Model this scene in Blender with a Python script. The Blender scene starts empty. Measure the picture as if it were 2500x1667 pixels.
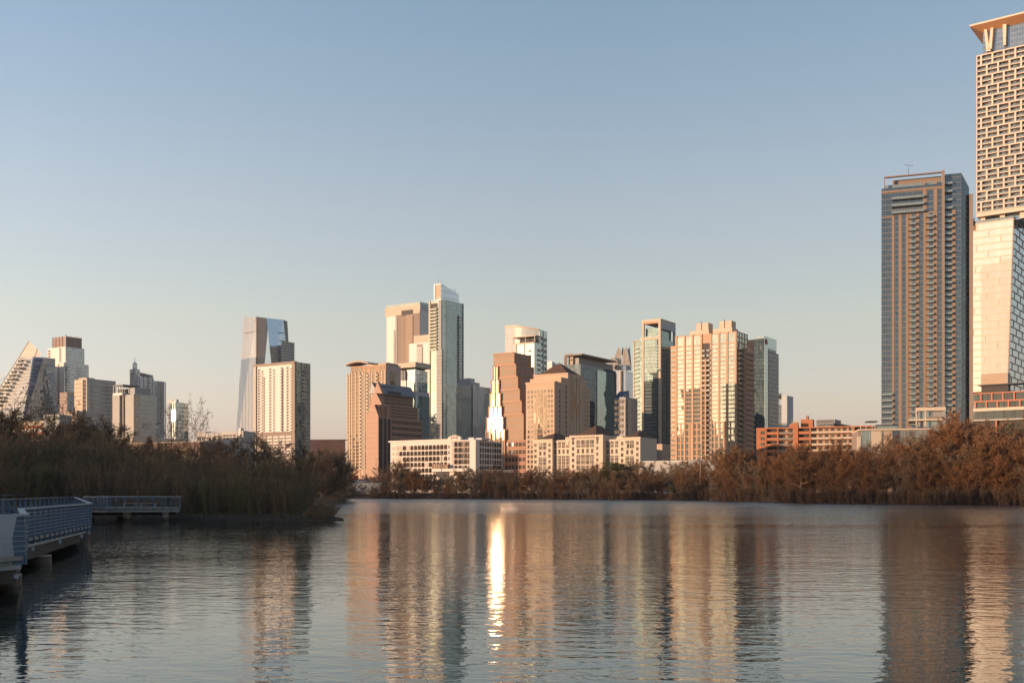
import bpy, math, random
from mathutils import Vector, Matrix
R = math.radians
FX = 2600.0; CX = 1250.0; HY = 1197.0; CAMH = 3.2
S = bpy.context.scene
COL = S.collection
SUN_EL = 3.85; SUN_AZ = 66.9          # degrees; azimuth measured from -Y towards -X

# ------------------------------------------------------------------ camera
cam = bpy.data.cameras.new("camera"); cam_o = bpy.data.objects.new("camera", cam); COL.objects.link(cam_o)
cam_o.location = (0, 0, CAMH); cam_o.rotation_euler = (R(90), 0, 0)
cam.sensor_width = 36.0; cam.lens = 36.0 * FX / 2500.0
cam.shift_x = 0.0; cam.shift_y = (HY - 833.5) / 2500.0
cam.clip_start = 0.5; cam.clip_end = 30000
S.camera = cam_o

# ------------------------------------------------------------------ render settings
S.view_settings.view_transform = 'Standard'; S.view_settings.look = 'None'
S.view_settings.exposure = 1.33; S.view_settings.gamma = 1.0
S.render.engine = 'CYCLES'
cy = S.cycles
cy.use_denoising = True
try: cy.denoiser = 'OPENIMAGEDENOISE'
except Exception: pass
cy.max_bounces = 5; cy.glossy_bounces = 4; cy.diffuse_bounces = 2; cy.transmission_bounces = 2
cy.sample_clamp_indirect = 40.0; cy.sample_clamp_direct = 0
cy.use_adaptive_sampling = True; cy.adaptive_threshold = 0.012
cy.blur_glossy = 0.0

# ------------------------------------------------------------------ world + sun
W = bpy.data.worlds.new("World"); S.world = W; W.use_nodes = True
nt = W.node_tree; nt.nodes.clear()
sky = nt.nodes.new('ShaderNodeTexSky'); sky.sky_type = 'NISHITA'; sky.sun_disc = False
sky.sun_elevation = R(SUN_EL)
sd = Vector((-math.sin(R(SUN_AZ)), -math.cos(R(SUN_AZ)), 0))
sky.sun_rotation = math.atan2(sd.x, sd.y) % (2 * math.pi)
sky.altitude = 100; sky.air_density = 1.0; sky.dust_density = 0.9; sky.ozone_density = 1.3
bg = nt.nodes.new('ShaderNodeBackground'); bg.inputs['Strength'].default_value = 0.15
wo = nt.nodes.new('ShaderNodeOutputWorld')
SKYMIX = True
if SKYMIX:
    tc = nt.nodes.new('ShaderNodeTexCoord'); sx = nt.nodes.new('ShaderNodeSeparateXYZ')
    nt.links.new(tc.outputs['Generated'], sx.inputs[0])
    ramp = nt.nodes.new('ShaderNodeValToRGB')
    nt.links.new(sx.outputs['Z'], ramp.inputs[0])
    cr = ramp.color_ramp
    SK = [(0.0, .90, .96, 2.9), (.037, .87, .82, 1.85), (.055, .90, .79, 1.45), (.08, 1.01, .845, 1.17), (.15, 1.15, .93, .96), (.26, 1.21, .985, 1.01), (.42, 1.03, .99, 1.04)]
    while len(cr.elements) > 1: cr.elements.remove(cr.elements[-1])
    for i, (p_, r_, g_, b_) in enumerate(SK):
        e = cr.elements[0] if i == 0 else cr.elements.new(p_)
        e.position = p_; e.color = (r_, g_, b_, 1)
    mul = nt.nodes.new('ShaderNodeMix'); mul.data_type = 'RGBA'; mul.blend_type = 'MULTIPLY'
    mul.inputs[0].default_value = 1.0
    nt.links.new(sky.outputs[0], mul.inputs[6]); nt.links.new(ramp.outputs[0], mul.inputs[7])
    dt = nt.nodes.new('ShaderNodeVectorMath'); dt.operation = 'DOT_PRODUCT'
    nt.links.new(tc.outputs['Generated'], dt.inputs[0]); dt.inputs[1].default_value = (sd.x, sd.y, 0.07)
    dd = mth0 = nt.nodes.new('ShaderNodeMath'); dd.operation = 'MULTIPLY_ADD'; nt.links.new(dt.outputs['Value'], dd.inputs[0]); dd.inputs[1].default_value = .5; dd.inputs[2].default_value = .5
    mr = nt.nodes.new('ShaderNodeValToRGB'); nt.links.new(dd.outputs[0], mr.inputs[0])
    cr = mr.color_ramp
    while len(cr.elements) > 1: cr.elements.remove(cr.elements[-1])
    for i, (d_, v_) in enumerate([(-.85, .72), (-.39, .97), (-.1, 1.22), (.05, 1.32), (.16, 1.2), (.5, .75), (.88, .40), (.965, .50), (1.0, .80)]):
        e = cr.elements[0] if i == 0 else cr.elements.new(d_ * .5 + .5)
        e.position = d_ * .5 + .5; k_ = max(0.0, d_); e.color = (v_ * (1 - .18 * k_), v_ * (1 + .05 * k_), v_ * (1 + .35 * k_), 1)
    m3 = nt.nodes.new('ShaderNodeMix'); m3.data_type = 'RGBA'; m3.blend_type = 'MULTIPLY'; m3.inputs[0].default_value = 1.0
    nt.links.new(mul.outputs[2], m3.inputs[6]); nt.links.new(mr.outputs[0], m3.inputs[7]); nt.links.new(m3.outputs[2], bg.inputs[0])
else:
    nt.links.new(sky.outputs[0], bg.inputs[0])
nt.links.new(bg.outputs[0], wo.inputs[0])
sun = bpy.data.lights.new("sun", 'SUN'); sun.energy = 2.9; sun.angle = R(0.53); sun.color = (1.0, 0.67, 0.43)
sun_o = bpy.data.objects.new("sun", sun); COL.objects.link(sun_o)
tosun = Vector((sd.x * math.cos(R(SUN_EL)), sd.y * math.cos(R(SUN_EL)), math.sin(R(SUN_EL))))
sun_o.rotation_mode = 'QUATERNION'; sun_o.rotation_quaternion = tosun.to_track_quat('Z', 'Y')
sun_o.location = (-60, -30, 80)

# ------------------------------------------------------------------ materials
def newmat(name):
    m = bpy.data.materials.new(name); m.use_nodes = True
    n = m.node_tree.nodes; n.clear()
    o = n.new('ShaderNodeOutputMaterial'); p = n.new('ShaderNodeBsdfPrincipled')
    m.node_tree.links.new(p.outputs[0], o.inputs[0])
    return m, m.node_tree, p
def mth(nt, op, a, b=None, c=None):
    n = nt.nodes.new('ShaderNodeMath'); n.operation = op
    for i, v in enumerate((a, b, c)):
        if v is None: continue
        if isinstance(v, (int, float)): n.inputs[i].default_value = v
        else: nt.links.new(v, n.inputs[i])
    return n.outputs[0]
def mixc(nt, f, a, b, bt='MIX'):
    n = nt.nodes.new('ShaderNodeMix'); n.data_type = 'RGBA'; n.blend_type = bt
    for i, v in ((0, f), (6, a), (7, b)):
        if isinstance(v, (int, float)): n.inputs[i].default_value = v
        elif isinstance(v, tuple): n.inputs[i].default_value = (v[0], v[1], v[2], 1)
        else: nt.links.new(v, n.inputs[i])
    return n.outputs[2]
def matte(name, col, rough=0.8, var=0.12, scale=0.25, joint=0.0, jcol=0.7, metal=0.0, jv=0.0):
    """plain surface with blotchy wear and optional panel joints every `joint` metres"""
    m, nt, p = newmat(name)
    tc = nt.nodes.new('ShaderNodeTexCoord')
    nz = nt.nodes.new('ShaderNodeTexNoise'); nz.inputs['Scale'].default_value = scale; nz.inputs['Detail'].default_value = 5
    nt.links.new(tc.outputs['Object'], nz.inputs['Vector'])
    f = mth(nt, 'MULTIPLY_ADD', nz.outputs[0], 2 * var, 1 - var)
    if joint:
        sp = nt.nodes.new('ShaderNodeSeparateXYZ'); nt.links.new(tc.outputs['Object'], sp.inputs[0])
        fr = mth(nt, 'FRACT', mth(nt, 'DIVIDE', sp.outputs[2], joint))
        lt = mth(nt, 'LESS_THAN', fr, 0.10)
        f = mth(nt, 'MULTIPLY', f, mth(nt, 'MULTIPLY_ADD', lt, jcol - 1, 1.0))
        if jv:
            u = mth(nt, 'ADD', sp.outputs[0], sp.outputs[1])
            fr2 = mth(nt, 'FRACT', mth(nt, 'DIVIDE', u, jv))
            f = mth(nt, 'MULTIPLY', f, mth(nt, 'MULTIPLY_ADD', mth(nt, 'LESS_THAN', fr2, 0.08), jcol - 1, 1.0))
    c = nt.nodes.new('ShaderNodeVectorMath'); c.operation = 'SCALE'
    c.inputs[0].default_value = col; nt.links.new(f, c.inputs['Scale'])
    nt.links.new(c.outputs[0], p.inputs['Base Color'])
    p.inputs['Roughness'].default_value = rough; p.inputs['Metallic'].default_value = metal
    return m
def glass(name, tint, metallic=0.7, rough=0.02, pw=1.5, ph=3.6, mw=0.08, mcol=(0.35, 0.35, 0.35), bh=0.5,
          bcol=None, wob=0.012, var=0.35, big=0.006, mull_rough=0.6, spandrel=None, spf=0.28, spec=0.5):
    """coated curtain-wall glass: panes with their own tilt and tone, mullions and floor bands"""
    m, nt, p = newmat(name)
    tc = nt.nodes.new('ShaderNodeTexCoord'); sp = nt.nodes.new('ShaderNodeSeparateXYZ')
    nt.links.new(tc.outputs['Object'], sp.inputs[0])
    u = mth(nt, 'DIVIDE', mth(nt, 'ADD', sp.outputs[0], sp.outputs[1]), pw)
    v = mth(nt, 'DIVIDE', sp.outputs[2], ph)
    fu = mth(nt, 'FRACT', u); fv = mth(nt, 'FRACT', v)
    cb = nt.nodes.new('ShaderNodeCombineXYZ')
    nt.links.new(mth(nt, 'FLOOR', u), cb.inputs[0]); nt.links.new(mth(nt, 'FLOOR', v), cb.inputs[1])
    wn = nt.nodes.new('ShaderNodeTexWhiteNoise'); wn.noise_dimensions = '3D'; nt.links.new(cb.outputs[0], wn.inputs[0])
    mu = mth(nt, 'LESS_THAN', fu, mw / pw) if mw > 0 else None
    mb = mth(nt, 'LESS_THAN', fv, bh / ph) if bh > 0 else None
    tone = mth(nt, 'MULTIPLY_ADD', wn.outputs[0], -var, 1.0)
    c = nt.nodes.new('ShaderNodeVectorMath'); c.operation = 'SCALE'; c.inputs[0].default_value = tint
    nt.links.new(tone, c.inputs['Scale'])
    colr = c.outputs[0]
    if spandrel:
        colr = mixc(nt, mth(nt, 'LESS_THAN', fv, spf), colr, spandrel)
    mask = None
    if mb is not None:
        colr = mixc(nt, mb, colr, bcol or mcol); mask = mb
    if mu is not None:
        colr = mixc(nt, mu, colr, mcol); mask = mu if mask is None else mth(nt, 'MAXIMUM', mask, mu)
    nt.links.new(colr, p.inputs['Base Color'])
    if mask is not None:
        nt.links.new(mth(nt, 'MULTIPLY_ADD', mask, -metallic, metallic), p.inputs['Metallic'])
        nt.links.new(mth(nt, 'MULTIPLY_ADD', mask, mull_rough - rough, rough), p.inputs['Roughness'])
    else:
        p.inputs['Metallic'].default_value = metallic; p.inputs['Roughness'].default_value = rough
    # tilt of each pane + slow waviness
    p.inputs['Specular IOR Level'].default_value = spec
    g = nt.nodes.new('ShaderNodeNewGeometry')
    a = nt.nodes.new('ShaderNodeVectorMath'); a.operation = 'SUBTRACT'
    nt.links.new(wn.outputs[1], a.inputs[0]); a.inputs[1].default_value = (.5, .5, .5)
    s = nt.nodes.new('ShaderNodeVectorMath'); s.operation = 'SCALE'; nt.links.new(a.outputs[0], s.inputs[0])
    s.inputs['Scale'].default_value = wob
    nz = nt.nodes.new('ShaderNodeTexNoise'); nz.inputs['Scale'].default_value = 0.12; nz.inputs['Detail'].default_value = 2
    nt.links.new(tc.outputs['Object'], nz.inputs['Vector'])
    a2 = nt.nodes.new('ShaderNodeVectorMath'); a2.operation = 'SUBTRACT'
    nt.links.new(nz.outputs[1], a2.inputs[0]); a2.inputs[1].default_value = (.5, .5, .5)
    s2 = nt.nodes.new('ShaderNodeVectorMath'); s2.operation = 'SCALE'; nt.links.new(a2.outputs[0], s2.inputs[0])
    s2.inputs['Scale'].default_value = big * 3
    t = nt.nodes.new('ShaderNodeVectorMath'); t.operation = 'ADD'
    nt.links.new(s.outputs[0], t.inputs[0]); nt.links.new(s2.outputs[0], t.inputs[1])
    t2 = nt.nodes.new('ShaderNodeVectorMath'); t2.operation = 'ADD'
    nt.links.new(t.outputs[0], t2.inputs[0]); nt.links.new(g.outputs['Normal'], t2.inputs[1])
    nn = nt.nodes.new('ShaderNodeVectorMath'); nn.operation = 'NORMALIZE'; nt.links.new(t2.outputs[0], nn.inputs[0])
    nt.links.new(nn.outputs[0], p.inputs['Normal'])
    return m

# ------------------------------------------------------------------ mesh builder
class MB:
    def __init__(s): s.v = []; s.f = []; s.mi = []; s.ms = []
    def mat(s, m):
        if m not in s.ms: s.ms.append(m)
        return s.ms.index(m)
    def poly(s, pts, m):
        k = len(s.v); s.v.extend([tuple(p) for p in pts]); s.f.append(tuple(range(k, k + len(pts)))); s.mi.append(s.mat(m))
    def faces(s, vs, fs, m):
        k = len(s.v); s.v.extend([tuple(p) for p in vs]); i = s.mat(m)
        for f in fs: s.f.append(tuple(k + j for j in f)); s.mi.append(i)
    def box(s, x0, x1, y0, y1, z0, z1, m):
        if x1 < x0: x0, x1 = x1, x0
        if y1 < y0: y0, y1 = y1, y0
        if z1 < z0: z0, z1 = z1, z0
        s.faces([(x0, y0, z0), (x1, y0, z0), (x1, y1, z0), (x0, y1, z0), (x0, y0, z1), (x1, y0, z1), (x1, y1, z1), (x0, y1, z1)],
                [(0, 3, 2, 1), (4, 5, 6, 7), (0, 1, 5, 4), (1, 2, 6, 5), (2, 3, 7, 6), (3, 0, 4, 7)], m)
    def prism(s, pts, z0, z1, m, mtop=None):
        """pts: plan polygon (x,y); z1 may be a list of per-vertex heights"""
        n = len(pts); z1s = z1 if isinstance(z1, (list, tuple)) else [z1] * n
        ar = sum(pts[i][0] * pts[(i + 1) % n][1] - pts[(i + 1) % n][0] * pts[i][1] for i in range(n))
        if ar < 0: pts = pts[::-1]; z1s = z1s[::-1]
        vs = [(p[0], p[1], z0) for p in pts] + [(p[0], p[1], z) for p, z in zip(pts, z1s)]
        s.faces(vs, [(i, (i + 1) % n, n + (i + 1) % n, n + i) for i in range(n)] + [tuple(range(n - 1, -1, -1))], m)
        s.poly([(p[0], p[1], z) for p, z in zip(pts, z1s)], mtop or m)
    def hull(s, front, back, m):
        """closed solid between two matching outlines (front seen counter-clockwise or not)"""
        n = len(front); vs = list(front) + list(back)
        s.faces(vs, [tuple(range(n)), tuple(range(2 * n - 1, n - 1, -1))] + [(i, n + i, n + (i + 1) % n, (i + 1) % n) for i in range(n)], m)
    def tube(s, p, q, r0, r1, m, n=6, cap=False):
        p = Vector(p); q = Vector(q); d = (q - p)
        if d.length < 1e-6: return
        d.normalize(); a = d.orthogonal().normalized(); b = d.cross(a)
        vs = []
        for c, r in ((p, r0), (q, r1)):
            for i in range(n):
                t = 2 * math.pi * i / n; vs.append(c + a * (math.cos(t) * r) + b * (math.sin(t) * r))
        fs = [(i, (i + 1) % n, n + (i + 1) % n, n + i) for i in range(n)]
        if cap: fs += [tuple(range(n - 1, -1, -1)), tuple(range(n, 2 * n))]
        s.faces(vs, fs, m)
    def add(s, o):
        k = len(s.v); s.v.extend(o.v)
        mp = [s.mat(m) for m in o.ms]
        for f, i in zip(o.f, o.mi): s.f.append(tuple(k + j for j in f)); s.mi.append(mp[i])
    def build(s, name, parent=None, fix=False):
        me = bpy.data.meshes.new(name); me.from_pydata(s.v, [], s.f)
        for m in s.ms: me.materials.append(m)
        me.polygons.foreach_set('material_index', s.mi)
        if fix:
            import bmesh
            bm = bmesh.new(); bm.from_mesh(me); bmesh.ops.remove_doubles(bm, verts=bm.verts, dist=0.002)
            bmesh.ops.recalc_face_normals(bm, faces=bm.faces); bm.to_mesh(me); bm.free()
        me.update()
        o = bpy.data.objects.new(name, me); COL.objects.link(o)
        if parent is not None: o.parent = parent
        return o
def tag(o, label=None, cat=None, group=None, kind=None):
    if label: o['label'] = label
    if cat: o['category'] = cat
    if group: o['group'] = group
    if kind: o['kind'] = kind
    return o
def empty(name, loc=(0, 0, 0), rz=0.0):
    o = bpy.data.objects.new(name, None); COL.objects.link(o); o.location = loc; o.rotation_euler = (0, 0, rz)
    o.empty_display_size = 2
    return o
def at(px, Y): return (px - CX) / FX * Y
def zat(py, Y): return CAMH + (HY - py) / FX * Y
GZ = 2.0                                  # level of the city ground
GRID = 33.0                               # azimuth of the street grid's sunlit faces

class B:
    """a building: local x runs along its right face (t), local y along its left, sunlit face (s)"""
    def __init__(s, name, label, cat, xc, D, n=GRID, group=None):
        s.n = R(n); s.C = (at(xc, D), D); s.xc = xc; s.D = D
        s.o = empty(name, (s.C[0], s.C[1], 0.0), math.pi / 2 - s.n)
        tag(s.o, label, cat, group); s.items = {}
    def loc(s, px, Y, py):
        """local point of the place seen at pixel px,py at depth Y"""
        X = at(px, Y) - s.C[0]; y = Y - s.C[1]
        t = X * math.sin(s.n) + y * math.cos(s.n); q = -X * math.cos(s.n) + y * math.sin(s.n)
        return (t, q, zat(py, Y))
    def L(s, off=0.0): return F(s, 'L', off)
    def Rt(s, off=0.0): return F(s, 'R', off)
    def zc(s, py): return zat(py, s.D)
    def part(s, name, mb, label=None, parent=None, fix=False, kind=None):
        if not mb.f: return None
        o = mb.build(name, parent or s.o, fix)
        if label: o['label'] = label
        if kind: o['kind'] = kind
        return o
    def box(s, name, t0, t1, s0, s1, z0, z1, m, label=None):
        mb = MB(); mb.box(t0, t1, s0, s1, z0, z1, m); return s.part(name, mb, label)
    def item(s, name, mb): s.items.setdefault(name, []).append(mb)
    def done(s, lim=100):
        for name, l in s.items.items():
            for mb in l[:lim]: mb.build(name, s.o)
            if len(l) > lim:
                r = MB()
                for mb in l[lim:]: r.add(mb)
                tag(r.build(name, s.o), kind='stuff')
        s.items = {}
class F:
    def __init__(s, b, k, off): s.b = b; s.k = k; s.off = off
    def a(s, px):
        k = (px - CX) / FX; n = s.b.n; cx, cy_ = s.b.C
        if s.k == 'L':
            cx += s.off * math.sin(n); cy_ += s.off * math.cos(n)
            return (cx - k * cy_) / (math.cos(n) + k * math.sin(n))
        cx += -s.off * math.cos(n); cy_ += s.off * math.sin(n)
        return (k * cy_ - cx) / (math.sin(n) - k * math.cos(n))
    def Y(s, px):
        a = s.a(px); n = s.b.n
        return s.b.C[1] + (s.off * math.cos(n) + a * math.sin(n) if s.k == 'L' else s.off * math.sin(n) + a * math.cos(n))
    def z(s, px, py): return zat(py, s.Y(px))
    def box(s, mb, a0, a1, z0, z1, d0, d1, m):
        if s.k == 'L': mb.box(s.off - d1, s.off - d0, a0, a1, z0, z1, m)
        else: mb.box(a0, a1, s.off - d1, s.off - d0, z0, z1, m)
    def pbox(s, mb, p0, p1, z0, z1, d0, d1, m): s.box(mb, s.a(p0), s.a(p1), z0, z1, d0, d1, m)
    def pt(s, a, z, d=0.0): return (s.off - d, a, z) if s.k == 'L' else (a, s.off - d, z)
    def wins(s, a0, a1, z0, z1, nc, nr, m, wf=0.6, hf=0.6, d=0.08, d0=0.0, name='window', skip=None, arch=False, zoff=0.5):
        if a1 < a0: a0, a1 = a1, a0
        cw = (a1 - a0) / nc; ch = (z1 - z0) / nr
        for r in range(nr - 1, -1, -1):
            for c in range(nc):
                if skip and skip(c, r): continue
                mb = MB(); mm = m(c, r) if callable(m) else m
                x0 = a0 + cw * (c + 0.5 - wf / 2); x1 = x0 + cw * wf
                y0 = z0 + ch * (r + (1 - hf) * zoff); y1 = y0 + ch * hf
                if arch:
                    w = x1 - x0; h = y1 - y0
                    prof = [(x0, y0), (x1, y0), (x1, y1 - h * .30), (x1 - w * .06, y1 - h * .12), (x1 - w * .2, y1), (x0 + w * .2, y1), (x0 + w * .06, y1 - h * .12), (x0, y1 - h * .30)]
                    fr = [s.pt(a, z, d0 + d) for a, z in prof]; bk = [s.pt(a, z, d0 - .02) for a, z in prof]
                    if s.k == 'L': fr = fr[::-1]; bk = bk[::-1]
                    mb.hull(fr, bk, mm)
                else: s.box(mb, x0, x1, y0, y1, d0, d0 + d, mm)
                s.b.item(name, mb)
    def grid(s, mb, a0, a1, z0, z1, nc, nr, pw, bh, d, m, ends=True):
        """piers and floor bands standing proud of the face, butted at their crossings"""
        if a1 < a0: a0, a1 = a1, a0
        cw = (a1 - a0) / max(nc, 1); ch = (z1 - z0) / max(nr, 1)
        if pw:
            for c in range(0 if ends else 1, nc + (1 if ends else 0)): s.box(mb, a0 + c * cw - pw / 2, a0 + c * cw + pw / 2, z0, z1, 0, d, m)
        if bh:
            for r in range(nr + 1): s.box(mb, a0 - (pw / 2 if pw else 0), a1 + (pw / 2 if pw else 0), z0 + r * ch - bh / 2, z0 + r * ch + bh / 2, 0, d + 0.02, m)
    def balc(s, a0, a1, zs, depth, slab, rail, h=1.1, sl=0.28, rd=0.05, gap=0.0, name='balcony', d0=0.0):
        for z in zs:
            mb = MB(); s.box(mb, a0, a1, z - sl, z, d0, d0 + depth, slab)
            s.box(mb, a0, a1, z + gap, z + h, d0 + depth - rd, d0 + depth, rail)
            s.b.item(name, mb)
def levels(z0, z1, n): return [z0 + (z1 - z0) * i / n for i in range(n)]
def text_part(s, body, face, a, z, size, m, parent, d=0.1, name='lettering', sx=1.0, extr=0.05):
    cu = bpy.data.curves.new(name, 'FONT'); cu.body = body; cu.size = size; cu.extrude = extr; cu.align_x = 'CENTER'
    t = bpy.data.objects.new(name, cu); COL.objects.link(t)
    bpy.context.view_layer.update()
    dg = bpy.context.evaluated_depsgraph_get()
    me = bpy.data.meshes.new_from_object(t.evaluated_get(dg)); bpy.data.objects.remove(t)
    me.materials.clear(); me.materials.append(m)
    o = bpy.data.objects.new(name, me); COL.objects.link(o); o.parent = parent
    o.location = face.pt(a, z, d)
    # reading direction: left face reads towards -y, right face towards +x
    o.rotation_euler = (R(90), 0, R(-90) if face.k == 'L' else 0)
    o.scale = (sx, 1, 1)
    return o
def crop(x0, y0, k): return lambda x, y=0: (x0 + x / k, y0 + y / k)
R1 = crop(0, 800, 4.704); R2 = crop(500, 740, 3.92); R3 = crop(830, 680, 5.6); R4 = crop(830, 900, 5.6); R5 = crop(1180, 780, 5.6)
R6 = crop(1180, 1000, 4.704); S1 = crop(1520, 770, 4.3545); S2 = crop(1830, 980, 5.004); S3 = crop(2130, 400, 4.9)
S4 = crop(2130, 720, 4.611); S5 = crop(2340, 20, 6.03); S6 = crop(2340, 280, 6.03); S7 = crop(2340, 500, 5.6); S8 = crop(2240, 780, 5.6)
T1 = crop(840, 1040, 5.88); T3 = crop(1560, 1040, 5.88); T4 = crop(2240, 900, 9.046); T5 = crop(400, 1030, 7.84); T0 = crop(0, 1000, 7.84)
random.seed(7)
# ================================================================== setting: water, land, hills
def water_mat():
    m, nt, p = newmat("lake_water")
    p.inputs['Base Color'].default_value = (0.010, 0.018, 0.017, 1)
    p.inputs['IOR'].default_value = 1.95
    p.inputs['Specular Tint'].default_value = (0.90, 1.0, 0.93, 1)
    g = nt.nodes.new('ShaderNodeNewGeometry')
    def noise(sx, sy, sc, det, rot=0.0, rough=0.5):
        mp = nt.nodes.new('ShaderNodeMapping'); mp.inputs['Scale'].default_value = (sx, sy, 1); mp.inputs['Rotation'].default_value = (0, 0, R(rot))
        nt.links.new(g.outputs['Position'], mp.inputs['Vector'])
        n = nt.nodes.new('ShaderNodeTexNoise'); n.inputs['Scale'].default_value = sc; n.inputs['Detail'].default_value = det
        n.inputs['Roughness'].default_value = rough
        nt.links.new(mp.outputs[0], n.inputs['Vector']); return n.outputs[0]
    n1 = noise(0.55, 1.0, 2.1, 3, 8)        # ripples, crests lying across the view
    n2 = noise(0.75, 1.0, 6.0, 2, -14)
    n3 = noise(0.6, 1.0, 0.45, 1, 20)
    patch = noise(0.25, 1.0, 0.022, 2, 4)    # wind lanes
    pr = nt.nodes.new('ShaderNodeMapRange'); pr.inputs[1].default_value = 0.40; pr.inputs[2].default_value = 0.62
    pr.inputs[3].default_value = 0.55; pr.inputs[4].default_value = 1.35
    nt.links.new(patch, pr.inputs[0])
    sep = nt.nodes.new('ShaderNodeSeparateXYZ'); nt.links.new(g.outputs['Position'], sep.inputs[0])
    far = nt.nodes.new('ShaderNodeMapRange'); far.inputs[1].default_value = 80; far.inputs[2].default_value = 320
    far.inputs[3].default_value = 1.0; far.inputs[4].default_value = 8.0; lee = mth(nt, 'MULTIPLY_ADD', sep.outputs[0], 0.5, sep.outputs[1]); nt.links.new(lee, far.inputs[0])
    h = mth(nt, 'ADD', mth(nt, 'MULTIPLY', n1, 0.055), mth(nt, 'ADD', mth(nt, 'MULTIPLY', n2, 0.010), mth(nt, 'MULTIPLY', n3, 0.05)))
    h = mth(nt, 'MULTIPLY', mth(nt, 'MULTIPLY', h, pr.outputs[0]), far.outputs[0])
    bp = nt.nodes.new('ShaderNodeBump'); bp.inputs['Strength'].default_value = 1.0; bp.inputs['Distance'].default_value = WATER_BUMP
    nt.links.new(h, bp.inputs['Height']); nt.links.new(bp.outputs[0], p.inputs['Normal'])
    rr = nt.nodes.new('ShaderNodeMapRange'); rr.inputs[1].default_value = 80; rr.inputs[2].default_value = 340
    rr.inputs[3].default_value = 0.02; rr.inputs[4].default_value = 0.26; nt.links.new(lee, rr.inputs[0])
    nt.links.new(rr.outputs[0], p.inputs['Roughness'])
    return m
WATER_BUMP = 0.50
M_water = water_mat()
mb = MB(); mb.poly([(-2500, -900, 0), (2500, -900, 0), (2500, 900, 0), (-2500, 900, 0)], M_water)
tag(mb.build("water"), kind='structure', label='rippled lake water reflecting the lit towers', cat='water')

M_ground = matte("bank_earth", (0.05, 0.035, 0.022), 0.95, 0.4, 0.15)
M_grass = matte("city_ground", (0.14, 0.12, 0.08), 0.95, 0.3, 0.02)
# far shore line: list of (pixel x, distance), water's edge
SHORE = [(-2500, 480), (-800, 470), (300, 460), (700, 450), (860, 438), (1000, 425), (1150, 408), (1300, 395), (1450, 380), (1600, 362), (1700, 345), (1800, 322),
         (1900, 298), (2000, 278), (2120, 264), (2250, 252), (2380, 241), (2500, 232), (2700, 215), (3200, 170), (4500, 120)]
def shoreY(px):
    for (a, ya), (b, yb) in zip(SHORE, SHORE[1:]):
        if a <= px <= b: return ya + (yb - ya) * (px - a) / (b - a)
    return SHORE[-1][1]
mb = MB()
rnd = random.Random(3)
prof = [(-3, -0.6), (0, 0.05), (1.2, 0.55), (5, 1.5), (12, 2.0), (6000, 2.0)]
pxs = []
p = -2500.0
while p <= 4500: pxs.append(p); p += 22 if 800 < p < 2600 else 150
rows = []
for px in pxs:
    Y0 = shoreY(px) + rnd.uniform(-1.2, 1.2)
    rows.append([(at(px, Y0 + d) if d < 100 else at(px, Y0) + (px - CX) / FX * d, Y0 + d, z + (rnd.uniform(-.2, .2) if 0 < d < 100 else 0)) for d, z in prof])
k = len(prof); vs = [v for r in rows for v in r]
mb.faces(vs, [(i * k + j, (i + 1) * k + j, (i + 1) * k + j + 1, i * k + j + 1) for i in range(len(rows) - 1) for j in range(k - 1)], M_ground)
tag(mb.build("ground"), kind='structure', label='bare earth bank and city ground', cat='ground')

# near-left wooded spit: outline of its water edge (pixel, distance)
ISL = [(-1200, 70), (-400, 95), (0, 118), (150, 122), (300, 121), (450, 117), (600, 114.5), (700, 113), (780, 112), (826, 112.5), (850, 114), (846, 118), (820, 122), (795, 130),
       (785, 160), (790, 220), (810, 280), (850, 318), (852, 330), (846, 345), (700, 380), (0, 400), (-1200, 390)]
pts = [(at(p_, Y), Y) for p_, Y in ISL]
cx_ = sum(p_[0] for p_ in pts) / len(pts); cy_ = sum(p_[1] for p_ in pts) / len(pts)
mb = MB(); n = len(pts)
def inset(pt, f): return None
r0 = [(x, y, -0.5) for x, y in pts]
def inw(i, d):
    a = Vector(pts[i - 1]); b = Vector(pts[i]); c = Vector(pts[(i + 1) % n])
    t = (c - a).normalized(); nrm = Vector((-t.y, t.x)); return (b.x + nrm.x * d, b.y + nrm.y * d)
r1 = [inw(i, 0.5) + (0.12,) for i in range(n)]; r2 = [inw(i, 2.0) + (0.55,) for i in range(n)]
mb.faces(r0 + r1 + r2, [(i, (i + 1) % n, n + (i + 1) % n, n + i) for i in range(n)] + [(n + i, n + (i + 1) % n, 2 * n + (i + 1) % n, 2 * n + i) for i in range(n)] + [tuple(range(2 * n, 3 * n))], M_ground)
tag(mb.build("ground"), kind='structure', label='low muddy spit under the near thicket', cat='ground')

# unseen wooded ridge added to shade the near water and mirror in the towers
M_hill = matte("wooded_hill", (0.045, 0.045, 0.032), 1.0, 0.4, 0.004)
def ridge_h(az):   # az degrees from -Y towards -X
    h = 150 + 22 * math.sin(az * 0.21) + 14 * math.sin(az * 0.53 + 1) + 7 * math.sin(az * 1.9)
    f = math.exp(-((az - SUN_AZ) / 26.0) ** 2)
    return h * (1 - f) + (RIDGE_SUN + 3 * math.sin(az * 1.7)) * f
RIDGE_SUN = 221.0  # raised towards the sun so its shadow covers the near water
mb = MB(); rows = []
az = -100.0
while az <= 118:
    f = 1.0 if az < 100 else max(0.05, (118 - az) / 18.0)
    a = R(az); h = ridge_h(az) * f
    h2 = h + rnd.uniform(-2, 2)
    rows.append([(-math.sin(a) * r_, -math.cos(a) * r_, z) for r_, z in ((900, -1.0), (1500, h * .15), (2400, h * .62), (3000, h2), (3800, h * .5), (4600, -2))]); az += 1.0
k = 6; vs = [v for r in rows for v in r]
mb.faces(vs, [(i * k + j, i * k + j + 1, (i + 1) * k + j + 1, (i + 1) * k + j) for i in range(len(rows) - 1) for j in range(k - 1)], M_hill)
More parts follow.
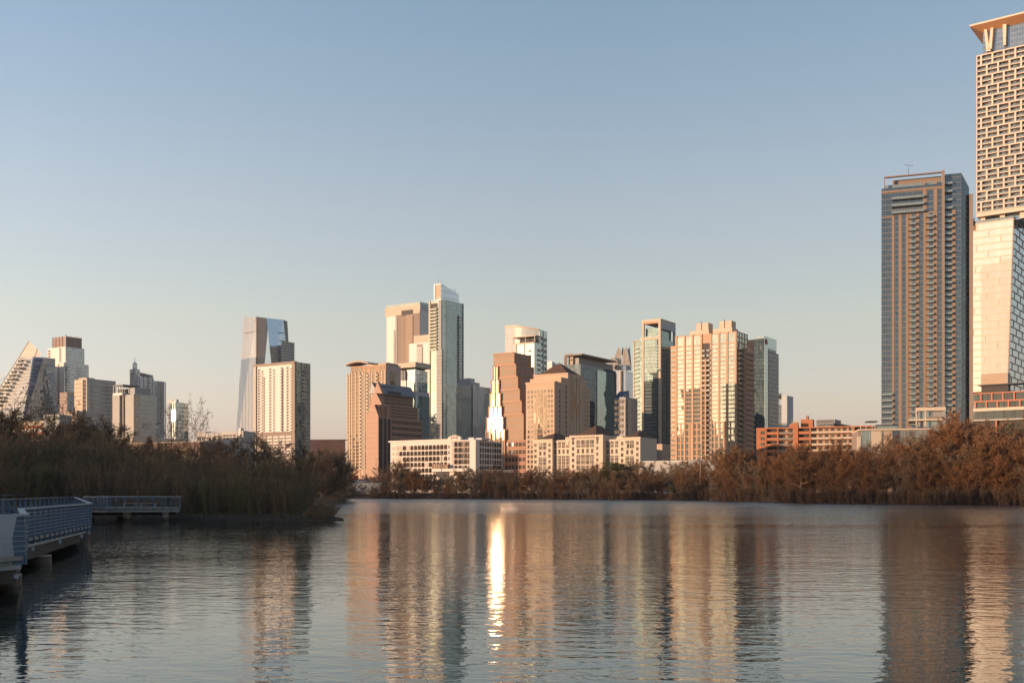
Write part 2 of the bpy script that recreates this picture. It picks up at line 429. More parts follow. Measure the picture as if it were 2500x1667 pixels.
tag(mb.build("hills"), kind='structure', label='unseen wooded hills added behind the viewer to shade the near water', cat='hills')
# ================================================================== materials of the city
WHITE = matte("white_panel", (0.62, 0.59, 0.55), 0.6, 0.06, 0.05, 3.2, 0.86)
PLAIN = matte("white_render", (0.60, 0.56, 0.51), 0.75, 0.07, 0.08)
CREAM = matte("cream_render", (0.52, 0.43, 0.33), 0.8, 0.08, 0.08)
TAN = matte("tan_precast", (0.48, 0.31, 0.195), 0.8, 0.08, 0.08)
TANJ = matte("tan_stone", (0.50, 0.35, 0.24), 0.7, 0.09, 0.1, 3.9, 0.8)
SAND = matte("sand_panel", (0.42, 0.31, 0.22), 0.75, 0.07, 0.1)
PINK = matte("pink_granite", (0.36, 0.20, 0.13), 0.6, 0.10, 0.15, 3.7, 0.78)
ORANGE = matte("orange_brick", (0.40, 0.15, 0.07), 0.85, 0.12, 0.2)
BRICKT = matte("tan_brick", (0.44, 0.27, 0.17), 0.85, 0.10, 0.2)
CONC = matte("grey_concrete", (0.40, 0.38, 0.35), 0.8, 0.12, 0.12)
GREYP = matte("grey_panel", (0.25, 0.25, 0.25), 0.6, 0.08, 0.1)
TAUPE = matte("taupe_panel", (0.26, 0.20, 0.16), 0.7, 0.08, 0.1)
DARKM = matte("dark_metal", (0.05, 0.05, 0.055), 0.5, 0.1, 0.3)
VOID = matte("recess_shade", (0.045, 0.035, 0.03), 0.7, 0.3, 0.5)  # near-black colour stands in for the shade inside recesses and openings
ROOFB = matte("brown_roof", (0.105, 0.06, 0.04), 0.95, 0.12, 0.15, 1.2, 0.9)
SLATE = matte("slate_roof", (0.13, 0.14, 0.16), 0.45, 0.12, 0.1, 2.4, 0.88)
COPPER = matte("orange_soffit", (0.50, 0.25, 0.11), 0.6, 0.06, 0.1)
PALEM = matte("pale_metal", (0.40, 0.42, 0.43), 0.6, 0.06, 0.1)
SIGND = matte("sign_letters", (0.05, 0.035, 0.03), 0.6, 0.05)
SIGNR = matte("sign_red", (0.35, 0.03, 0.03), 0.5, 0.05)
GW = glass("window_glass", (0.13, 0.13, 0.11), 0.4, 0.02, 1.2, 50, 0.07, (0.4, 0.33, 0.26), 0, wob=0.02, var=0.6)
GWD = glass("dark_window", (0.10, 0.085, 0.07), 0.15, 0.02, 1.3, 50, 0.08, (0.12, 0.09, 0.07), 0, wob=0.02, var=0.7)
GWT = glass("tan_window", (0.17, 0.15, 0.11), 0.4, 0.02, 1.35, 3.0, 0.10, (0.35, 0.24, 0.17), 0.10, wob=0.02, var=0.3)
GRAIL = glass("balcony_glass", (0.30, 0.36, 0.34), 0.45, 0.02, 1.6, 50, 0.06, (0.45, 0.45, 0.42), 0, wob=0.01, var=0.15)
RAILD = matte("balcony_rail", (0.22, 0.18, 0.15), 0.6, 0.1)

def box_tower(name, label, cat, xl, xc, xr, D, ytop, core, n=GRID, zb=GZ, pname='wall', group=None, depth=None, wl=None):
    """square building from its left edge, near corner and right edge"""
    b = B(name, label, cat, xc, D, n, group)
    b.WL = wl or b.L().a(xl); b.WR = depth or b.Rt().a(xr); b.H = b.zc(ytop); b.zb = zb
    if core: b.box(pname, 0, b.WR, 0, b.WL, zb, b.H, core)
    return b

# ------------------------------------------------------------------ tan gridded apartment tower
def grid_tower():
    b = B('apartment_tower', 'broad tan gridded apartment tower with two rooftop boxes', 'tower', 1797.9, 750)
    L = b.L(); Rr = b.Rt(); WL = L.a(1650.9); WR = Rr.a(1824.3); H = b.zc(808.6); zb = GZ
    tw = MB(); tw.box(0, WR, 0, WL, zb, H, TAN)
    G = glass("grid_tower_glass", (0.42, 0.50, 0.45), 0.72, 0.02, 1.9, 3.09, 0.16, (0.42, 0.26, 0.17), 0.0, wob=0.012, var=0.16)
    z_lo = L.z(1700, S1(0, 1140)[1]); z_hi = L.z(1797, S1(0, 290)[1]); n = 18
    ups = [(580, 656), (666, 740), (752, 832), (943, 1020), (1033, 1108), (1120, 1200)]
    for p0, p1 in ups:
        a0, a1 = L.a(S1(p1)[0]), L.a(S1(p0)[0])
        L.wins(a0, a1, z_hi + .4, H - .8, 1, 1, G, 1, .94, .08)
        L.wins(a0, a1, z_lo, z_hi, 1, n, G, 1, .86, .08)
    low = [(580, 612), (628, 656), (672, 700), (745, 785), (800, 832), (943, 975), (990, 1020), (1040, 1066), (1100, 1140), (1156, 1196)]
    zl0 = zb + 12
    for p0, p1 in low: L.wins(L.a(S1(p1)[0]), L.a(S1(p0)[0]), zl0, z_lo - .3, 1, 8, G, 1, .82, .08)
    # centre recess, its shade a flat dark panel, with paired balconies
    a0, a1 = L.a(S1(936)[0]), L.a(S1(845)[0]); am = (a0 + a1) / 2
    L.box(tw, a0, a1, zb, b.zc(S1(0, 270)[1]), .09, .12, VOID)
    L.box(tw, am - .5, am + .5, zb, H - 18, .12, 1.9, TAN)
    zs = levels(zl0, z_hi - 1, 26)
    L.balc(a0 + .2, am - .6, zs, 1.5, TAN, GRAIL, d0=.12); L.balc(am + .6, a1 - .2, zs, 1.5, TAN, GRAIL, d0=.12)
    # bands and piers
    for z in levels(z_lo, z_hi, n) + [z_hi]:
        for p0, p1 in ((575, 840), (940, 1208)): L.pbox(tw, S1(p1)[0], S1(p0)[0], z - .36, z + .36, 0, .35, TAN)
    for z in levels(zl0, z_lo, 8):
        for p0, p1 in ((575, 840), (940, 1208)): L.pbox(tw, S1(p1)[0], S1(p0)[0], z - .3, z + .3, 0, .30, TAN)
    for p in (572, 661, 746, 838, 940, 1026, 1113, 1204):
        a = L.a(S1(p)[0]); L.box(tw, a - .7, a + .7, zb, H, 0, .6, TAN)
    for p in (620, 664, 709, 793, 884, 982, 1030, 1082, 1148):
        a = L.a(S1(p)[0]); L.box(tw, a - .5, a + .5, zb, z_lo, 0, .42, TAN)
    # right side: balcony stacks and thin fin
    Rr.grid(tw, 0, WR, zb, H, 4, 30, .7, .4, .35, TAN)
    Rr.wins(0, WR, zb + 10, H, 4, 29, G, .84, .8, .08)
    f2 = b.Rt(-4); u0, u1 = f2.a(1823), f2.a(1838.5); e = MB(); e.box(u0, u1, -4, WL * .5, zb, b.zc(S1(0, 330)[1]), TAN); b.part('side_wing', e)
    f2.balc(u0 + .3, u1 - .3, levels(zb + 12, b.zc(S1(0, 340)[1]), 25), 1.6, TAN, RAILD)
    bay = b.L(); a0 = L.a(S1(1288)[0]); 
    b.part('wall', tw)
    # left wing (narrow), set back
    w = MB(); w.box(2, 16, WL, WL + (L.a(1637.3) - L.a(1650.9)) * 1.2, zb, L.z(1640, S1(0, 322)[1]), TAN); b.part('side_wing', w)
    l2 = b.L(2.0)
    l2.balc(WL + .3, WL + 4.2, levels(zb + 12, L.z(1640, S1(0, 330)[1]), 26), 1.6, TAN, GRAIL)
    # right front balcony stack
    r0 = b.Rt(0)
    r0.balc(.6, 9, levels(zb + 12, b.zc(S1(0, 300)[1]), 26), 1.8, TAN, GRAIL, d0=.4)
    m = MB(); m.box(8.6, 9.4, -2.6, -1.8, zb, b.zc(S1(0, 275)[1]), TAN); b.part('pier', m)
    for (p0, p1, y0, y1, y2) in ((703, 905, 165, 190, 135), (947, 1152, 150, 185, 112)):
        q = MB(); a0, a1 = L.a(S1(p1)[0]), L.a(S1(p0)[0])
        q.box(2, 14, a0, a1, H, H + 3.2, CREAM); q.box(3.5, 12, a0 + 1, a1 - 4.5, H + 3.2, H + 8.5, CREAM)
        q.box(3.2, 3.5, a0 + 6, a0 + 6.4, H + 3.2, H + 10, DARKM)
        b.part('rooftop_box', q)
    pod = MB(); pod.box(-8, 20, -12, WL + 10, zb, zb + 11.4, CONC); pod.box(-8.2, -8, -12, WL + 10, zb + 9.6, zb + 11.6, PLAIN)
    b.part('podium', pod)
    b.done()
grid_tower()

# ------------------------------------------------------------------ brown and blue-glass residential tower (right)
def brown_tower():
    b = B('apartment_tower', 'tall brown and blue glass tower with long rows of balconies at right', 'tower', S3(842)[0], 590, 20)
    G = glass("brown_tower_glass", (0.17, 0.22, 0.235), 0.8, 0.02, 1.3, 3.15, 0.07, (0.16, 0.17, 0.18), 0.22, (0.26, 0.21, 0.17), wob=0.012, var=0.22)
    BR = matte("brown_precast", (0.26, 0.18, 0.125), 0.8, 0.07, 0.1)
    L = b.L(); WL = L.a(S3(108)[0]); zb = GZ; H = L.z(S3(108)[0], S3(0, 300)[1])
    # main left mass; right mass stands back a little
    Hr = b.zc(S3(0, 100)[1])
    mb = MB(); mb.box(0, 26, 0, WL, zb, H, G); b.part('curtain_wall', mb)
    # right mass
    tR = -L.a(S3(1065)[0]); tR2 = -L.a(S3(1165)[0])
    mb = MB(); mb.prism([(1.5, 0), (1.5, -tR), (7, -tR2), (30, -tR2), (30, 0)], zb, [Hr - 1, Hr - 1, Hr - 8, Hr - 8, Hr - 1], G); b.part('curtain_wall', mb)
    w = MB()
    L.box(w, -.9, .5, zb, Hr + .6, .0, 2.0, BR)                                       # tall fin at the joint
    def strip(p0, p1, y0, y1, d=.25, m=BR): 
        a0, a1 = L.a(S3(p1)[0]), L.a(S3(p0)[0]); L.box(w, a0, a1, b.zc(S3(0, y1)[1]) if y1 else zb, b.zc(S3(0, y0)[1]), 0, d, m)
    for p0, p1 in ((232, 262), (313, 350), (400, 432), (535, 558), (610, 640), (745, 775)): strip(p0, p1, 565, 0)
    strip(108, 842, 268, 292, .5); strip(603, 648, 290, 560); strip(733, 775, 290, 560); strip(108, 235, 583, 596, .4)
    # crown: frame with brown panel behind
    L.box(w, L.a(S3(842)[0]), L.a(S3(140)[0]), b.zc(S3(0, 108)[1]), b.zc(S3(0, 95)[1]) + 0, -1, .9, BR)
    L.box(w, L.a(S3(152)[0]), L.a(S3(140)[0]), H, b.zc(S3(0, 108)[1]), -1, .5, BR)
    a0, a1 = 0.5, L.a(S3(240)[0]); L.box(w, a0, a1, H, b.zc(S3(0, 110)[1]), -9, -6, BR)
    for p in (600, 745): L.box(w, L.a(S3(p + 30)[0]), L.a(S3(p)[0]), H, b.zc(S3(0, 195)[1]), -6, -1, BR)
    b.part('wall', w)
    q = MB(); L.box(q, 1, L.a(S3(150)[0]), H, H + 2.4, -3.1, -3.0, GRAIL); b.part('terrace_rail', q)
    # balconies of the two brown bays
    z1 = b.zc(S3(0, 630)[1]); nfl = 41
    zs = levels(zb + 14, z1, nfl); zs = zs + [z1]
    step = zs[1] - zs[0]
    for p0, p1 in ((432, 535), (640, 745)):
        a0, a1 = L.a(S3(p1)[0]), L.a(S3(p0)[0])
        bp = MB(); L.box(bp, a0, a1, zb, z1 + step, 0, .12, BR); b.part('balcony_bay', bp)
        for z in reversed(zs):
            m = MB(); L.box(m, a0 + .9, a1 - 1.6, z + .3, z + step - .5, .12, .2, G); b.item('window', m)
            m = MB(); L.box(m, a0 - .3, a1 + .2, z - .3, z, .12, 1.7, DARKM); L.box(m, a0 + .6, a1 - 1, z, z + 1.15, 1.62, 1.7, GRAIL); b.item('balcony', m)
    # right stack balconies
    l2 = b.L(1.5); a0, a1 = -tR * .52, -1.0
    bp = MB(); l2.box(bp, a0 - 1.6, a0 + .2, zb, b.zc(S3(0, 545)[1]), 0, .15, BR); b.part('balcony_bay', bp)
    for z in reversed(zs + [z1 + step * k for k in (1.2, 2.5, 3.9, 5.2)]):
        m = MB(); l2.box(m, a0, a1, z - .3, z, 0, 1.9, DARKM); l2.box(m, a0, a1, z, z + 1.15, 1.82, 1.9, GRAIL); b.item('balcony', m)
    # wide top-floor balconies and lower left stack
    for y in (378, 462, 548):
        a0, a1 = L.a(S3(620)[0]), L.a(S3(232)[0]); z = b.zc(S3(0, y + 8)[1])
        m = MB(); L.box(m, a0, a1, z - .35, z, 0, 2.3, DARKM); L.box(m, a0, a1, z, z + 1.3, 2.2, 2.3, GRAIL); b.item('balcony', m)
    a0, a1 = L.a(S4(228)[0]), L.a(S4(112)[0])
    for k in range(13):
        z = zb + 14 + k * step
        m = MB(); L.box(m, a0, a1, z - .35, z, 0, 1.9, DARKM); L.box(m, a0, a1, z, z + 1.2, 1.82, 1.9, GRAIL); b.item('balcony', m)
    # dark ribbed edge on the right
    e = MB(); e.box(5.5, 9, -tR2 - 2.0, -tR2, zb, Hr - 12, TAUPE)
    for k in range(3): e.box(9 + k * 4.5, 9.5 + k * 4.5, -tR2 - 1.2, -tR2, zb, Hr - 14, GREYP)
    b.part('edge_fin', e)
    m = MB(); m.box(8, 14, -tR2 - 3.4, -tR2, Hr - 28, Hr - 27, DARKM)
    for k in range(6): m.tube((9 + k, -tR2 - 2.6, Hr - 27), (9 + k * 1.1, -tR2 - 2.8, Hr - 24), .35, .1, DARKM)
    b.part('roof_garden', m)
    mast = MB(); mast.tube((8, WL * .55, H + 8), (8, WL * .55, H + 13), .12, .1, DARKM); mast.tube((8, WL * .48, H + 13.5), (8, WL * .62, H + 14.5), .12, .1, DARKM); b.part('roof_crane', mast)
    b.done()
brown_tower()

# ------------------------------------------------------------------ stacked cream tower at the right edge
def stack_tower():
    b = B('stacked_tower', 'very tall stacked cream tower with checkered balcony grid, at right edge', 'tower', S7(755)[0], 690, 37)
    CR = matte("cream_frame", (0.66, 0.50, 0.39), 0.7, 0.05, 0.08)
    G = glass("stack_glass_sunlit", (0.84, 0.78, 0.68), 0.3, 0.02, 1.5, 60, 0.09, (0.50, 0.42, 0.33), 0, wob=0.008, var=0.10)  # pale cream base colour carries the sunlit reflection on this face
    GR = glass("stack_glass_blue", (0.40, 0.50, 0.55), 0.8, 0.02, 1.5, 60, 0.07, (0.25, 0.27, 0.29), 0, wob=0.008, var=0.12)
    G3 = glass("crown_glass", (0.42, 0.50, 0.52), 0.8, 0.02, 1.6, 3.4, 0.08, (0.30, 0.31, 0.31), 0.2, wob=0.01, var=0.15)
    L = b.L(); Rr = b.Rt()
    # --- office block (bottom): z from y~1000 to 535
    zt = b.zc(S7(0, 195)[1]); z0 = b.zc(S8(0, 960)[1]); WL = 62.0; WR = 48.0
    mb = MB(); mb.prism([(0, 0), (0, WL), (WR, WL), (WR, 0)], z0, zt, CR); mb.v = [(x, y + (zt - z) / (zt - z0) * 3.6, z) for x, y, z in mb.v]; b.part('office_block', mb)
    # the block leans out slightly towards its top at the corner
    nf = 24; ch = (zt - z0) / nf
    def sh(q): q.v = [(x, y + (zt - z) / (zt - z0) * 3.6, z) for x, y, z in q.v]; return q
    w = MB()
    for r in range(nf + 1):
        z = z0 + r * ch
        L.box(w, 0, WL, z - .35, z + .35, 0, .5, CR); Rr.box(w, 0, WR, z - .35, z + .35, 0, .5, CR)
    wide = [19.5, 27.5, 34.0]
    for r in range(nf):
        z = z0 + r * ch + .35; zz = z0 + (r + 1) * ch - .35
        cuts = [0.0]; x = [7.5, 15.0, 0][r % 3] or 22.5
        while x < WL: cuts.append(x); x += 22.5
        cuts.append(WL)
        for c0, c1 in zip(cuts, cuts[1:]):
            if r == nf - 1 and c0 > 6: mt = matte_louvre
            else: mt = G
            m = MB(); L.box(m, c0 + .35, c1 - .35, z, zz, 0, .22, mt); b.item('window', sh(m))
            if c0 > 0: L.box(w, c0 - .35, c0 + .35, z, zz, 0, .48, CR)
        cuts = [0.0] + [v for v in ([9, 27, 45] if r % 2 else [18, 36])] + [WR]
        for c0, c1 in zip(cuts, cuts[1:]):
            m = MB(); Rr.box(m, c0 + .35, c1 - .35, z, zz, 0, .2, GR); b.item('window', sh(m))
            if c0 > 0: Rr.box(w, c0 - .35, c0 + .35, z, zz, 0, .48, CR)
    b.part('wall_frame', sh(w))
    q = MB(); L.box(q, 0, WL, zt, zt + 2.2, -.2, -.1, GRAIL); Rr.box(q, 0, WR, zt, zt + 2.2, -.2, -.1, GRAIL); b.part('terrace_rail', q)
    # --- columns
    zg = b.zc(S6(0, 1395)[1]) + 6
    Lu = b.L(-3.0)                                   # plane of the upper block (it projects over the office block)
    s_r = -13.0; s_l = Lu.a(2383.9)                   # its corner lies beyond the frame edge
    for k, s_ in enumerate((s_l - 3, s_l - 15, s_l - 27)):
        m = MB(); m.box(1, 4, s_ - 1.5, s_ + 1.5, zt, zg, CR); b.part('column', m)
    m = MB(); m.box(3, 30, s_l - 40, s_l - 17, zt, zg, GR); b.part('recessed_floor', m)
    # --- residential block with checkered frames
    ztop = Lu.z(2374, S5(0, 725)[1]); nr = 15; zb2 = Lu.z(2384, S6(0, 1510)[1]); zb2t = zb2 + 2.5
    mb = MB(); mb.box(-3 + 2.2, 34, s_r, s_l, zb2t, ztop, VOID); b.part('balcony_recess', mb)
    mb = MB(); mb.box(-3, 34, s_r, s_l, zb2, zb2t, CR); b.part('floor_slab', mb)
    w = MB(); ch = (ztop - zb2t) / nr
    for r in range(nr + 1):
        z = zb2t + r * ch
        Lu.box(w, s_r, s_l, z - .36, z + .36, -2.2, 0.0, CR)
    Wd = 6.9
    gl = glass("residence_glass", (0.34, 0.36, 0.33), 0.6, 0.02, 1.4, 60, 0.08, (0.35, 0.32, 0.28), 0, wob=0.02, var=0.7)
    rr = random.Random(5)
    for r in range(nr):
        z = zb2t + r * ch + .36; zz = z + ch - .72; zm = (z + zz) / 2
        off = [0.42, 0.0, 0.0][0] if r % 2 == 0 else 0.92
        x = s_l - Wd * (off if off > 0 else .4); cuts = [s_l]
        while x > s_r: cuts.append(x); x -= Wd
        for x in cuts[1:]: Lu.box(w, x - .52, x + .52, z, zz, -2.2, 0.0, CR)
        Lu.box(w, s_l - .5, s_l, z, zz, -2.2, 0, CR)
        cuts.append(s_r)
        for c1, c0 in zip(cuts, cuts[1:]):
            m = MB()
            Lu.box(m, c0 + .53, c1 - .53, zm - .22, zm + .22, -2.15, -.3, CR)
            for zz0 in (z, zm + .22): Lu.box(m, c0 + .53, c1 - .53, zz0, zz0 + 1.1, -.4, -.34, GRAIL)
            b.item('balcony', m)
            wcut = c1 - c0 - 1.1; 
            for zz0, zz1 in ((z, zm - .22), (zm + .22, zz)):
                m = MB(); u0 = c0 + .8 + wcut * rr.choice((0, .3, .45)); Lu.box(m, u0, u0 + wcut * rr.choice((.5, .55, .7)) * .99 if u0 < c0 + 1 else c1 - .8, zz0, zz1, -2.2, -2.05, gl); b.item('window', m)
    b.part('wall_frame', w)
    e = MB(); e.box(-.8, 34, s_l - .02, s_l + .12, zb2t, ztop, GR); b.part('end_wall', e)
    # --- crown
    zc0 = ztop + .45; zc1 = Lu.z(2383, S5(0, 362)[1])
    mb = MB(); mb.box(-.2, 28, s_r + 4, s_l - 3.4, zc0, zc1 + 1, G3); b.part('crown_glass', mb)
    def pt(p, y, d=0.3):
        a = Lu.a(S5(p)[0]); return Lu.pt(a, Lu.z(S5(p)[0], S5(p, y)[1]), d)
    m = MB()
    for quad in ([(380, 318), (415, 318), (450, 560), (475, 635), (412, 640)], [(477, 292), (512, 292), (488, 600), (440, 620), (452, 520)], [(652, 245), (706, 238), (696, 545), (665, 552)]):
        fr = [pt(*q, 0.2) for q in quad]; bk = [pt(*q, -2.9) for q in quad]; m.hull(fr, bk, CR)
    b.part('crown_brace', m, fix=True)
    zr = Lu.z(S5(165)[0], S5(0, 312)[1])
    a_l = s_l + 3.2; a_r = s_r - 1
    m = MB()
    vs = [(-7, a_l, zr), (-7, a_r, zr), (-.3, a_l - 6.6, zc1), (-.3, a_r + 3, zc1), (36, a_l, zr), (36, a_r, zr), (28, a_l - 6.6, zc1), (28, a_r + 3, zc1)]
    m.faces(vs, [(0, 1, 3, 2), (4, 6, 7, 5), (0, 2, 6, 4), (1, 5, 7, 3), (2, 3, 7, 6)], COPPER)
    m.box(-7.1, 36.1, a_r - .1, a_l + .1, zr, zr + 1.0, CR)
    b.part('roof_canopy', m)
    # --- base floors with orange frames
    BF = matte("terracotta_frame", (0.46, 0.17, 0.09), 0.7, 0.06, 0.1)
    GB = glass("base_glass", (0.36, 0.40, 0.36), 0.7, 0.02, 1.6, 60, 0.08, (0.2, 0.2, 0.18), 0, wob=0.012, var=0.25)
    Lb = b.L(-14.0); 
    aL = Lb.a(2368); aR = Lb.a(2560)
    zA = Lb.z(2440, 957); zB = Lb.z(2440, 978); zC = Lb.z(2440, 998); zD = Lb.z(2440, 1024)
    m = MB(); Lb.box(m, aR, aL, zD, zA - .5, -13.5, -.8, GB); b.part('base_glazing', m)
    m = MB(); Lb.box(m, aR, aL, GZ, zD, -13.5, -3, VOID); b.part('base_wall', m)
    m = MB()
    Lb.box(m, aR, aL, zA - .7, zA, -10, .2, BF); Lb.box(m, aR, aL, zB - .45, zB + .45, -2, .25, BF)
    Lb.box(m, aR, aL, zC - 1.0, zC + .9, -2, .3, CR); Lb.box(m, aR, aL, zD - .5, zD + .5, -4, .35, CONC)
    st = (aL - aR) / 7.0
    for k in range(8):
        a = aR + k * st; Lb.box(m, a - .45, a + .45, zB + .45, zA - .7, -1.5, 0, BF)
        a = aR + (k - .5) * st; Lb.box(m, a - .45, a + .45, zC + .9, zB - .45, -1.5, 0, BF)
    Lb.box(m, Lb.a(2433), Lb.a(2429), GZ, zD - .5, -2, -1, BF)
    b.part('base_frame', m)
    m = MB(); a1 = Lb.a(2392); a0 = Lb.a(2458); zE = zA + .0
    Lb.box(m, a0, a1, zE + 5.5, zE + 12.5, -10.5, -3, SAND); Lb.box(m, a0 - 12, a1 + 1.6, zE + 5.0, zE + 5.5, -12, -1, DARKM); Lb.box(m, a0, a1, zE, zE + 5.0, -10.5, -4.2, VOID)
    b.part('rooftop_box', m)
    b.done(lim=100)
matte_louvre = matte("brown_louvre", (0.20, 0.11, 0.05), 0.7, 0.1, 0.2, 1.2, 0.6)
stack_tower()

# ------------------------------------------------------------------ pavilion and long low blocks at the foot of the brown tower
def pavilion():
    b = B('pavilion_building', 'small flat roofed pavilion with open terraces at foot of brown tower', 'building', S8(385)[0], 470, 20)
    L = b.L(); WL = L.a(S8(-25)[0]); H = b.zc(S8(0, 1192)[1])
    z1 = b.zc(S8(0, 1240)[1]); z2 = b.zc(S8(0, 1350)[1]); z3 = b.zc(S8(0, 1375)[1])
    m = MB(); m.prism([(0, 0), (0, WL), (24, WL), (24, 0)], z1, [H, H, H - 2, H - 2], CREAM); b.part('roof', m)
    m = MB(); m.box(2.4, 22, .9, WL - 1, GZ, z1, GREYP); b.part('wall', m)
    m = MB(); m.box(.2, 24, 0, .9, GZ, z1, GREYP); b.part('side_wall', m)
    m = MB(); m.box(-.6, 22, 1, WL + 3, z3, z2, CREAM); b.part('terrace_slab', m)
    m = MB(); m.box(2.2, 2.38, WL * .45, WL - 1, z2, z1, GRAIL); m.box(2.2, 2.38, WL * .1, WL * .62, GZ, z3, GRAIL); b.part('glazing', m)
    for a in (WL * .68, WL * .98):
        m = MB(); m.box(0, .5, a - .25, a + .25, GZ, z1, CREAM); b.part('column', m)
    m = MB(); m.box(-1, 2, WL * .15, WL * .62, z2 + 0, z2 + .9, RAILD); b.part('terrace_rail', m)
pavilion()
def low_block(): 
    b = B('low_building', 'long low tan and dark glass block in front of the brown tower', 'building', 2180, 455, 12)
    G = glass("low_block_glass", (0.30, 0.30, 0.27), 0.55, 0.02, 1.6, 2.6, 0.10, (0.36, 0.30, 0.24), 0.12, wob=0.02, var=0.3)
    L = b.L(); zt = b.zc(1046)
    a = lambda x: L.a(2080 + x / 10.69)
    m = MB(); m.box(.5, 26, a(2130), a(160), GZ, zt - .7, TAUPE); b.part('wall', m)
    m = MB(); m.box(-.6, 26, a(2130), a(170), zt - .7, zt, CREAM); b.part('roof_edge', m)
    for x0, x1, mm, nm in ((500, 770, CREAM, 'wall_panel'), (830, 1055, SAND, 'wall_panel'), (240, 495, GRAIL, 'glazing'), (775, 828, G, 'glazing'), (1262, 2080, G, 'glazing'), (1075, 1255, glass("blue_glazing", (.14, .2, .26), .6, .08, 1.6, 3, .1, (.1, .12, .14), .1), 'glazing')):
        m = MB(); L.box(m, a(x1), a(x0), GZ, zt - .9, -.5, .15 if nm == 'wall_panel' else -.1, mm); b.part(nm, m)
    m = MB(); L.box(m, a(235), a(150), GZ, b.zc(1064), -3, .2, CREAM); b.part('wall_panel', m)
    m = MB(); a0, a1 = a(720), a(420)
    m.box(5, 13, a0, a1, zt + 3.4, zt + 3.7, DARKM)
    for k in range(4): m.box(6 + (k % 2) * 6, 6.3 + (k % 2) * 6, a0 + 1 + k * 3, a0 + 1.25 + k * 3, zt, zt + 3.4, CREAM)
    b.part('roof_pergola', m)
    m = MB(); m.box(3, 16, a(1240), a(660), zt + 1.5, zt + 1.9, DARKM); m.box(4, 15, a(1220), a(690), zt, zt + 1.5, GRAIL); b.part('roof_pavilion', m)
low_block()

# ------------------------------------------------------------------ orange balconied apartment block
def orange_block():
    b = B('apartment_block', 'low orange brick apartment block with long balconies and stair shaft', 'building', 2060, 500, 22)
    L = b.L(); X = lambda x: L.a(S2(x)[0]); zt = L.z(S2(90)[0], S2(0, 328)[1]); H = 8
    zr = L.z(S2(1000)[0], S2(0, 322)[1]); zt = (zt + zr) / 2
    m = MB(); m.box(0, 16, X(1500), X(90), GZ, zt, BRICKT); b.part('wall', m)
    fh = 2.85; w = MB(); nf = 8
    L.box(w, X(215), X(90), GZ, zt + .4, 0, 1.9, ORANGE)
    L.box(w, X(600), X(548), GZ, zt + 2.6, 0, 2.4, ORANGE); L.box(w, X(1500), X(90), zt - .25, zt + .35, 0, 2.1, ORANGE)
    for p in (352, 748, 1278, 1500): a_ = X(p); L.box(w, a_ - .3, a_ + .3, GZ, zt - .25, 0, 2.15, ORANGE)
    b.part('brick_frame', w)
    for k in range(nf):
        z = zt - fh * (k + 1)
        for p0, p1, tall in ((220, 345, 1), (360, 545, 0), (605, 742, 1), (758, 1272, 0), (1284, 1495, 1)):
            a0, a1 = X(p1), X(p0); m = MB()
            L.box(m, a0, a1, z - .2, z, 0, 2.0, ORANGE)
            if tall: L.box(m, a0, a1, z, z + 1.15, 1.85, 2.05, ORANGE)
            else: L.box(m, a0, a1, z + .15, z + 1.05, 1.92, 1.97, RAILD if (p1 - p0) < 200 else CREAM)
            b.item('balcony', m)
            if tall: m = MB(); L.box(m, a0, a1, z + 0, z + fh - .2, 0, .05, VOID); b.item('balcony_recess', m)
            else: L.wins(a0, a1, z, z + fh - .2, max(1, int((a1 - a0) / 2.6)), 1, lambda c, r: GWD if (c * 7 + k * 3) % 5 < 3 else GWT, .62, .8, .06)
    L.wins(X(195), X(140), zt - fh * nf - .1, zt - .6, 1, nf, GWT, .9, .55, .08, 1.9)
    m = MB()
    a0, a1 = X(765), X(620); m.box(2, 9, a0, a1, zt, zt + 4.2, ORANGE); m.box(3, 7, X(705), X(680), zt + 4.2, zt + 6, ORANGE); b.part('rooftop_box', m)
    m = MB(); m.box(2, 7, X(545), X(480), zt, zt + 2.2, ORANGE); b.part('rooftop_box', m)
    m = MB()
    for k in range(10): m.tube((4, X(600 - k * 12), zt), (4, X(600 - k * 12), zt + 2.8 + (k % 3)), .09, .07, CREAM, 4)
    b.part('antenna', m)
    b.done()
orange_block()
def blue_hotel():
    b = B('hotel_building', 'blue grey hotel roof seen above the orange apartment block', 'building', 2034.3, 640)
    G = glass("hotel_blue", (0.34, 0.38, 0.40), 0.6, 0.1, 2.0, 3.2, 0.1, (0.3, 0.31, 0.32), 0.3, wob=0.01, var=0.2)
    BM = matte("blue_grey_metal", (0.16, 0.18, 0.23), 0.5, 0.08, 0.1)
    X = lambda x: 1980 + x / 19.6; Yy = lambda y: 1015 + y / 19.6
    L = b.L(); Rr = b.Rt(); aL = L.a(X(70)); aR = Rr.a(X(2130))
    m = MB(); m.box(0, aR, 0, aL + 1, GZ, b.zc(Yy(470)), G); b.part('wall', m)
    m = MB(); m.box(-.5, aR * .02, 0, L.a(X(220)), b.zc(Yy(370)), b.zc(Yy(350)), PALEM); m.box(1.5, 6, 0, L.a(X(220)), b.zc(Yy(420)), b.zc(Yy(165)), DARKM); b.part('plant_screen', m)
    m = MB(); m.box(1.2, 14, -.6, -.2, b.zc(Yy(360)), b.zc(Yy(160)), BM); m.box(1.2, 6, -.2, 0, b.zc(Yy(360)), b.zc(Yy(160)), BM); b.part('plant_screen', m)
    m = MB(); m.box(14, aR, .4, 5, b.zc(Yy(360)), b.zc(Yy(300)), BM); m.box(14, aR, 1.4, 4, b.zc(Yy(470)), b.zc(Yy(360)), DARKM); b.part('roof_canopy', m)
    text_part(b, "THE WESTIN", L, L.a(X(440)), b.zc(Yy(570)), 3.0, SIGND, b.o, .15)
blue_hotel()
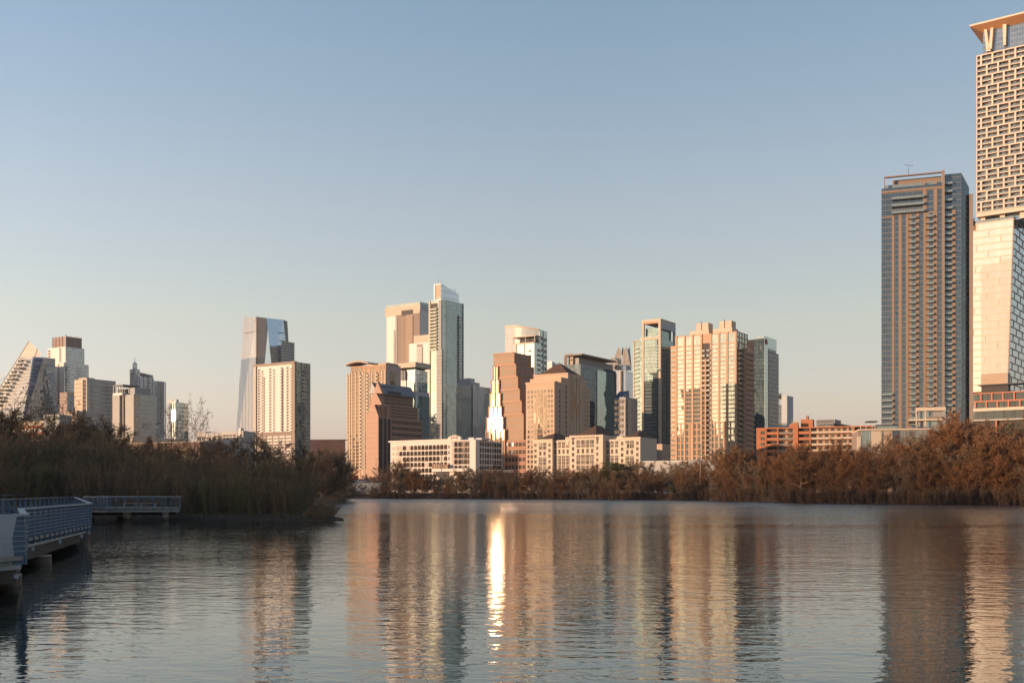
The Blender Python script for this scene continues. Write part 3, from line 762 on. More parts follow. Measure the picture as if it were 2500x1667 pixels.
# ================================================================== centre cluster
# ------------------------------------------------------------------ dark hotel tower with red emblem (behind the grid tower)
def dark_hotel():
    b = B('hotel_tower', 'dark glass tower with pale green crown and red emblem at its corner', 'tower', S1(1507)[0], 900)
    G = glass("dark_tower_glass", (0.10, 0.15, 0.16), 0.55, 0.02, 1.8, 3.3, 0.10, (0.05, 0.07, 0.07), 0.3, wob=0.012, var=0.4)
    GP = glass("pale_green_glass", (0.46, 0.56, 0.54), 0.75, 0.02, 3.0, 3.3, 0.08, (0.3, 0.36, 0.35), 0.14, wob=0.008, var=0.08)
    L = b.L(); Rr = b.Rt(); WL = L.a(S1(1395)[0]); WR = Rr.a(S1(1633)[0]); WR2 = Rr.a(S1(1660)[0]); H = b.zc(S1(0, 216)[1])
    zc = b.zc(S1(0, 340)[1])
    m = MB(); m.box(0, WR, 0, WL, GZ, b.zc(S1(0, 245)[1]), G); b.part('curtain_wall', m)
    m = MB(); m.box(-.3, WR, -.3, WL * .8, b.zc(S1(0, 245)[1]), H, GP); m.box(0, WR, -.35, -.02, zc, H - .1, GP); m.box(0, Rr.a(S1(1542)[0]), -.35, -.02, GZ, zc - .05, GP); b.part('glass_crown', m)
    m = MB(); Rr.box(m, Rr.a(S1(1542)[0]), Rr.a(S1(1548)[0]), GZ, zc, 0, .4, DARKM)
    m.box(WR, WR2, 0, 20, GZ, b.zc(S1(0, 300)[1]) - 8, GREYP); b.part('side_wing', m)
    GWh = glass("hotel_room_window", (0.07, 0.08, 0.08), 0.4, 0.02, 50, 50, 0, (0.1, 0.1, 0.1), 0, wob=0.02, var=0.5)
    m = MB(); a0, a1 = Rr.a(S1(1552)[0]), WR2 - .5; Rr.box(m, a0, a1, GZ, zc - 2, 0, .12, GREYP); b.part('wall', m)
    Rr.wins(a0, a1, GZ + 6, zc - 3, 6, 31, GWh, .72, .74, .08, .12)
    m = MB(); m.box(4, 20, WL * .8, WL + 14, GZ, b.zc(S1(0, 240)[1]), BRICKT); b.part('side_wing', m)
    # emblem: two leaning strokes
    e = MB(); z0 = b.zc(S1(0, 300)[1]); z1 = b.zc(S1(0, 248)[1]); h = z1 - z0
    def stroke(x0, x1, xb0, xb1, za, zb_):
        fr = [(x0, -1.0, z0 + h * zb_), (x1, -1.0, z0 + h * zb_), (xb1, -1.0, z0 + h * za), (xb0, -1.0, z0 + h * za)]
        e.hull(fr, [(x, -.4, z) for x, _, z in fr], SIGNR)
    stroke(.8, 2.0, 2.4, 3.6, 0, 1); stroke(.2, 1.0, 1.4, 2.2, 0, .42); stroke(3.2, 4.4, 4.6, 5.8, 0, 1)
    b.part('emblem', e); b.done()
dark_hotel()
def slim_tower():
    b = B('slim_tower', 'small pale green tower with roof trees, right of dark hotel tower', 'tower', S1(1747)[0], 1150)
    G = glass("slim_glass", (0.36, 0.44, 0.45), 0.7, 0.02, 3, 3.4, 0.1, (0.3, 0.34, 0.35), 0.25, wob=0.01, var=0.2)
    L = b.L(); WL = L.a(S1(1650)[0]); WR = b.Rt().a(S1(1812)[0]); H = b.zc(S1(0, 850)[1]); zt = b.zc(S1(0, 945)[1])
    m = MB(); m.box(0, WR, -.2, 6, GZ, H, PALEM); b.part('wall', m)
    m = MB(); m.box(.3, WR, 6, WL, GZ, zt, G); b.part('curtain_wall', m)
    m = MB(); m.box(6, WR, 6, WL, zt + 9, H - 2, G); b.part('roof_floor', m)
    GR_ = matte("roof_shrub", (0.05, 0.055, 0.035), 0.9, 0.4, 0.5); m = MB(); rr = random.Random(2)
    for k in range(160):
        c = Vector((rr.uniform(0, 5), rr.uniform(7, WL), zt + 6 + rr.uniform(0, 6))); d = Vector((rr.uniform(-1, 1), rr.uniform(-1, 1), rr.uniform(-1, 1)))
        m.poly([c, c + d * 1.2, c + Vector((d.y, -d.x, d.z)) * 1.1], GR_)
    for k in range(4): m.tube((3, 9 + k * 6, zt), (3, 9 + k * 6, zt + 7), .25, .12, GR_, 4)
    b.part('roof_tree', m)
    Rr = b.Rt(-.2); Rr.wins(4, WR, GZ + 20, H - 4, 1, 22, GWD, .12, .3, .1)
    b.done()
slim_tower()

# ------------------------------------------------------------------ blue-green glass tower with framed top
def frame_tower():
    b = B('glass_tower', 'blue green glass tower topped by an open square frame', 'tower', S1(400)[0], 860)
    G = glass("frame_tower_glass", (0.24, 0.33, 0.33), 0.75, 0.02, 1.6, 3.3, 0.06, (0.16, 0.2, 0.2), 0.2, (0.18, 0.2, 0.2), wob=0.012, var=0.25)
    L = b.L(); Rr = b.Rt(); WL = L.a(S1(212)[0]); WR = Rr.a(S1(556)[0]); H = b.zc(S1(0, 62)[1]); zm = b.zc(S1(0, 240)[1])
    m = MB(); m.box(0, WR, 0, WL, GZ, zm, G); b.part('curtain_wall', m)
    m = MB(); m.box(3, WR - 3, 2, WL - 1.5, zm, b.zc(S1(0, 122)[1]), G); b.part('top_floor', m)
    m = MB()
    m.box(-.6, 1.2, -.6, 1.4, GZ, H, CREAM); m.box(-.6, 1.2, WL - 1.4, WL + .4, GZ, H, CREAM); m.box(-.6, WR, -.6, WL + .4, H, H + 2.2, CREAM)
    m.box(WR - 1.8, WR + .2, -.6, 1.2, GZ, H, PALEM); m.box(1.2, WR - 1.8, -.62, .6, H - 5.5, H, PALEM)
    m.box(-.55, .3, 1.4, WL - 1.4, zm - .8, zm + .8, CREAM); m.box(WR - 1.8, WR, WL - 1.4, WL, zm, H, PALEM)
    b.part('frame', m)
    m = MB(); m.box(0, WR, 1.4, WL - 1.4, H - 1.2, H - .05, COPPER); b.part('soffit', m)
    m = MB(); m.box(-.15, -.0, 1.4, WL - 1.4, zm + .8, zm + 2.2, GRAIL); b.part('terrace_rail', m)
    nf = 40; zs = levels(GZ + 14, zm - 4, nf)
    a0, a1 = L.a(S1(364)[0]), L.a(S1(242)[0])
    for k, z in enumerate(reversed(zs)):
        m = MB(); L.box(m, a0, a1, z - .18, z + .12, 0, .7, CREAM if k < 9 else PALEM if k > 32 else GREYP); b.item('balcony', m)
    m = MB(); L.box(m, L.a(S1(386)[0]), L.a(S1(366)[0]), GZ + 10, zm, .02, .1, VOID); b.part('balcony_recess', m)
    for z in reversed(zs):
        m = MB(); L.box(m, L.a(S1(386)[0]), L.a(S1(366)[0]), z - .3, z + .9, .1, .8, G); b.item('balcony', m)
    m = MB(); Rr.box(m, Rr.a(S1(462)[0]), Rr.a(S1(474)[0]), GZ + 10, b.zc(S1(0, 420)[1]), .02, .1, VOID); b.part('balcony_recess', m)
    for z in zs:
        m = MB(); Rr.box(m, .8, WR - 1.9, z - .12, z + .1, 0, .35, DARKM); b.item('ledge', m)
    # lower left wings with balconies
    p1, p2 = S1(162)[0], S1(98)[0]; W1 = L.a(p1); W2 = L.a(p2); z1 = L.z(p1, S1(0, 235)[1]); z2 = L.z(p2, S1(0, 272)[1])
    m = MB(); m.box(3, WR, WL + .4, W1, GZ, z1, G); m.box(4, WR - 2, W1, W2, GZ, z2, G); b.part('side_wing', m)
    m = MB(); m.box(3.4, 4.2, W2 - .6, W2 + .4, GZ + 20, z2 + .6, CREAM); m.box(3.4, 5, W1, W2 + .4, z2, z2 + .8, CREAM); b.part('frame', m)
    l2 = b.L(4)
    for z in reversed(levels(GZ + 30, z2 - 3, 27)): 
        m = MB(); l2.box(m, W1 + .2, W2 - .8, z - .25, z, 0, 1.7, DARKM); l2.box(m, W1 + .2, W2 - .8, z, z + 1, 1.6, 1.7, GRAIL); b.item('balcony', m)
    b.done()
frame_tower()

# ------------------------------------------------------------------ crowned tower with clock
def crown_tower():
    b = B('crown_tower', 'pale tower with folded pointed crown and round clock ring', 'tower', 1524, 1180)
    G = glass("crown_tower_glass", (0.55, 0.60, 0.66), 0.8, 0.02, 1.5, 3.8, 0.09, (0.35, 0.36, 0.38), 0.25, wob=0.012, var=0.2)
    GC = glass("crown_fold_glass", (0.60, 0.52, 0.42), 0.0, 0.5, 1.3, 1.3, 0.12, (0.36, 0.30, 0.24), 0.12, wob=0.02, var=0.1)
    D = 1180; V = lambda x, y, d=0: b.loc(1480 + x / 17.42, D + d, 830 + y / 17.42)
    zb = b.zc(905)
    m = MB()
    pl = [b.loc(1497, D + 14, 0)[:2], b.loc(1527, D, 0)[:2], b.loc(1545, D + 16, 0)[:2], b.loc(1520, D + 40, 0)[:2]]
    m.prism([(p[0], p[1]) for p in pl], GZ, b.zc(905), G); b.part('shaft', m)
    m = MB()
    for x in (1514, 1527.5):
        p = b.loc(x, D + 3, 0); m.box(p[0] - 1, p[0] + 1, p[1] - 1, p[1] + 1, GZ, zb + 1, CREAM)
    b.part('pier', m)
    # crown: folded blades
    for k, (pts, d0, d1) in enumerate([
        ([(340, 780), (520, 270), (600, 400), (650, 620), (640, 1030), (480, 1030), (470, 860)], 6, 12),
        ([(150, 1270), (150, 900), (210, 740), (480, 870), (480, 1030), (640, 1030), (640, 1290)], 2, 10),
        ([(650, 560), (680, 300), (740, 380), (700, 700)], 16, 20),
        ([(650, 1030), (720, 520), (850, 240), (900, 560), (1000, 950), (1070, 1290), (640, 1290)], 4, 14),
        ([(860, 240), (920, 420), (1000, 270), (1070, 1040), (1090, 1290), (1000, 950)], 18, 26)]):
        m = MB(); m.hull([V(x, y, d0) for x, y in pts], [V(x, y, d1 + 6) for x, y in pts], GC); b.part('crown_blade', m, fix=True)
    m = MB(); cx0, cy0, r = 455, 1165, 112
    for i in range(12):
        a = math.pi * 2 * i / 12; m.tube(V(cx0 + r * .55 * math.cos(a), cy0 + r * .55 * math.sin(a), 1.4), V(cx0 + r * math.cos(a), cy0 + r * math.sin(a), 1.4), .75, .75, SIGND, 4, True)
    n = 24
    for i in range(n):
        a = math.pi * 2 * i / n; a2 = math.pi * 2 * (i + 1) / n
        m.tube(V(cx0 + r * .5 * math.cos(a), cy0 + r * .5 * math.sin(a), 1.4), V(cx0 + r * .5 * math.cos(a2), cy0 + r * .5 * math.sin(a2), 1.4), .5, .5, SIGND, 4)
    b.part('clock', m)
    m = MB(); V2 = lambda x, y, d: V(x, y, d)
    m.hull([V(700, 1040, 1), V(850, 1080, 1), V(850, 1270, 1), (V(700, 1270, 1))], [V(700, 1040, 5), V(850, 1080, 5), V(850, 1270, 5), V(700, 1270, 5)], G); b.part('crown_window', m, fix=True)
crown_tower()
def dark_office():
    b = B('office_building', 'dark windowed office block with blue sloping roof below the crown tower', 'building', R5(1945)[0], 800)
    L = b.L(); Rr = b.Rt(); WL = L.a(R5(1790)[0]); WR = Rr.a(R5(2060)[0]); H = b.zc(R5(0, 1060)[1])
    m = MB(); m.box(0, WR + 6, 0, WL, GZ, H, GREYP); b.part('wall', m)
    m = MB(); m.prism([(0, 1.5), (0, WL), (9, WL), (9, 1.5)], H, [H + .2, H + .2, H + 5.5, H + 5.5], matte("blue_roof", (0.05, 0.07, 0.13), .4)); b.part('roof', m)
    L.wins(.5, WL, GZ + 2, H - 1, 3, 15, GWD, .8, .55, .1); Rr.wins(.5, WR, GZ + 2, H - 1, 3, 15, GWD, .62, .6, .1)
    m = MB(); m.box(-.4, 0, .0, 1.2, GZ, H - 4, CONC); m.box(3, 9, -.5, 0, GZ, b.zc(R5(0, 1085)[1]), CONC); b.part('pier', m)
    b.done()
dark_office()

# ------------------------------------------------------------------ dark tower with green side and flat canopy
def canopy_tower():
    b = B('office_tower', 'dark tower with pale green side wall under thin projecting roof canopy', 'tower', R5(1330)[0], 790)
    G = glass("navy_glass", (0.09, 0.13, 0.17), 0.6, 0.02, 1.6, 3.6, 0.1, (0.10, 0.12, 0.13), 0.25, wob=0.012, var=0.5)
    GG = glass("green_side_glass", (0.34, 0.43, 0.41), 0.8, 0.02, 5.0, 3.6, 0.16, (0.2, 0.26, 0.25), 0.0, wob=0.004, var=0.05)
    L = b.L(); Rr = b.Rt(); WL = L.a(R5(1100)[0]); WR = Rr.a(R5(1812)[0]); H = b.zc(R5(0, 608)[1]); tg = Rr.a(R5(1550)[0])
    m = MB(); m.box(0, WR, 0, WL, GZ, H, G); b.part('curtain_wall', m)
    m = MB(); m.box(tg, WR + .2, -.5, 0, GZ, H - 2, GG); b.part('side_glazing', m)
    m = MB(); m.box(tg + 1, tg + 1, 0, 0, 0, 0, GG)
    z1 = b.zc(R5(0, 490)[1]); z2 = b.zc(R5(0, 478)[1])
    m = MB(); m.box(1, WR - 1, 2, WL * .42, H, z1 - 1.5, GREYP); b.part('penthouse', m)
    m = MB(); m.box(-3, WR - 4, -3, WL - 2, z1, z2 + .3, TAUPE); b.part('roof_canopy', m)
    m = MB()
    for a in (WL * .95, WL * .85, WL * .45): m.box(-.4, .6, a - .4, a + .4, H, z1, TAUPE)
    for z in (H + 4, H + 8): m.box(-.3, .3, WL * .5, WL * .9, z - .3, z + .3, TAUPE)
    m.box(2, 8, WL * .5, WL * .8, H, z1, SAND); b.part('roof_frame', m)
    b.done()
canopy_tower()

# ------------------------------------------------------------------ curved glass tower
def curved_tower():
    b = B('glass_tower', 'pale glass tower with gently curved roofline and small square holes on side', 'tower', R5(765)[0], 930)
    G = glass("curved_glass", (0.62, 0.62, 0.56), 0.35, 0.02, 2.0, 3.4, 0.08, (0.5, 0.45, 0.4), 0.22, (0.55, 0.48, 0.42), wob=0.010, var=0.12)
    G2 = glass("curved_glass_side", (0.50, 0.57, 0.57), 0.7, 0.02, 2.0, 3.4, 0.08, (0.4, 0.42, 0.42), 0.22, wob=0.010, var=0.15)
    L = b.L(); Rr = b.Rt(); WL = L.a(R5(298)[0]); WR = Rr.a(R5(870)[0]); H = b.zc(R5(0, 135)[1])
    n = 12; top = []
    pts = []
    for i in range(n + 1):
        f = i / n; s_ = WL * f; bulge = 6.0 * math.sin(math.pi * min(1, f * 1.0)) ; pts.append((-bulge, s_)); 
        top.append(H + 5.5 * math.sin(math.pi * .5 * f) * 1.0)
    poly = pts + [(WR, WL), (WR, 0)]; zt = top + [H + 4, H - .5]
    m = MB(); m.prism(poly, GZ, zt, G); b.part('curtain_wall', m)
    m = MB()
    for i in range(n): 
        p, q = pts[i], pts[i + 1]; m.hull([(p[0] - .5, p[1], top[i] - 1.4), (q[0] - .5, q[1], top[i + 1] - 1.4), (q[0] - .5, q[1], top[i + 1] + .3), (p[0] - .5, p[1], top[i] + .3)],
                                          [(p[0] + .5, p[1], top[i] - 1.4), (q[0] + .5, q[1], top[i + 1] - 1.4), (q[0] + .5, q[1], top[i + 1] + .3), (p[0] + .5, p[1], top[i] + .3)], CREAM)
    b.part('roof_edge', m)
    m = MB(); Rr.box(m, 0, WR, GZ, H - .6, 0, .25, G2); Rr.box(m, WR * .45, WR * .5, GZ, H - .6, .25, .6, GREYP); b.part('side_wall', m)
    Rr.wins(WR * .1, WR * .42, GZ + 10, b.zc(R5(0, 215)[1]), 1, 25, GWD, .8, .62, .1, .25); Rr.wins(WR * .55, WR * .95, GZ + 10, b.zc(R5(0, 225)[1]), 1, 25, GWD, .8, .62, .1, .25)
    # the projecting lower tower in front
    f = b.L(-14); a0, a1 = f.a(R5(700)[0]), f.a(R5(450)[0]); z = f.z(R5(650)[0], R5(0, 318)[1]); zc = z + 5.5
    m = MB(); m.box(-14, -3, a0, a1, GZ, z, G2); b.part('front_bay', m)
    m = MB(); f.box(m, a0 - 1.5, a1 + 4, zc, zc + .8, -10, .6, CREAM)
    for s_ in (a0, (a0 + a1) / 2, a1 + 3): f.box(m, s_ - .25, s_ + .25, z, zc, -.6, 0, CREAM)
    f.box(m, a1 - .5, a1 + .3, GZ, z, 0, .5, CREAM); f.box(m, (a0 * .45 + a1 * .55) - .3, (a0 * .45 + a1 * .55) + .3, GZ, z, 0, .4, CREAM); f.box(m, a0 - .4, a0 + .3, GZ, z, 0, .5, PALEM)
    f.box(m, a0 + 1, a1, z - .4, z + .6, 0, .45, CREAM)
    b.part('frame', m)
    m = MB(); f.box(m, a0 + 1, a1 - 1, z + 1.5, zc - 1.2, -8, -4, VOID); b.part('penthouse', m)
    f.balc(a0 + 4.2, a0 + 6.2, levels(GZ + 50, z - 3, 18), 1.4, DARKM, GRAIL)
    Rr.balc(-12, -3.2, [], 1, DARKM, GRAIL)
    r2 = b.Rt(a0)
    for zz in levels(GZ + 50, z - 3, 18):
        mm = MB(); r2.box(mm, -9.5, -4, zz, zz + 2.1, 0, .15, GWD); b.item('window', mm)
    b.done()
curved_tower()
def white_roof():
    b = B('building', 'sliver of pale blue roof peeking out behind the pyramid roof', 'building', R5(940)[0], 1000)
    L = b.L(); WL = L.a(R5(860)[0]) ; H = b.zc(R5(0, 568)[1])
    m = MB(); m.prism([(0, 0), (0, WL + 6), (18, WL + 6), (18, 0)], GZ, [H, H, H - 3, H - 4], WHITE); b.part('wall', m)
white_roof()

# ------------------------------------------------------------------ tan office tower with pyramid roof
def pyramid_tower():
    b = B('office_tower', 'stepped tan stone tower with brown pyramid roof', 'tower', R5(972)[0], 610)
    L = b.L(); WL = L.a(R5(583)[0]); H1 = b.zc(R5(0, 842)[1])
    xs = lambda p, off: b.Rt(off).a(R5(p)[0])
    St = matte("tan_tower_stone", (0.50, 0.345, 0.235), 0.75, 0.07, 0.1, 3.75, 0.9, jv=3.4)
    r0 = b.Rt(0); W1 = r0.a(1370); W2 = r0.a(1387); W3 = r0.a(1425); W4 = r0.a(1433); W5 = r0.a(1441)
    zz_ = lambda t, s, py: zat(py, b.C[1] + t * math.cos(b.n) + s * math.sin(b.n))
    H2 = zz_(W1, 0, 920.5); Hc = zz_(W2, 0, 910.4); H3 = Hc - 2.2; H4 = zz_(W3, 0, 930); H5 = zz_(W4, 0, 944)
    s2 = b.L(W1).a(1294); s3 = b.L(W2).a(1303)
    w = MB()
    w.box(0, W1, 0, WL, GZ, H1, St); w.box(W1, W2, .05, s2, GZ, H2, St); w.box(W2, W3, .1, s3, GZ, Hc, St)
    w.box(W3, W4, .15, WL, GZ, H4, St); w.box(W4, W5, .2, WL, GZ, H5, St)
    w.box(-.3, 0, -.3, WL + .3, H1 - .9, H1 + .2, St); w.box(W2 - .3, W2, -.1, s3 + .2, Hc - .7, Hc + .25, St)
    b.part('wall', w)
    # pyramid
    x0, x1, y0, y1 = W2 + 1, W3 - 1.5, 1.2, b.L(W2 + 1).a(1314); zt = Hc + 7.6
    m = MB(); a, c = (x0 + x1) / 2, (y0 + y1) / 2; k = .16
    base = [(x0, y0, Hc), (x1, y0, Hc), (x1, y1, Hc), (x0, y1, Hc)]
    mid = [(a + (p[0] - a) * k, c + (p[1] - c) * k, zt - 1.1) for p in base]
    m.faces(base + mid, [(0, 1, 5, 4), (1, 2, 6, 5), (2, 3, 7, 6), (3, 0, 4, 7)], ROOFB); m.faces(mid + [(a, c, zt)], [(0, 1, 4), (1, 2, 4), (2, 3, 4), (3, 0, 4)], SLATE)
    b.part('roof', m)
    # facade: paired windows, three glazed strips
    nf = 19; zt1 = H1 - 4.0; zb1 = GZ + 5; ch = (zt1 - zb1) / nf
    P = lambda p: L.a(R5(p)[0])
    L.wins(P(960), P(870), zb1, zt1, 2, nf, GW, .62, .62); L.wins(P(685), P(595), zb1, zt1, 2, nf, GW, .62, .62); L.wins(P(867), P(685), zt1 - ch, zt1, 4, 1, GW, .6, .62)
    for p0, p1 in ((692, 722), (738, 812), (830, 860)):
        m = MB(); L.box(m, P(p1), P(p0), GZ + 8, zt1 - ch * 1.1, 0, .12, GWT); b.part('glazed_strip', m)
    m = MB()
    for r in range(nf): L.box(m, P(812), P(738), zb1 + r * ch - .2, zb1 + r * ch + .2, .12, .2, BRICKT)
    b.part('glazed_strip', m)
    r0.wins(W1 * .58, W1 * .98, zb1, zt1, 1, nf, VOID, .38, .62)
    q0, q1 = r0.a(1379), r0.a(1385.5); r0.wins(q0, q1, zb1, zt1 + 3, 1, nf + 1, VOID, .38, .62)
    for p0, p1 in ((1394, 1397.5), (1399.5, 1406), (1407.5, 1413.5), (1415.5, 1419)):
        m = MB(); r0.box(m, r0.a(p0), r0.a(p1), GZ + 8, H4 + 1.0, -.08, .06, GWT); b.part('glazed_strip', m)
    r0.wins(r0.a(1394), r0.a(1420), Hc - 6.4, Hc - 2.4, 6, 1, GWT, .6, .7); r0.wins(W3 + .6, W5 - .6, GZ + 8, H5 - 2, 4, nf, GWT, .32, .5, .04)
    b.L(W2).wins(s3 * .12, s3 * .92, Hc - 3.3, Hc - 2.5, 9, 1, VOID, .55, .7); b.L(W1).wins(s2 * .1, s2 * .9, H2 - 2.6, H2 - 1.8, 9, 1, VOID, .55, .7)
    b.done()
pyramid_tower()

# ------------------------------------------------------------------ stepped orange-granite tower with mirror bays (sun glare)
def glare_tower():
    b = B('office_tower', 'stepped pink granite tower whose mirrored edge bays flash in the sun', 'tower', R5(470)[0], 665)
    BND = matte("granite_band", (0.36, 0.185, 0.105), 0.6, 0.06, 0.1)
    SPK = matte("granite_base", (0.30, 0.145, 0.085), 0.65, 0.06, 0.1)
    G = glass("granite_band_glass", (0.33, 0.24, 0.17), 0.0, 0.5, 60, 3.75, 0, (0.42, 0.22, 0.13), 0.5, (0.42, 0.22, 0.13), wob=0.0, var=0.08, big=0.0, spec=0.1)
    MIR = glass("mirror_bay_glass", (0.60, 0.52, 0.42), 0.8, 0.009, 1.45, 60, 0.32, (0.45, 0.24, 0.14), 0, wob=0.006, var=0.15, big=0.003)
    L = b.L(); Rr = b.Rt()
    steps = [(155, 420, 450), (185, 445, 608), (205, 470, 780), (235, 495, 960), (250, 522, 1120), (270, 548, 1292)]
    prevz = None; kk = 0
    H0 = b.zc(R5(0, 445)[1])
    zs = [H0] + [b.zc(R5(0, y)[1]) for y in (608, 780, 950, 1115, 1292)] + [GZ]
    WR = 20
    for i, (xl, xr, y) in enumerate(steps):
        # xr = corner, each lower tier reaches further right; xl = where stone face begins
        off = 0
        sr = L.a(R5(xr)[0]); sl = L.a(R5(xl)[0])
        m = MB(); m.box(0, WR + i * 1.2, sr, sl + 1, zs[i + 1], zs[i], G); b.part('tower_tier', m)
        rt = b.Rt(sr); cols = 5
        w = MB(); rt.box(w, 0, WR + i * 1.2 - .01, zs[i + 1], zs[i] - .05, 0, .2, SPK); L.box(w, sr - .2, sl + 1, zs[i] - .6, zs[i] + .3, 0, .5, BND); b.part('wall', w)
        nr = max(2, int((zs[i] - zs[i + 1]) / 3.75))
        if i < 3 or i == 5: rt.wins(.8, WR - 3, zs[i + 1] + .5, zs[i] - .5, cols, nr, GWD, .55, .6, .08, .2)
    # mirror bays step outwards to the left towards the ground
    tiers = [(135, 200, 628), (110, 215, 818), (92, 235, 1000), (75, 250, 1180), (45, 272, 1330), (38, 295, 1500)]
    zprev = [b.zc(R5(0, y)[1]) for _, _, y in tiers] + [GZ]
    for i, (xl, xr, y) in enumerate(tiers):
        f = b.L(-.6 - i * .2); a0, a1 = f.a(R5(xr)[0]), f.a(R5(xl)[0])
        m = MB(); m.box(-.6 - i * .2, 10, a0, a1, zprev[i + 1] - (0 if i < 5 else 0), zprev[i], MIR); b.part('mirror_bay', m)
        m = MB()
        n = max(2, int((a1 - a0) / 2.9))
        for k in range(n + 1):
            a = a0 + (a1 - a0) * k / n; f.box(m, a - .28, a + .28, zprev[i + 1], zprev[i] + .6, -.1, .35, BND)
        b.part('bay_rib', m)
    # dark-windowed base at lower right
    sr = L.a(R6(490)[0]) - 2; f = b.L(-.6); a0, a1 = f.a(R6(488)[0]), f.a(R6(248)[0])
    z1 = f.z(R6(400)[0], R6(0, 345)[1])
    m = MB(); f.box(m, a0, a1, GZ, z1, -6, .3, SPK); b.part('base_wall', m)
    f.wins(a0, a1, GZ + 4, z1 - .5, 6, 6, GWD, .72, .5, .1, .3)
    b.done()
glare_tower()

# ------------------------------------------------------------------ pale glass slab left of it
def pale_slab():
    b = B('office_building', 'broad pale glass building with black corner line beside the glaring tower', 'building', R4(1808)[0], 900)
    G = glass("pale_slab_glass", (0.66, 0.62, 0.58), 0.3, 0.02, 2.4, 3.7, 0.10, (0.36, 0.34, 0.32), 0.16, wob=0.008, var=0.08)  # base colour raised to carry the paleness of haze
    GL = glass("pale_slab_glass_green", (0.50, 0.48, 0.40), 0.25, 0.02, 2.4, 3.7, 0.10, (0.3, 0.32, 0.3), 0.2, wob=0.008, var=0.08)
    L = b.L(); Rr = b.Rt(); WL = L.a(R4(1695)[0]) + 8; WR = Rr.a(R4(2060)[0]) + 6; H = b.zc(R4(0, 230)[1])
    m = MB(); m.box(0, WR, .2, WL, GZ, H, GL); b.part('curtain_wall', m)
    m = MB(); m.box(.3, WR, -.3, .2, GZ, H, G); b.part('side_glazing', m)
    m = MB(); m.box(-.4, .3, -.4, .5, GZ, H + .5, DARKM); b.part('corner_post', m)
    m = MB(); m.box(2, 14, 2, WL, H, H + 3.4, PALEM); m.box(4, 12, WL * .35, WL, H + 3.4, H + 7, PALEM)
    for k in range(9): m.box(1.9, 2, 3 + k * (WL - 4) / 9, 3.5 + k * (WL - 4) / 9, H, H + 6, GREYP)
    b.part('roof_plant', m)
pale_slab()

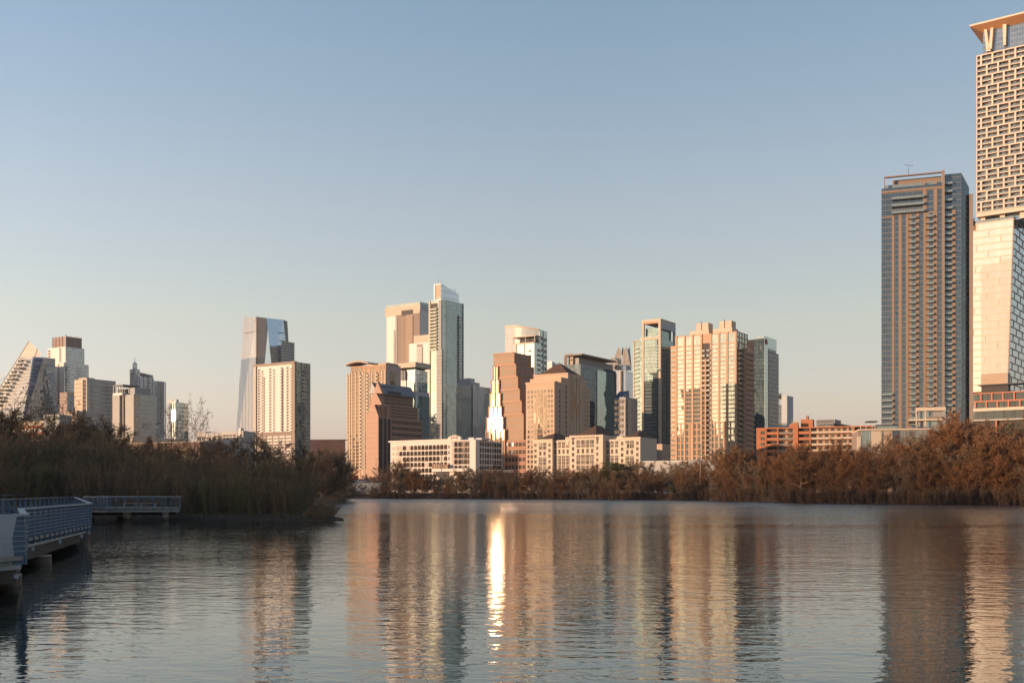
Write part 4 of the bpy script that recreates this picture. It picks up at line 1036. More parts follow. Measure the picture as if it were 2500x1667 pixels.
# ------------------------------------------------------------------ tall blue-green glass tower, rounded corner
def tall_glass():
    b = B('glass_tower', 'tallest central green glass tower with rounded side and narrower pale top', 'tower', R3(1385)[0], 1040)
    G = glass("tall_tower_glass", (0.34, 0.41, 0.40), 0.65, 0.02, 1.7, 3.35, 0.06, (0.26, 0.30, 0.30), 0.22, (0.22, 0.25, 0.25), wob=0.012, var=0.25)
    GT = glass("tall_tower_top", (0.62, 0.68, 0.72), 0.75, 0.02, 1.7, 6.0, 0.06, (0.45, 0.48, 0.5), 0.3, wob=0.008, var=0.08)
    L = b.L(); Rr = b.Rt(); WL = L.a(R3(1212)[0]); H = b.zc(R3(0, 288)[1]); WR = Rr.a(R3(1640)[0])
    pts = [(0, WL)] + [(0, 4)]
    n = 10
    for i in range(n + 1):
        a = math.pi / 2 * i / n; pts.append((5 - 5 * math.cos(a) + 0, 4 - 8 * math.sin(a)))
    for i in range(n + 1):
        a = math.pi / 2 * i / n; pts.append((WR - 2 + 8 * math.sin(a), 8 - 12 * math.cos(a)))
    pts += [(WR + 6, WL)]
    m = MB(); m.prism(pts, GZ, H, G); b.part('curtain_wall', m)
    # vertical recess drawn as a flat shade-dark panel, and balcony stacks
    a0, a1 = L.a(R3(1335)[0]), L.a(R3(1245)[0]); zl = b.zc(R3(0, 965)[1])
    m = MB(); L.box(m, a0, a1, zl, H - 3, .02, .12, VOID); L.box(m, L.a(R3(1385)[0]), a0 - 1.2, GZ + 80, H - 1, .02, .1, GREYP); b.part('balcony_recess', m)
    for z in reversed(levels(zl, H - 6, 13)):
        m = MB(); L.box(m, a0, a1, z - .35, z, .12, 1.9, CREAM); L.box(m, a0, a1, z, z + 1.2, 1.8, 1.9, GRAIL); b.item('balcony', m)
        m = MB(); L.box(m, a0 + .3, a0 + (a1 - a0) * .66, z + .1, z + 2.8, .12, .3, GW); b.item('window', m)
    m = MB(); L.box(m, a1 + .5, a1 + 2.0, GZ, H, 0, .7, CREAM); b.part('pier', m)
    for z in reversed(levels(GZ + 30, H - 12, 50)):
        m = MB(); x0, x1 = WR - 10, WR - 5.5; y = -3.9
        m.box(x0, x1, y - 1.6, y + 1, z - .3, z + .1, DARKM); m.box(x0 + .2, x1 - 1.8, y - .4, y + .9, z + .1, z + 2.0, DARKM); b.item('balcony', m)
    for z in reversed(levels(GZ + 30, zl - 3, 32)):
        m = MB(); L.box(m, -1.0, 6, z - .25, z, 0, 1.3, PALEM); b.item('balcony', m)
    m = MB(); L.box(m, -.8, 5.8, GZ + 20, zl, .02, .08, GREYP); m.box(WR - 1, WR - .4, -5.0, -3.5, GZ, H, PALEM); b.part('pier', m)
    m = MB(); m.box(WR + 6, WR + 12, 4, WL, GZ, b.zc(R3(0, 560)[1]), G); b.part('side_wing', m)
    # narrower pale top
    zt = b.zc(R3(0, 65)[1]); tw = Rr.a(R3(1600)[0]); a_l = L.a(R3(1285)[0])
    q = [(0, a_l), (0, 0)] + [(tw * k / 8, -2.5 * math.sin(math.pi * .5 * k / 8)) for k in range(1, 9)] + [(tw + 2, 4), (tw + 2, a_l)]
    zz = [zt, zt] + [zt - .9 * k for k in range(1, 9)] + [zt - 8, zt - 1]
    m = MB(); m.prism([(x + .6, y + .6) for x, y in q], H, zz, GT); b.part('glass_crown', m)
    m = MB(); L.box(m, 1, a_l - .5, H + 1, zt - .5, -.5, -.3, CREAM); L.box(m, a_l * .3, a_l * .72, H + 4, zt - 2, -.3, -.15, TANJ); L.box(m, a_l * .75, a_l * .8, H, zt - 1, -.3, 0, TAUPE); b.part('crown_panel', m)
    m = MB()
    for k, (x, y) in enumerate(((1, 2), (1, a_l * .6), (tw * .75, 0), (tw * .85, 0), (tw * .95, 2))): m.tube((x + 1, y, zt - 8), (x + 1, y, zt + (3, 6, -2, -2, -3)[k]), .2, .12, DARKM, 4)
    b.part('antenna', m)
    b.done()
tall_glass()

# ------------------------------------------------------------------ white and brown tower behind
def frame_white():
    b = B('apartment_tower', 'white framed tower with brown vertical stripes and glass roof screen', 'tower', R3(1095)[0], 1320)
    L = b.L(); Rr = b.Rt(); WL = L.a(R3(628)[0]); WR = Rr.a(R3(1240)[0]); H = b.zc(R3(0, 355)[1]); P = lambda p: L.a(R3(p)[0])
    BM_ = matte("warm_brown_panel", (0.22, 0.165, 0.135), 0.75, 0.05, 0.1)
    m = MB(); m.box(0, WR, 0, WL - 1, GZ, H - 1, WHITE); b.part('wall', m)
    zc = b.zc(R3(0, 470)[1])
    m = MB(); L.box(m, 0, P(1005), zc, H, 0, .6, CREAM); L.box(m, P(1005), P(845), b.zc(R3(0, 410)[1]), H, 0, .6, CREAM); L.box(m, P(845), WL + 1, zc, H, 0, .6, CREAM); m.box(-.6, WR, -.6, 0, b.zc(R3(0, 420)[1]), H, PALEM); b.part('frame', m)
    m = MB(); L.box(m, P(1003), P(847), zc - .5, b.zc(R3(0, 412)[1]), .02, .2, VOID); b.part('sky_terrace', m)
    m = MB(); L.box(m, 0.2, P(1003), GZ, zc, 0, .3, BM_); L.box(m, P(845), P(790), GZ, zc, 0, .3, BM_); b.part('brown_stripe', m)
    m = MB(); L.box(m, P(1003), P(847), GZ, zc, .02, .12, TAUPE); L.box(m, P(788), P(760), GZ, zc, .02, .12, TAUPE); L.box(m, P(760), P(735), GZ, b.zc(R3(0, 670)[1]), .02, .12, TAUPE); b.part('balcony_recess', m)
    n = 40
    for z in reversed(levels(b.zc(900 + 0), zc - 1.5, n - 14)):
        m = MB(); L.box(m, P(1003), P(847), z - .3, z + 1.0, .12, 1.6, SAND); b.item('balcony', m)
        m = MB(); L.box(m, P(788), P(762), z - .3, z + .8, .12, 1.2, PALEM); b.item('balcony', m)
        m = MB(); L.box(m, P(900), P(850), z + 1.2, z + 3.2, .12, .3, GWD); b.item('window', m)
        m = MB(); L.box(m, WL - 1, WL + .8, z - .3, z + .3, -4, -1, DARKM); b.item('ledge', m)
    for z in reversed(levels(b.zc(900), b.zc(R3(0, 690)[1]), 18)):
        m = MB(); L.box(m, P(760), P(735), z - .3, z + 1.0, .12, 1.2, PALEM); b.item('balcony', m)
    m = MB(); L.box(m, 0, WL, H, H + 3.6, -.6, -.2, GRAIL); Rr.box(m, 0, WR, H, H + 3.6, -.6, -.2, GRAIL); b.part('roof_screen', m)
    # lower white wing at right
    f = b.L(-30); a0, a1 = f.a(R3(1215)[0]), f.a(R3(1008)[0]); z1 = f.z(R3(1100)[0], R3(0, 775)[1]); z2 = f.z(R3(1100)[0], R3(0, 880)[1])
    m = MB(); m.box(-30, -4, a0, a1, GZ, z1, CREAM); b.part('side_wing', m)
    a2 = f.a(R3(945)[0]); m = MB(); m.box(-30.3, -4, a0, a2, GZ, z2, WHITE); b.part('side_wing', m)
    f2 = b.L(-30.3); c0, c1 = f2.a(R3(1130)[0]), f2.a(R3(1050)[0])
    m = MB(); f2.box(m, c0, c1, GZ, z2 - 1.5, .02, .1, TAUPE); b.part('balcony_recess', m)
    for z in reversed(levels(f2.z(R3(1100)[0], 890), z2 - 4, 9)):
        m = MB(); f2.box(m, c0, c1, z - .3, z + 1.1, .1, 1.5, WHITE); b.item('balcony', m)
    b.done()
frame_white()

# ------------------------------------------------------------------ glass office with flat canopy
def canopy_office():
    b = B('office_building', 'blue glass office with black mullions and flat white overhanging roof', 'building', R4(920)[0] + 18, 880)
    G = glass("mullion_glass", (0.50, 0.56, 0.58), 0.75, 0.02, 3.4, 6.6, 0.34, (0.05, 0.05, 0.06), 0.30, (0.05, 0.05, 0.06), wob=0.012, var=0.2)
    GD = glass("teal_low_glass", (0.20, 0.30, 0.33), 0.7, 0.02, 1.7, 3.4, 0.07, (0.16, 0.22, 0.24), 0.2, wob=0.012, var=0.15)
    L = b.L(); Rr = b.Rt(); Y = lambda y: b.zc(R3(0, y)[1]); WL = L.a(R3(830)[0]); WR = Rr.a(R3(1195)[0])
    m = MB(); m.box(.4, WR, -.2, WL * .6, Y(1540), Y(1245), G); m.box(3, WR - 2, 1, WL - 4, Y(1245), Y(1185), GRAIL); b.part('curtain_wall', m)
    m = MB(); m.box(-.3, WR, WL * .6, WL, Y(1540), Y(1380), WHITE); m.box(.6, WR, WL * .6, WL, Y(1380), Y(1245), VOID); b.part('wall', m)
    m = MB()
    for k in (.66, .83): m.tube((-.2, WL * k, Y(1380)), (-.2, WL * k, Y(1250)), 1.3, 1.3, GREYP, 10)
    b.part('column', m)
    z = Y(1165); m = MB(); m.prism([(-4, -4), (-4, WL + 6), (WR, WL + 6), (WR, -4)], z - 3.2, z + 1.0, CREAM); b.part('roof_canopy', m)
    m = MB(); m.box(1, WR + 2, -.4, WL, b.zc(R4(0, 365)[1]), Y(1540), PALEM); b.part('base_wall', m)
    m = MB(); m.box(0, WR + 2, -1, WL, GZ, b.zc(R4(0, 365)[1]), GD); b.part('base_glazing', m)
canopy_office()

# ------------------------------------------------------------------ tan residential tower with arched roof
def arched_tower():
    b = B('apartment_tower', 'tan brick apartment tower with small arched roof canopy', 'tower', R3(628)[0], 830)
    L = b.L(); Rr = b.Rt(); P = lambda p: L.a(R3(p)[0]); Y = lambda y: b.zc(R3(0, y)[1]); WL = P(100); WR = Rr.a(R3(828)[0]); H = Y(1170)
    m = MB(); m.box(0, WR, 0, P(330), GZ, H, BRICKT); m.box(1.2, WR, P(330), WL, GZ, Y(1260), BRICKT); m.box(1.6, WR - 2, P(320), P(135), Y(1260), Y(1160), BRICKT); b.part('wall', m)
    m = MB(); Rr.box(m, 0.3, WR, GZ, H - 1, 0, .2, matte("pink_render", (0.46, 0.36, 0.32), .8, .06)); Rr.box(m, WR * .28, WR * .66, GZ, Y(1255), .2, .35, GWT); b.part('side_wall', m)
    nf = 27; zt = Y(1265); zb = GZ + 18; ch = (zt - zb) / nf
    l2 = b.L(1.2)
    for p0, p1, nc, mt in ((345, 372, 1, GWT), (412, 435, 1, GWT), (447, 480, 1, GWT), (530, 572, 1, GWT), (585, 615, 1, GWT)):
        L.wins(P(p1), P(p0), zb, zt + ch * 1.6, nc, nf + 1, mt, .85, .72)
    for p0, p1 in ((105, 130), (140, 165), (172, 210), (222, 262)):
        l2.wins(l2.a(R3(p1)[0]), l2.a(R3(p0)[0]), zb, zt, 1, nf, GWT, .85, .72)
    l3 = b.L(1.6); l3.wins(l3.a(R3(310)[0]), l3.a(R3(138)[0]), Y(1255), Y(1170), 3, 2, GWT, .78, .8)
    for f, p0, p1 in ((l2, 275, 308), (L, 366, 398), (L, 495, 525)):
        a0, a1 = f.a(R3(p1)[0]), f.a(R3(p0)[0])
        for r in reversed(range(nf)):
            z = zb + r * ch; m = MB(); f.box(m, a0, a1, z + .2, z + ch - .6, .02, .1, VOID); b.item('balcony_recess', m)
            m = MB(); f.box(m, a0, a1, z - .2, z + 1.1, .1, 1.0, CREAM); b.item('balcony', m)
    m = MB()
    for f, ps in ((L, (336, 404, 441, 487, 578, 620)), (l2, (103, 135, 168, 216, 268, 312))):
        for p in ps: a = f.a(R3(p)[0]); f.box(m, a - .5, a + .5, GZ, zt + 1, 0, .4, CREAM)
    for r in range(0, nf, 1): l2.box(m, l2.a(R3(262)[0]), l2.a(R3(105)[0]), zb + r * ch - .18, zb + r * ch + .22, .0, .3, BRICKT)
    L.box(m, P(340), P(320), GZ, zt, 0, .3, TAUPE)
    b.part('pier', m)
    # arched canopy
    m = MB(); n = 12; a0, a1 = P(415), P(105); pr = []
    for i in range(n + 1):
        f = i / n; a = a0 + (a1 - a0) * f; pr.append((a, Y(1175) + (Y(1118) - Y(1175)) * math.sin(math.pi * (.12 + .76 * f))))
    for (p, q) in zip(pr, pr[1:]):
        m.hull([(-3, p[0], p[1]), (-3, q[0], q[1]), (-3, q[0], q[1] + 1.2), (-3, p[0], p[1] + 1.2)], [(12, p[0], p[1]), (12, q[0], q[1]), (12, q[0], q[1] + 1.2), (12, p[0], p[1] + 1.2)], SAND)
    b.part('arched_roof', m, fix=True)
    m = MB(); m.box(4, 18, P(600), P(330), H, Y(1140), CREAM); m.box(8, 20, P(500) - 3, P(380), Y(1140), Y(1122), GREYP); m.box(2, WR - 1, 2, P(520), H, Y(1150), GREYP); b.part('rooftop_box', m)
    q = MB(); q.box(-14, 10, -6, WL + 10, GZ, GZ + 10, CREAM); b.part('podium', q)
    f = b.L(-14); f.wins(WL - 2, WL + 10, GZ + 1, GZ + 10, 3, 2, GWD, .7, .7)
    q = MB(); q.box(-20, -14, WL - 24, WL - 10, GZ, GZ + 13, ORANGE); b.part('podium_bay', q); b.L(-20).wins(WL - 23, WL - 11, GZ + 1, GZ + 12, 2, 2, VOID, .8, .8)
    b.done()
arched_tower()

# ------------------------------------------------------------------ pink granite building with slanted slate top
def slanted_office():
    b = B('office_building', 'pink granite office with notched gable end and slanted slate roof', 'building', R4(525)[0], 765)
    L = b.L(); Rr = b.Rt(); D = 765
    Lp = lambda x, y: (0, L.a(R4(x)[0]), L.z(R4(x)[0], R4(0, y)[1]))
    out = [(355, 1365), (355, 620), (390, 600), (430, 430), (455, 310), (510, 178), (580, 330), (492, 330), (575, 500), (470, 490), (525, 650), (525, 1365)]
    # bulky end wall with saw-tooth notches
    m = MB(); fr = [Lp(*p) for p in [(355, 1365), (355, 625), (400, 600), (512, 178), (525, 1365)]]
    WL = L.a(R4(355)[0]); H = L.z(R4(512)[0], R4(0, 178)[1])
    tri = [Lp(355, 1400), Lp(355, 640), Lp(405, 560), Lp(432, 400), Lp(512, 178), Lp(578, 340), Lp(495, 332), Lp(572, 490), Lp(470, 490), Lp(525, 650), Lp(525, 1400)]
    tri[0] = (0, tri[0][1], GZ); tri[-1] = (0, tri[-1][1], GZ)
    m.hull(tri, [(2.5, y, z) for _, y, z in tri], PINK); b.part('gable_wall', m, fix=True)
    # body behind
    x_r = lambda p, off: b.Rt(off).a(R4(p)[0])
    WRa = x_r(1120, 0); WRb = x_r(1090, 0); WRc = x_r(1050, 0)
    z1 = b.zc(R4(0, 655)[1]); z2 = b.zc(R4(0, 470)[1]); z3 = b.zc(R4(0, 330)[1])
    m = MB(); m.box(2.5, WRa, 0, WL, GZ, z1, PINK); m.box(2.5, WRb, 1.5, WL - 2, z1, z2, PINK); m.box(2.5, WRc, 3.5, WL - 5, z2, z3, PINK); b.part('wall', m)
    m = MB(); m.faces([(.5, 1.2, z3), (WRc + 1, 1.2, z3), (WRc + 1, WL * .58, H), (.5, WL * .58, H), (.5, WL - 3, z3), (WRc + 1, WL - 3, z3)], [(0, 1, 2, 3), (3, 2, 5, 4), (0, 3, 4), (1, 5, 2)], SLATE); b.part('roof', m)
    m = MB(); m.box(9, 24, WL * .42, WL * .5, H - 5, H - 2, VOID); m.box(14, 28, 1.6, 3.4, z3 + .6, z3 + 2.4, VOID); b.part('roof_vent', m)
    # side windows
    r0 = b.Rt(0); r0.wins(15, WRa - .4, GZ + 4, z1 - .6, 18, 11, GWD, .58, .52)
    r1 = b.Rt(1.5); r1.wins(15, WRb - .4, z1 + .3, z2 - .4, 17, 4, GWD, .58, .52); r2 = b.Rt(3.5); r2.wins(11, WRc - .4, z2 + .3, z3 - .3, 20, 3, GWT, .7, .75)
    m = MB()
    for x in (.4, 5.0, 9.7):
        r0.box(m, x + 2.6, x + 4.6, GZ + 3, z1 - 1, .0, .15, VOID); r0.box(m, x + .4, x + 2.2, GZ + 3, z1 - 1, 0, .15, VOID)
    b.part('dark_bay', m)
    m = MB()
    for x in (4.7, 9.3, 14.0): r0.box(m, x - .35, x + .35, GZ + 3, z1 - .5, 0, .6, BRICKT)
    for x in (5, 10): r1.box(m, x - .3, x + .3, z1, z2 - 2, 0, 1.3, BRICKT)
    b.part('pier', m)
    b.done()
slanted_office()

# ------------------------------------------------------------------ white hotel with arched windows
def arch_hotel():
    b = B('hotel_building', 'long white hotel with rows of arched windows and curved sign gable', 'building', T1(1885)[0], 500, 33)
    L = b.L(); Rr = b.Rt(); P = lambda p: L.a(T1(p)[0]); Q = lambda p: Rr.a(T1(p)[0]); Y = lambda y: b.zc(T1(0, y)[1])
    W = matte("hotel_white", (0.62, 0.54, 0.48), 0.75, 0.05, 0.12)
    GA = glass("hotel_arch_glass", (0.085, 0.065, 0.05), 0.15, 0.02, 1.2, 50, 0.08, (0.16, 0.10, 0.07), 0, wob=0.02, var=0.8)
    GA2 = glass("hotel_arch_blind", (0.30, 0.24, 0.17), 0.0, 0.5, 1.2, 50, 0.08, (0.3, 0.2, 0.14), 0, wob=0.02, var=0.3)
    WL = P(655); H1 = Y(200) ; Hl = L.z(T1(700)[0], T1(0, 232)[1]); WR = Q(2262)
    m = MB(); m.box(0, 15, 0, P(1515), GZ, Y(192), W); m.box(.6, 15, P(1515), WL, GZ, Hl, W); m.box(0, WR, 0.1, 14, GZ + 13.5, Y(192) - .4, W); m.box(-.4, 3, -.4, P(1808), GZ, Y(190), W)
    m.box(.2, 15, P(1515), WL + 1, Hl, Hl + .8, W); b.part('wall', m)
    fh = 2.78; top = Hl - 1.6
    l2 = b.L(.6)
    def am(c, r): return GA2 if c < 1 + (r % 2) or (c * 5 + r * 3) % 11 == 0 else GA
    l2.wins(P(1475), P(728), top - 7 * fh, top, 14, 7, lambda c, r: GA2 if c >= 12 + (r % 2) or (c * 5 + r * 3) % 17 == 0 else GA, .84, .80, .1, arch=True)
    l2.wins(P(1312), P(728), top - 8 * fh, top - 7 * fh, 11, 1, GA, .84, .80, .1, arch=True)
    l2.wins(P(1515), P(1482), top - 6 * fh, top, 1, 6, GA, .6, .55, .1); l2.wins(P(718), P(672), top - 7 * fh, top, 1, 7, GA2, .55, .5, .1)
    t2 = Y(210); L.wins(P(1695), P(1578), t2 - 6 * fh, t2, 2, 6, GA, .84, .80, .1, arch=True); L.wins(P(1834), P(1718), t2 - 6 * fh, t2, 2, 6, GA, .84, .80, .1, arch=True); L.wins(P(1716), P(1696), t2 - 6 * fh, t2, 1, 6, GA, .8, .75, .1)
    r1 = b.Rt(0.1); r1.wins(Q(1940), Q(2260), t2 - 6 * fh, t2, 9, 6, GA, .74, .80, .1, arch=True)
    # curved sign gable
    m = MB(); a0, a1 = P(1678), P(1497); n = 14; prof = [(a0, Y(192)), ] + [(a0 + (a1 - a0) * i / n, Y(150) + (Y(118) - Y(150)) * math.sin(math.pi * i / n)) for i in range(n + 1)] + [(a1, Y(200))]
    m.hull([(-.3, a, z) for a, z in prof], [(1.6, a, z) for a, z in prof], W); b.part('sign_gable', m, fix=True)
    g = b.L(-.3); text_part(b, "LINE", g, P(1590), Y(172), 1.9, matte("sign_brown", (0.28, 0.18, 0.12), .7), b.o, .06, sx=1.15)
    m = MB()
    for p in (1552, 1635): g.box(m, P(p) - .1, P(p) + .1, Y(182), Y(140), 0, .06, TAUPE)
    b.part('sign_frame', m)
    for p0, p1, y in ((960, 1060, 178), (1062, 1160, 190), (1335, 1470, 172), (1680, 1810, 155), (1840, 1925, 165)):
        m = MB(); z = Y(192) if p0 > 1500 else Hl; m.box(3, 10, P(p1), P(p0), z, Y(y), W if p0 < 1500 else PALEM); b.part('rooftop_box', m)
    # podium terraces
    m = MB(); l3 = b.L(-3)
    for z in (GZ + 10.2, GZ + 6.3, GZ + 2.2): l3.box(m, P(1808), P(1312), z, z + 1.4, -3, 0, W)
    rr = b.Rt(-3)
    for z in (GZ + 9.8, GZ + 5.6): rr.box(m, 4, WR + 6, z, z + 1.5, -3, 0, W)
    b.part('terrace_slab', m)
    m = MB(); l3.box(m, P(1808), P(1312), GZ, GZ + 13, -3.6, -3.1, VOID); rr.box(m, 4, WR + 6, GZ, GZ + 12, -3.05, -3.0, VOID); b.part('terrace_recess', m)
    m = MB(); rnd_ = random.Random(4); a0, a1 = P(1535), P(1315)
    for k in range(26):
        a = a0 + (a1 - a0) * k / 26; l3.box(m, a, a + .55, GZ + 11.6, GZ + 13.4 + rnd_.random() * .6, -.9, -.6, [ORANGE, GWT, CREAM, TAUPE][k % 4])
    b.part('terrace_screen', m)
    b.done()
arch_hotel()

# ------------------------------------------------------------------ cream hotel with three brown hipped roofs
def hip_hotel():
    b = B('hotel_building', 'cream waterfront hotel with three brown hipped roofs', 'building', R6(1802)[0], 470, 33)
    L = b.L(); Rr = b.Rt(); P = lambda p: L.a(R6(p)[0]); Y = lambda p, y: L.z(R6(p)[0], R6(0, y)[1])
    W = matte("hotel_cream", (0.56, 0.455, 0.35), 0.75, 0.05, 0.12)
    G = glass("hotel_bay_glass", (0.36, 0.32, 0.26), 0.5, 0.02, 1.3, 3.0, 0.12, (0.42, 0.33, 0.25), 0.25, wob=0.02, var=0.5)
    WR = Rr.a(R6(1925)[0])
    secs = [(1802, 1562, 318, 0.0, 1), (1562, 1345, 345, 2.5, 0), (1372, 1000, 295, -0.6, 1), (1000, 793, 352, 2.5, 0), (793, 575, 342, 0.6, 1)]
    m = MB(); fh = None
    for p0, p1, y, off, r in secs:
        f = b.L(off); z = f.z(R6((p0 + p1) / 2)[0], R6(0, y)[1]); m.box(off, 17, f.a(R6(p0)[0]), f.a(R6(p1)[0]), GZ, z, W)
        m.box(off - .4, off, f.a(R6(p0)[0]) - .3 * (r), f.a(R6(p1)[0]) + .3 * r, z - .7, z + .15, W)
    b.part('wall', m)
    for p0, p1, y, off, r in secs:
        f = b.L(off); A = lambda p: f.a(R6(p)[0]); z = f.z(R6((p0 + p1) / 2)[0], R6(0, y)[1])
        fh = 3.05; wd = p0 - p1
        if r:
            lo = z - 2.6 - 0.0
            e0, e1 = (p1 + (34 if wd > 300 else 14)), (p0 - (34 if wd > 300 else 10))
            if p0 == 1372: lo = z - 3.2
            nin = 4 if wd > 300 else 2; i0, i1 = (1063, 1277) if wd > 300 else ((1628, 1732) if p0 == 1802 else (630, 728))
            f.wins(A(i1), A(i0), lo - 2.2, lo + 1.2, nin, 1, G, .84, .98)
            f.wins(A(i1), A(i0), lo - fh - 2.0, lo - 2.6, nin, 1, GWT, .5, .8)
            f.wins(A(i1), A(i0), GZ + 5.5, lo - fh - 2.4, nin, 5, G, .84, .90)
            for q0, q1 in (((1018, 1044), (1298, 1320)) if wd > 300 else (((1580, 1608), (1755, 1782)) if p0 == 1802 else ((584, 612), (747, 772)))):
                f.wins(A(q1), A(q0), GZ + 3, lo + 1.3, 1, 8, GWT, .95, .58)
        else:
            q0, q1 = p1 + 8, p0 - 6
            f.wins(A(q1), A(q0), z - 3.6, z - .6, 4, 1, G, .72, .9); f.wins(A(q1), A(q0), z - 3.6 - fh, z - 3.8, 4, 1, GWT, .48, .7)
            f.wins(A(q1), A(q0), GZ + 4, z - 4 - fh, 4, 5, G, .80, .94)
        if r:   # hipped roof
            m = MB(); x0, x1, y0, y1 = off - .8, 17, A(p0) - (1 if p0 != 1802 else -.2) + (0.8 if p0 == 1802 else 4 if wd > 300 else 0), A(p1) + 1 - (4 if wd > 300 else 3)
            ztop = z + {1802: 3.4, 1372: 4.9, 793: 3.3}[p0]; a, c = x0 + 8, (y0 + y1) / 2 - 1
            m.faces([(x0, y0, z + .16), (x1, y0, z + .16), (x1, y1, z + .16), (x0, y1, z + .16), (a, c, ztop), (x1 - 5, c, ztop)], [(0, 1, 5, 4), (2, 3, 4, 5), (3, 0, 4), (1, 2, 5), (0, 3, 2, 1)], ROOFB)
            b.part('hipped_roof', m)
    f = b.L(-.6); z = f.z(R6(1170)[0], R6(0, 330)[1]); text_part(b, "FOUR SEASONS", f, P(1172), z, 1.65, SIGND, b.o, .04, sx=.92)
    for p in (1030, 1310):
        m = MB(); n = 12; c = f.a(R6(p)[0]); zz = f.z(R6(p)[0], R6(0, 328)[1])
        ring = [(-.68, c + .75 * math.cos(2 * math.pi * i / n), zz + 1.25 * math.sin(2 * math.pi * i / n)) for i in range(n)]
        m.hull(ring, [(-.6, y, z_) for _, y, z_ in ring], SIGND); b.part('wall_emblem', m)
    m = MB(); rr_ = random.Random(1)
    for k in range(9): a = P(895 + k * 11); m.box(5, 6.2, a, a + .7, Y(940, 352), Y(940, 352) + 1.8, W)
    for k in range(8): a = P(1440 + k * 14); m.box(5, 6.2, a, a + .7, Y(1450, 345), Y(1450, 345) + 1.8, W)
    b.part('roof_vent', m)
    m = MB(); m.box(-12, -2, P(1300), P(620), GZ, GZ + 3.2, W); b.part('terrace_wall', m)
    b.done()
hip_hotel()
def small_brick():
    b = B('building', 'small tan block between cream hotel and gridded tower', 'building', R6(2055)[0], 560)
    L = b.L(); Rr = b.Rt(); WL = L.a(R6(1925)[0]) + 10; WR = Rr.a(R6(2150)[0]); H = b.zc(R6(0, 392)[1])
    m = MB(); m.box(0, WR, 0, WL, GZ, H, SAND); m.box(-5, 0, L.a(R6(1995)[0]), WL, GZ, b.zc(R6(0, 455)[1]), CONC); b.part('wall', m)
    Rr.wins(WR * .3, WR * .9, GZ + 6, H - 1, 3, 6, GWD, .5, .55); b.L(-5).wins(L.a(R6(1990)[0]), WL - 4, GZ + 8, b.zc(R6(0, 455)[1]) - .4, 4, 5, GWD, .8, .7)
    b.done()
small_brick()
def long_wall():
    b = B('garden_wall', 'long plain pale wall above the bank trees below the gridded tower', 'wall', R6(2330)[0], 440, 28)
    L = b.L(); m = MB(); z = b.zc(R6(0, 592)[1]); m.box(0, 1, 0, L.a(R6(1800)[0]), GZ, z, CONC); m.box(-.15, 1.15, -.1, L.a(R6(1800)[0]), z, z + .35, PLAIN); b.part('wall', m)
    m = MB(); m.box(0, 9, -14, 0, GZ, z + .6, GREYP); b.part('end_block', m)
long_wall()
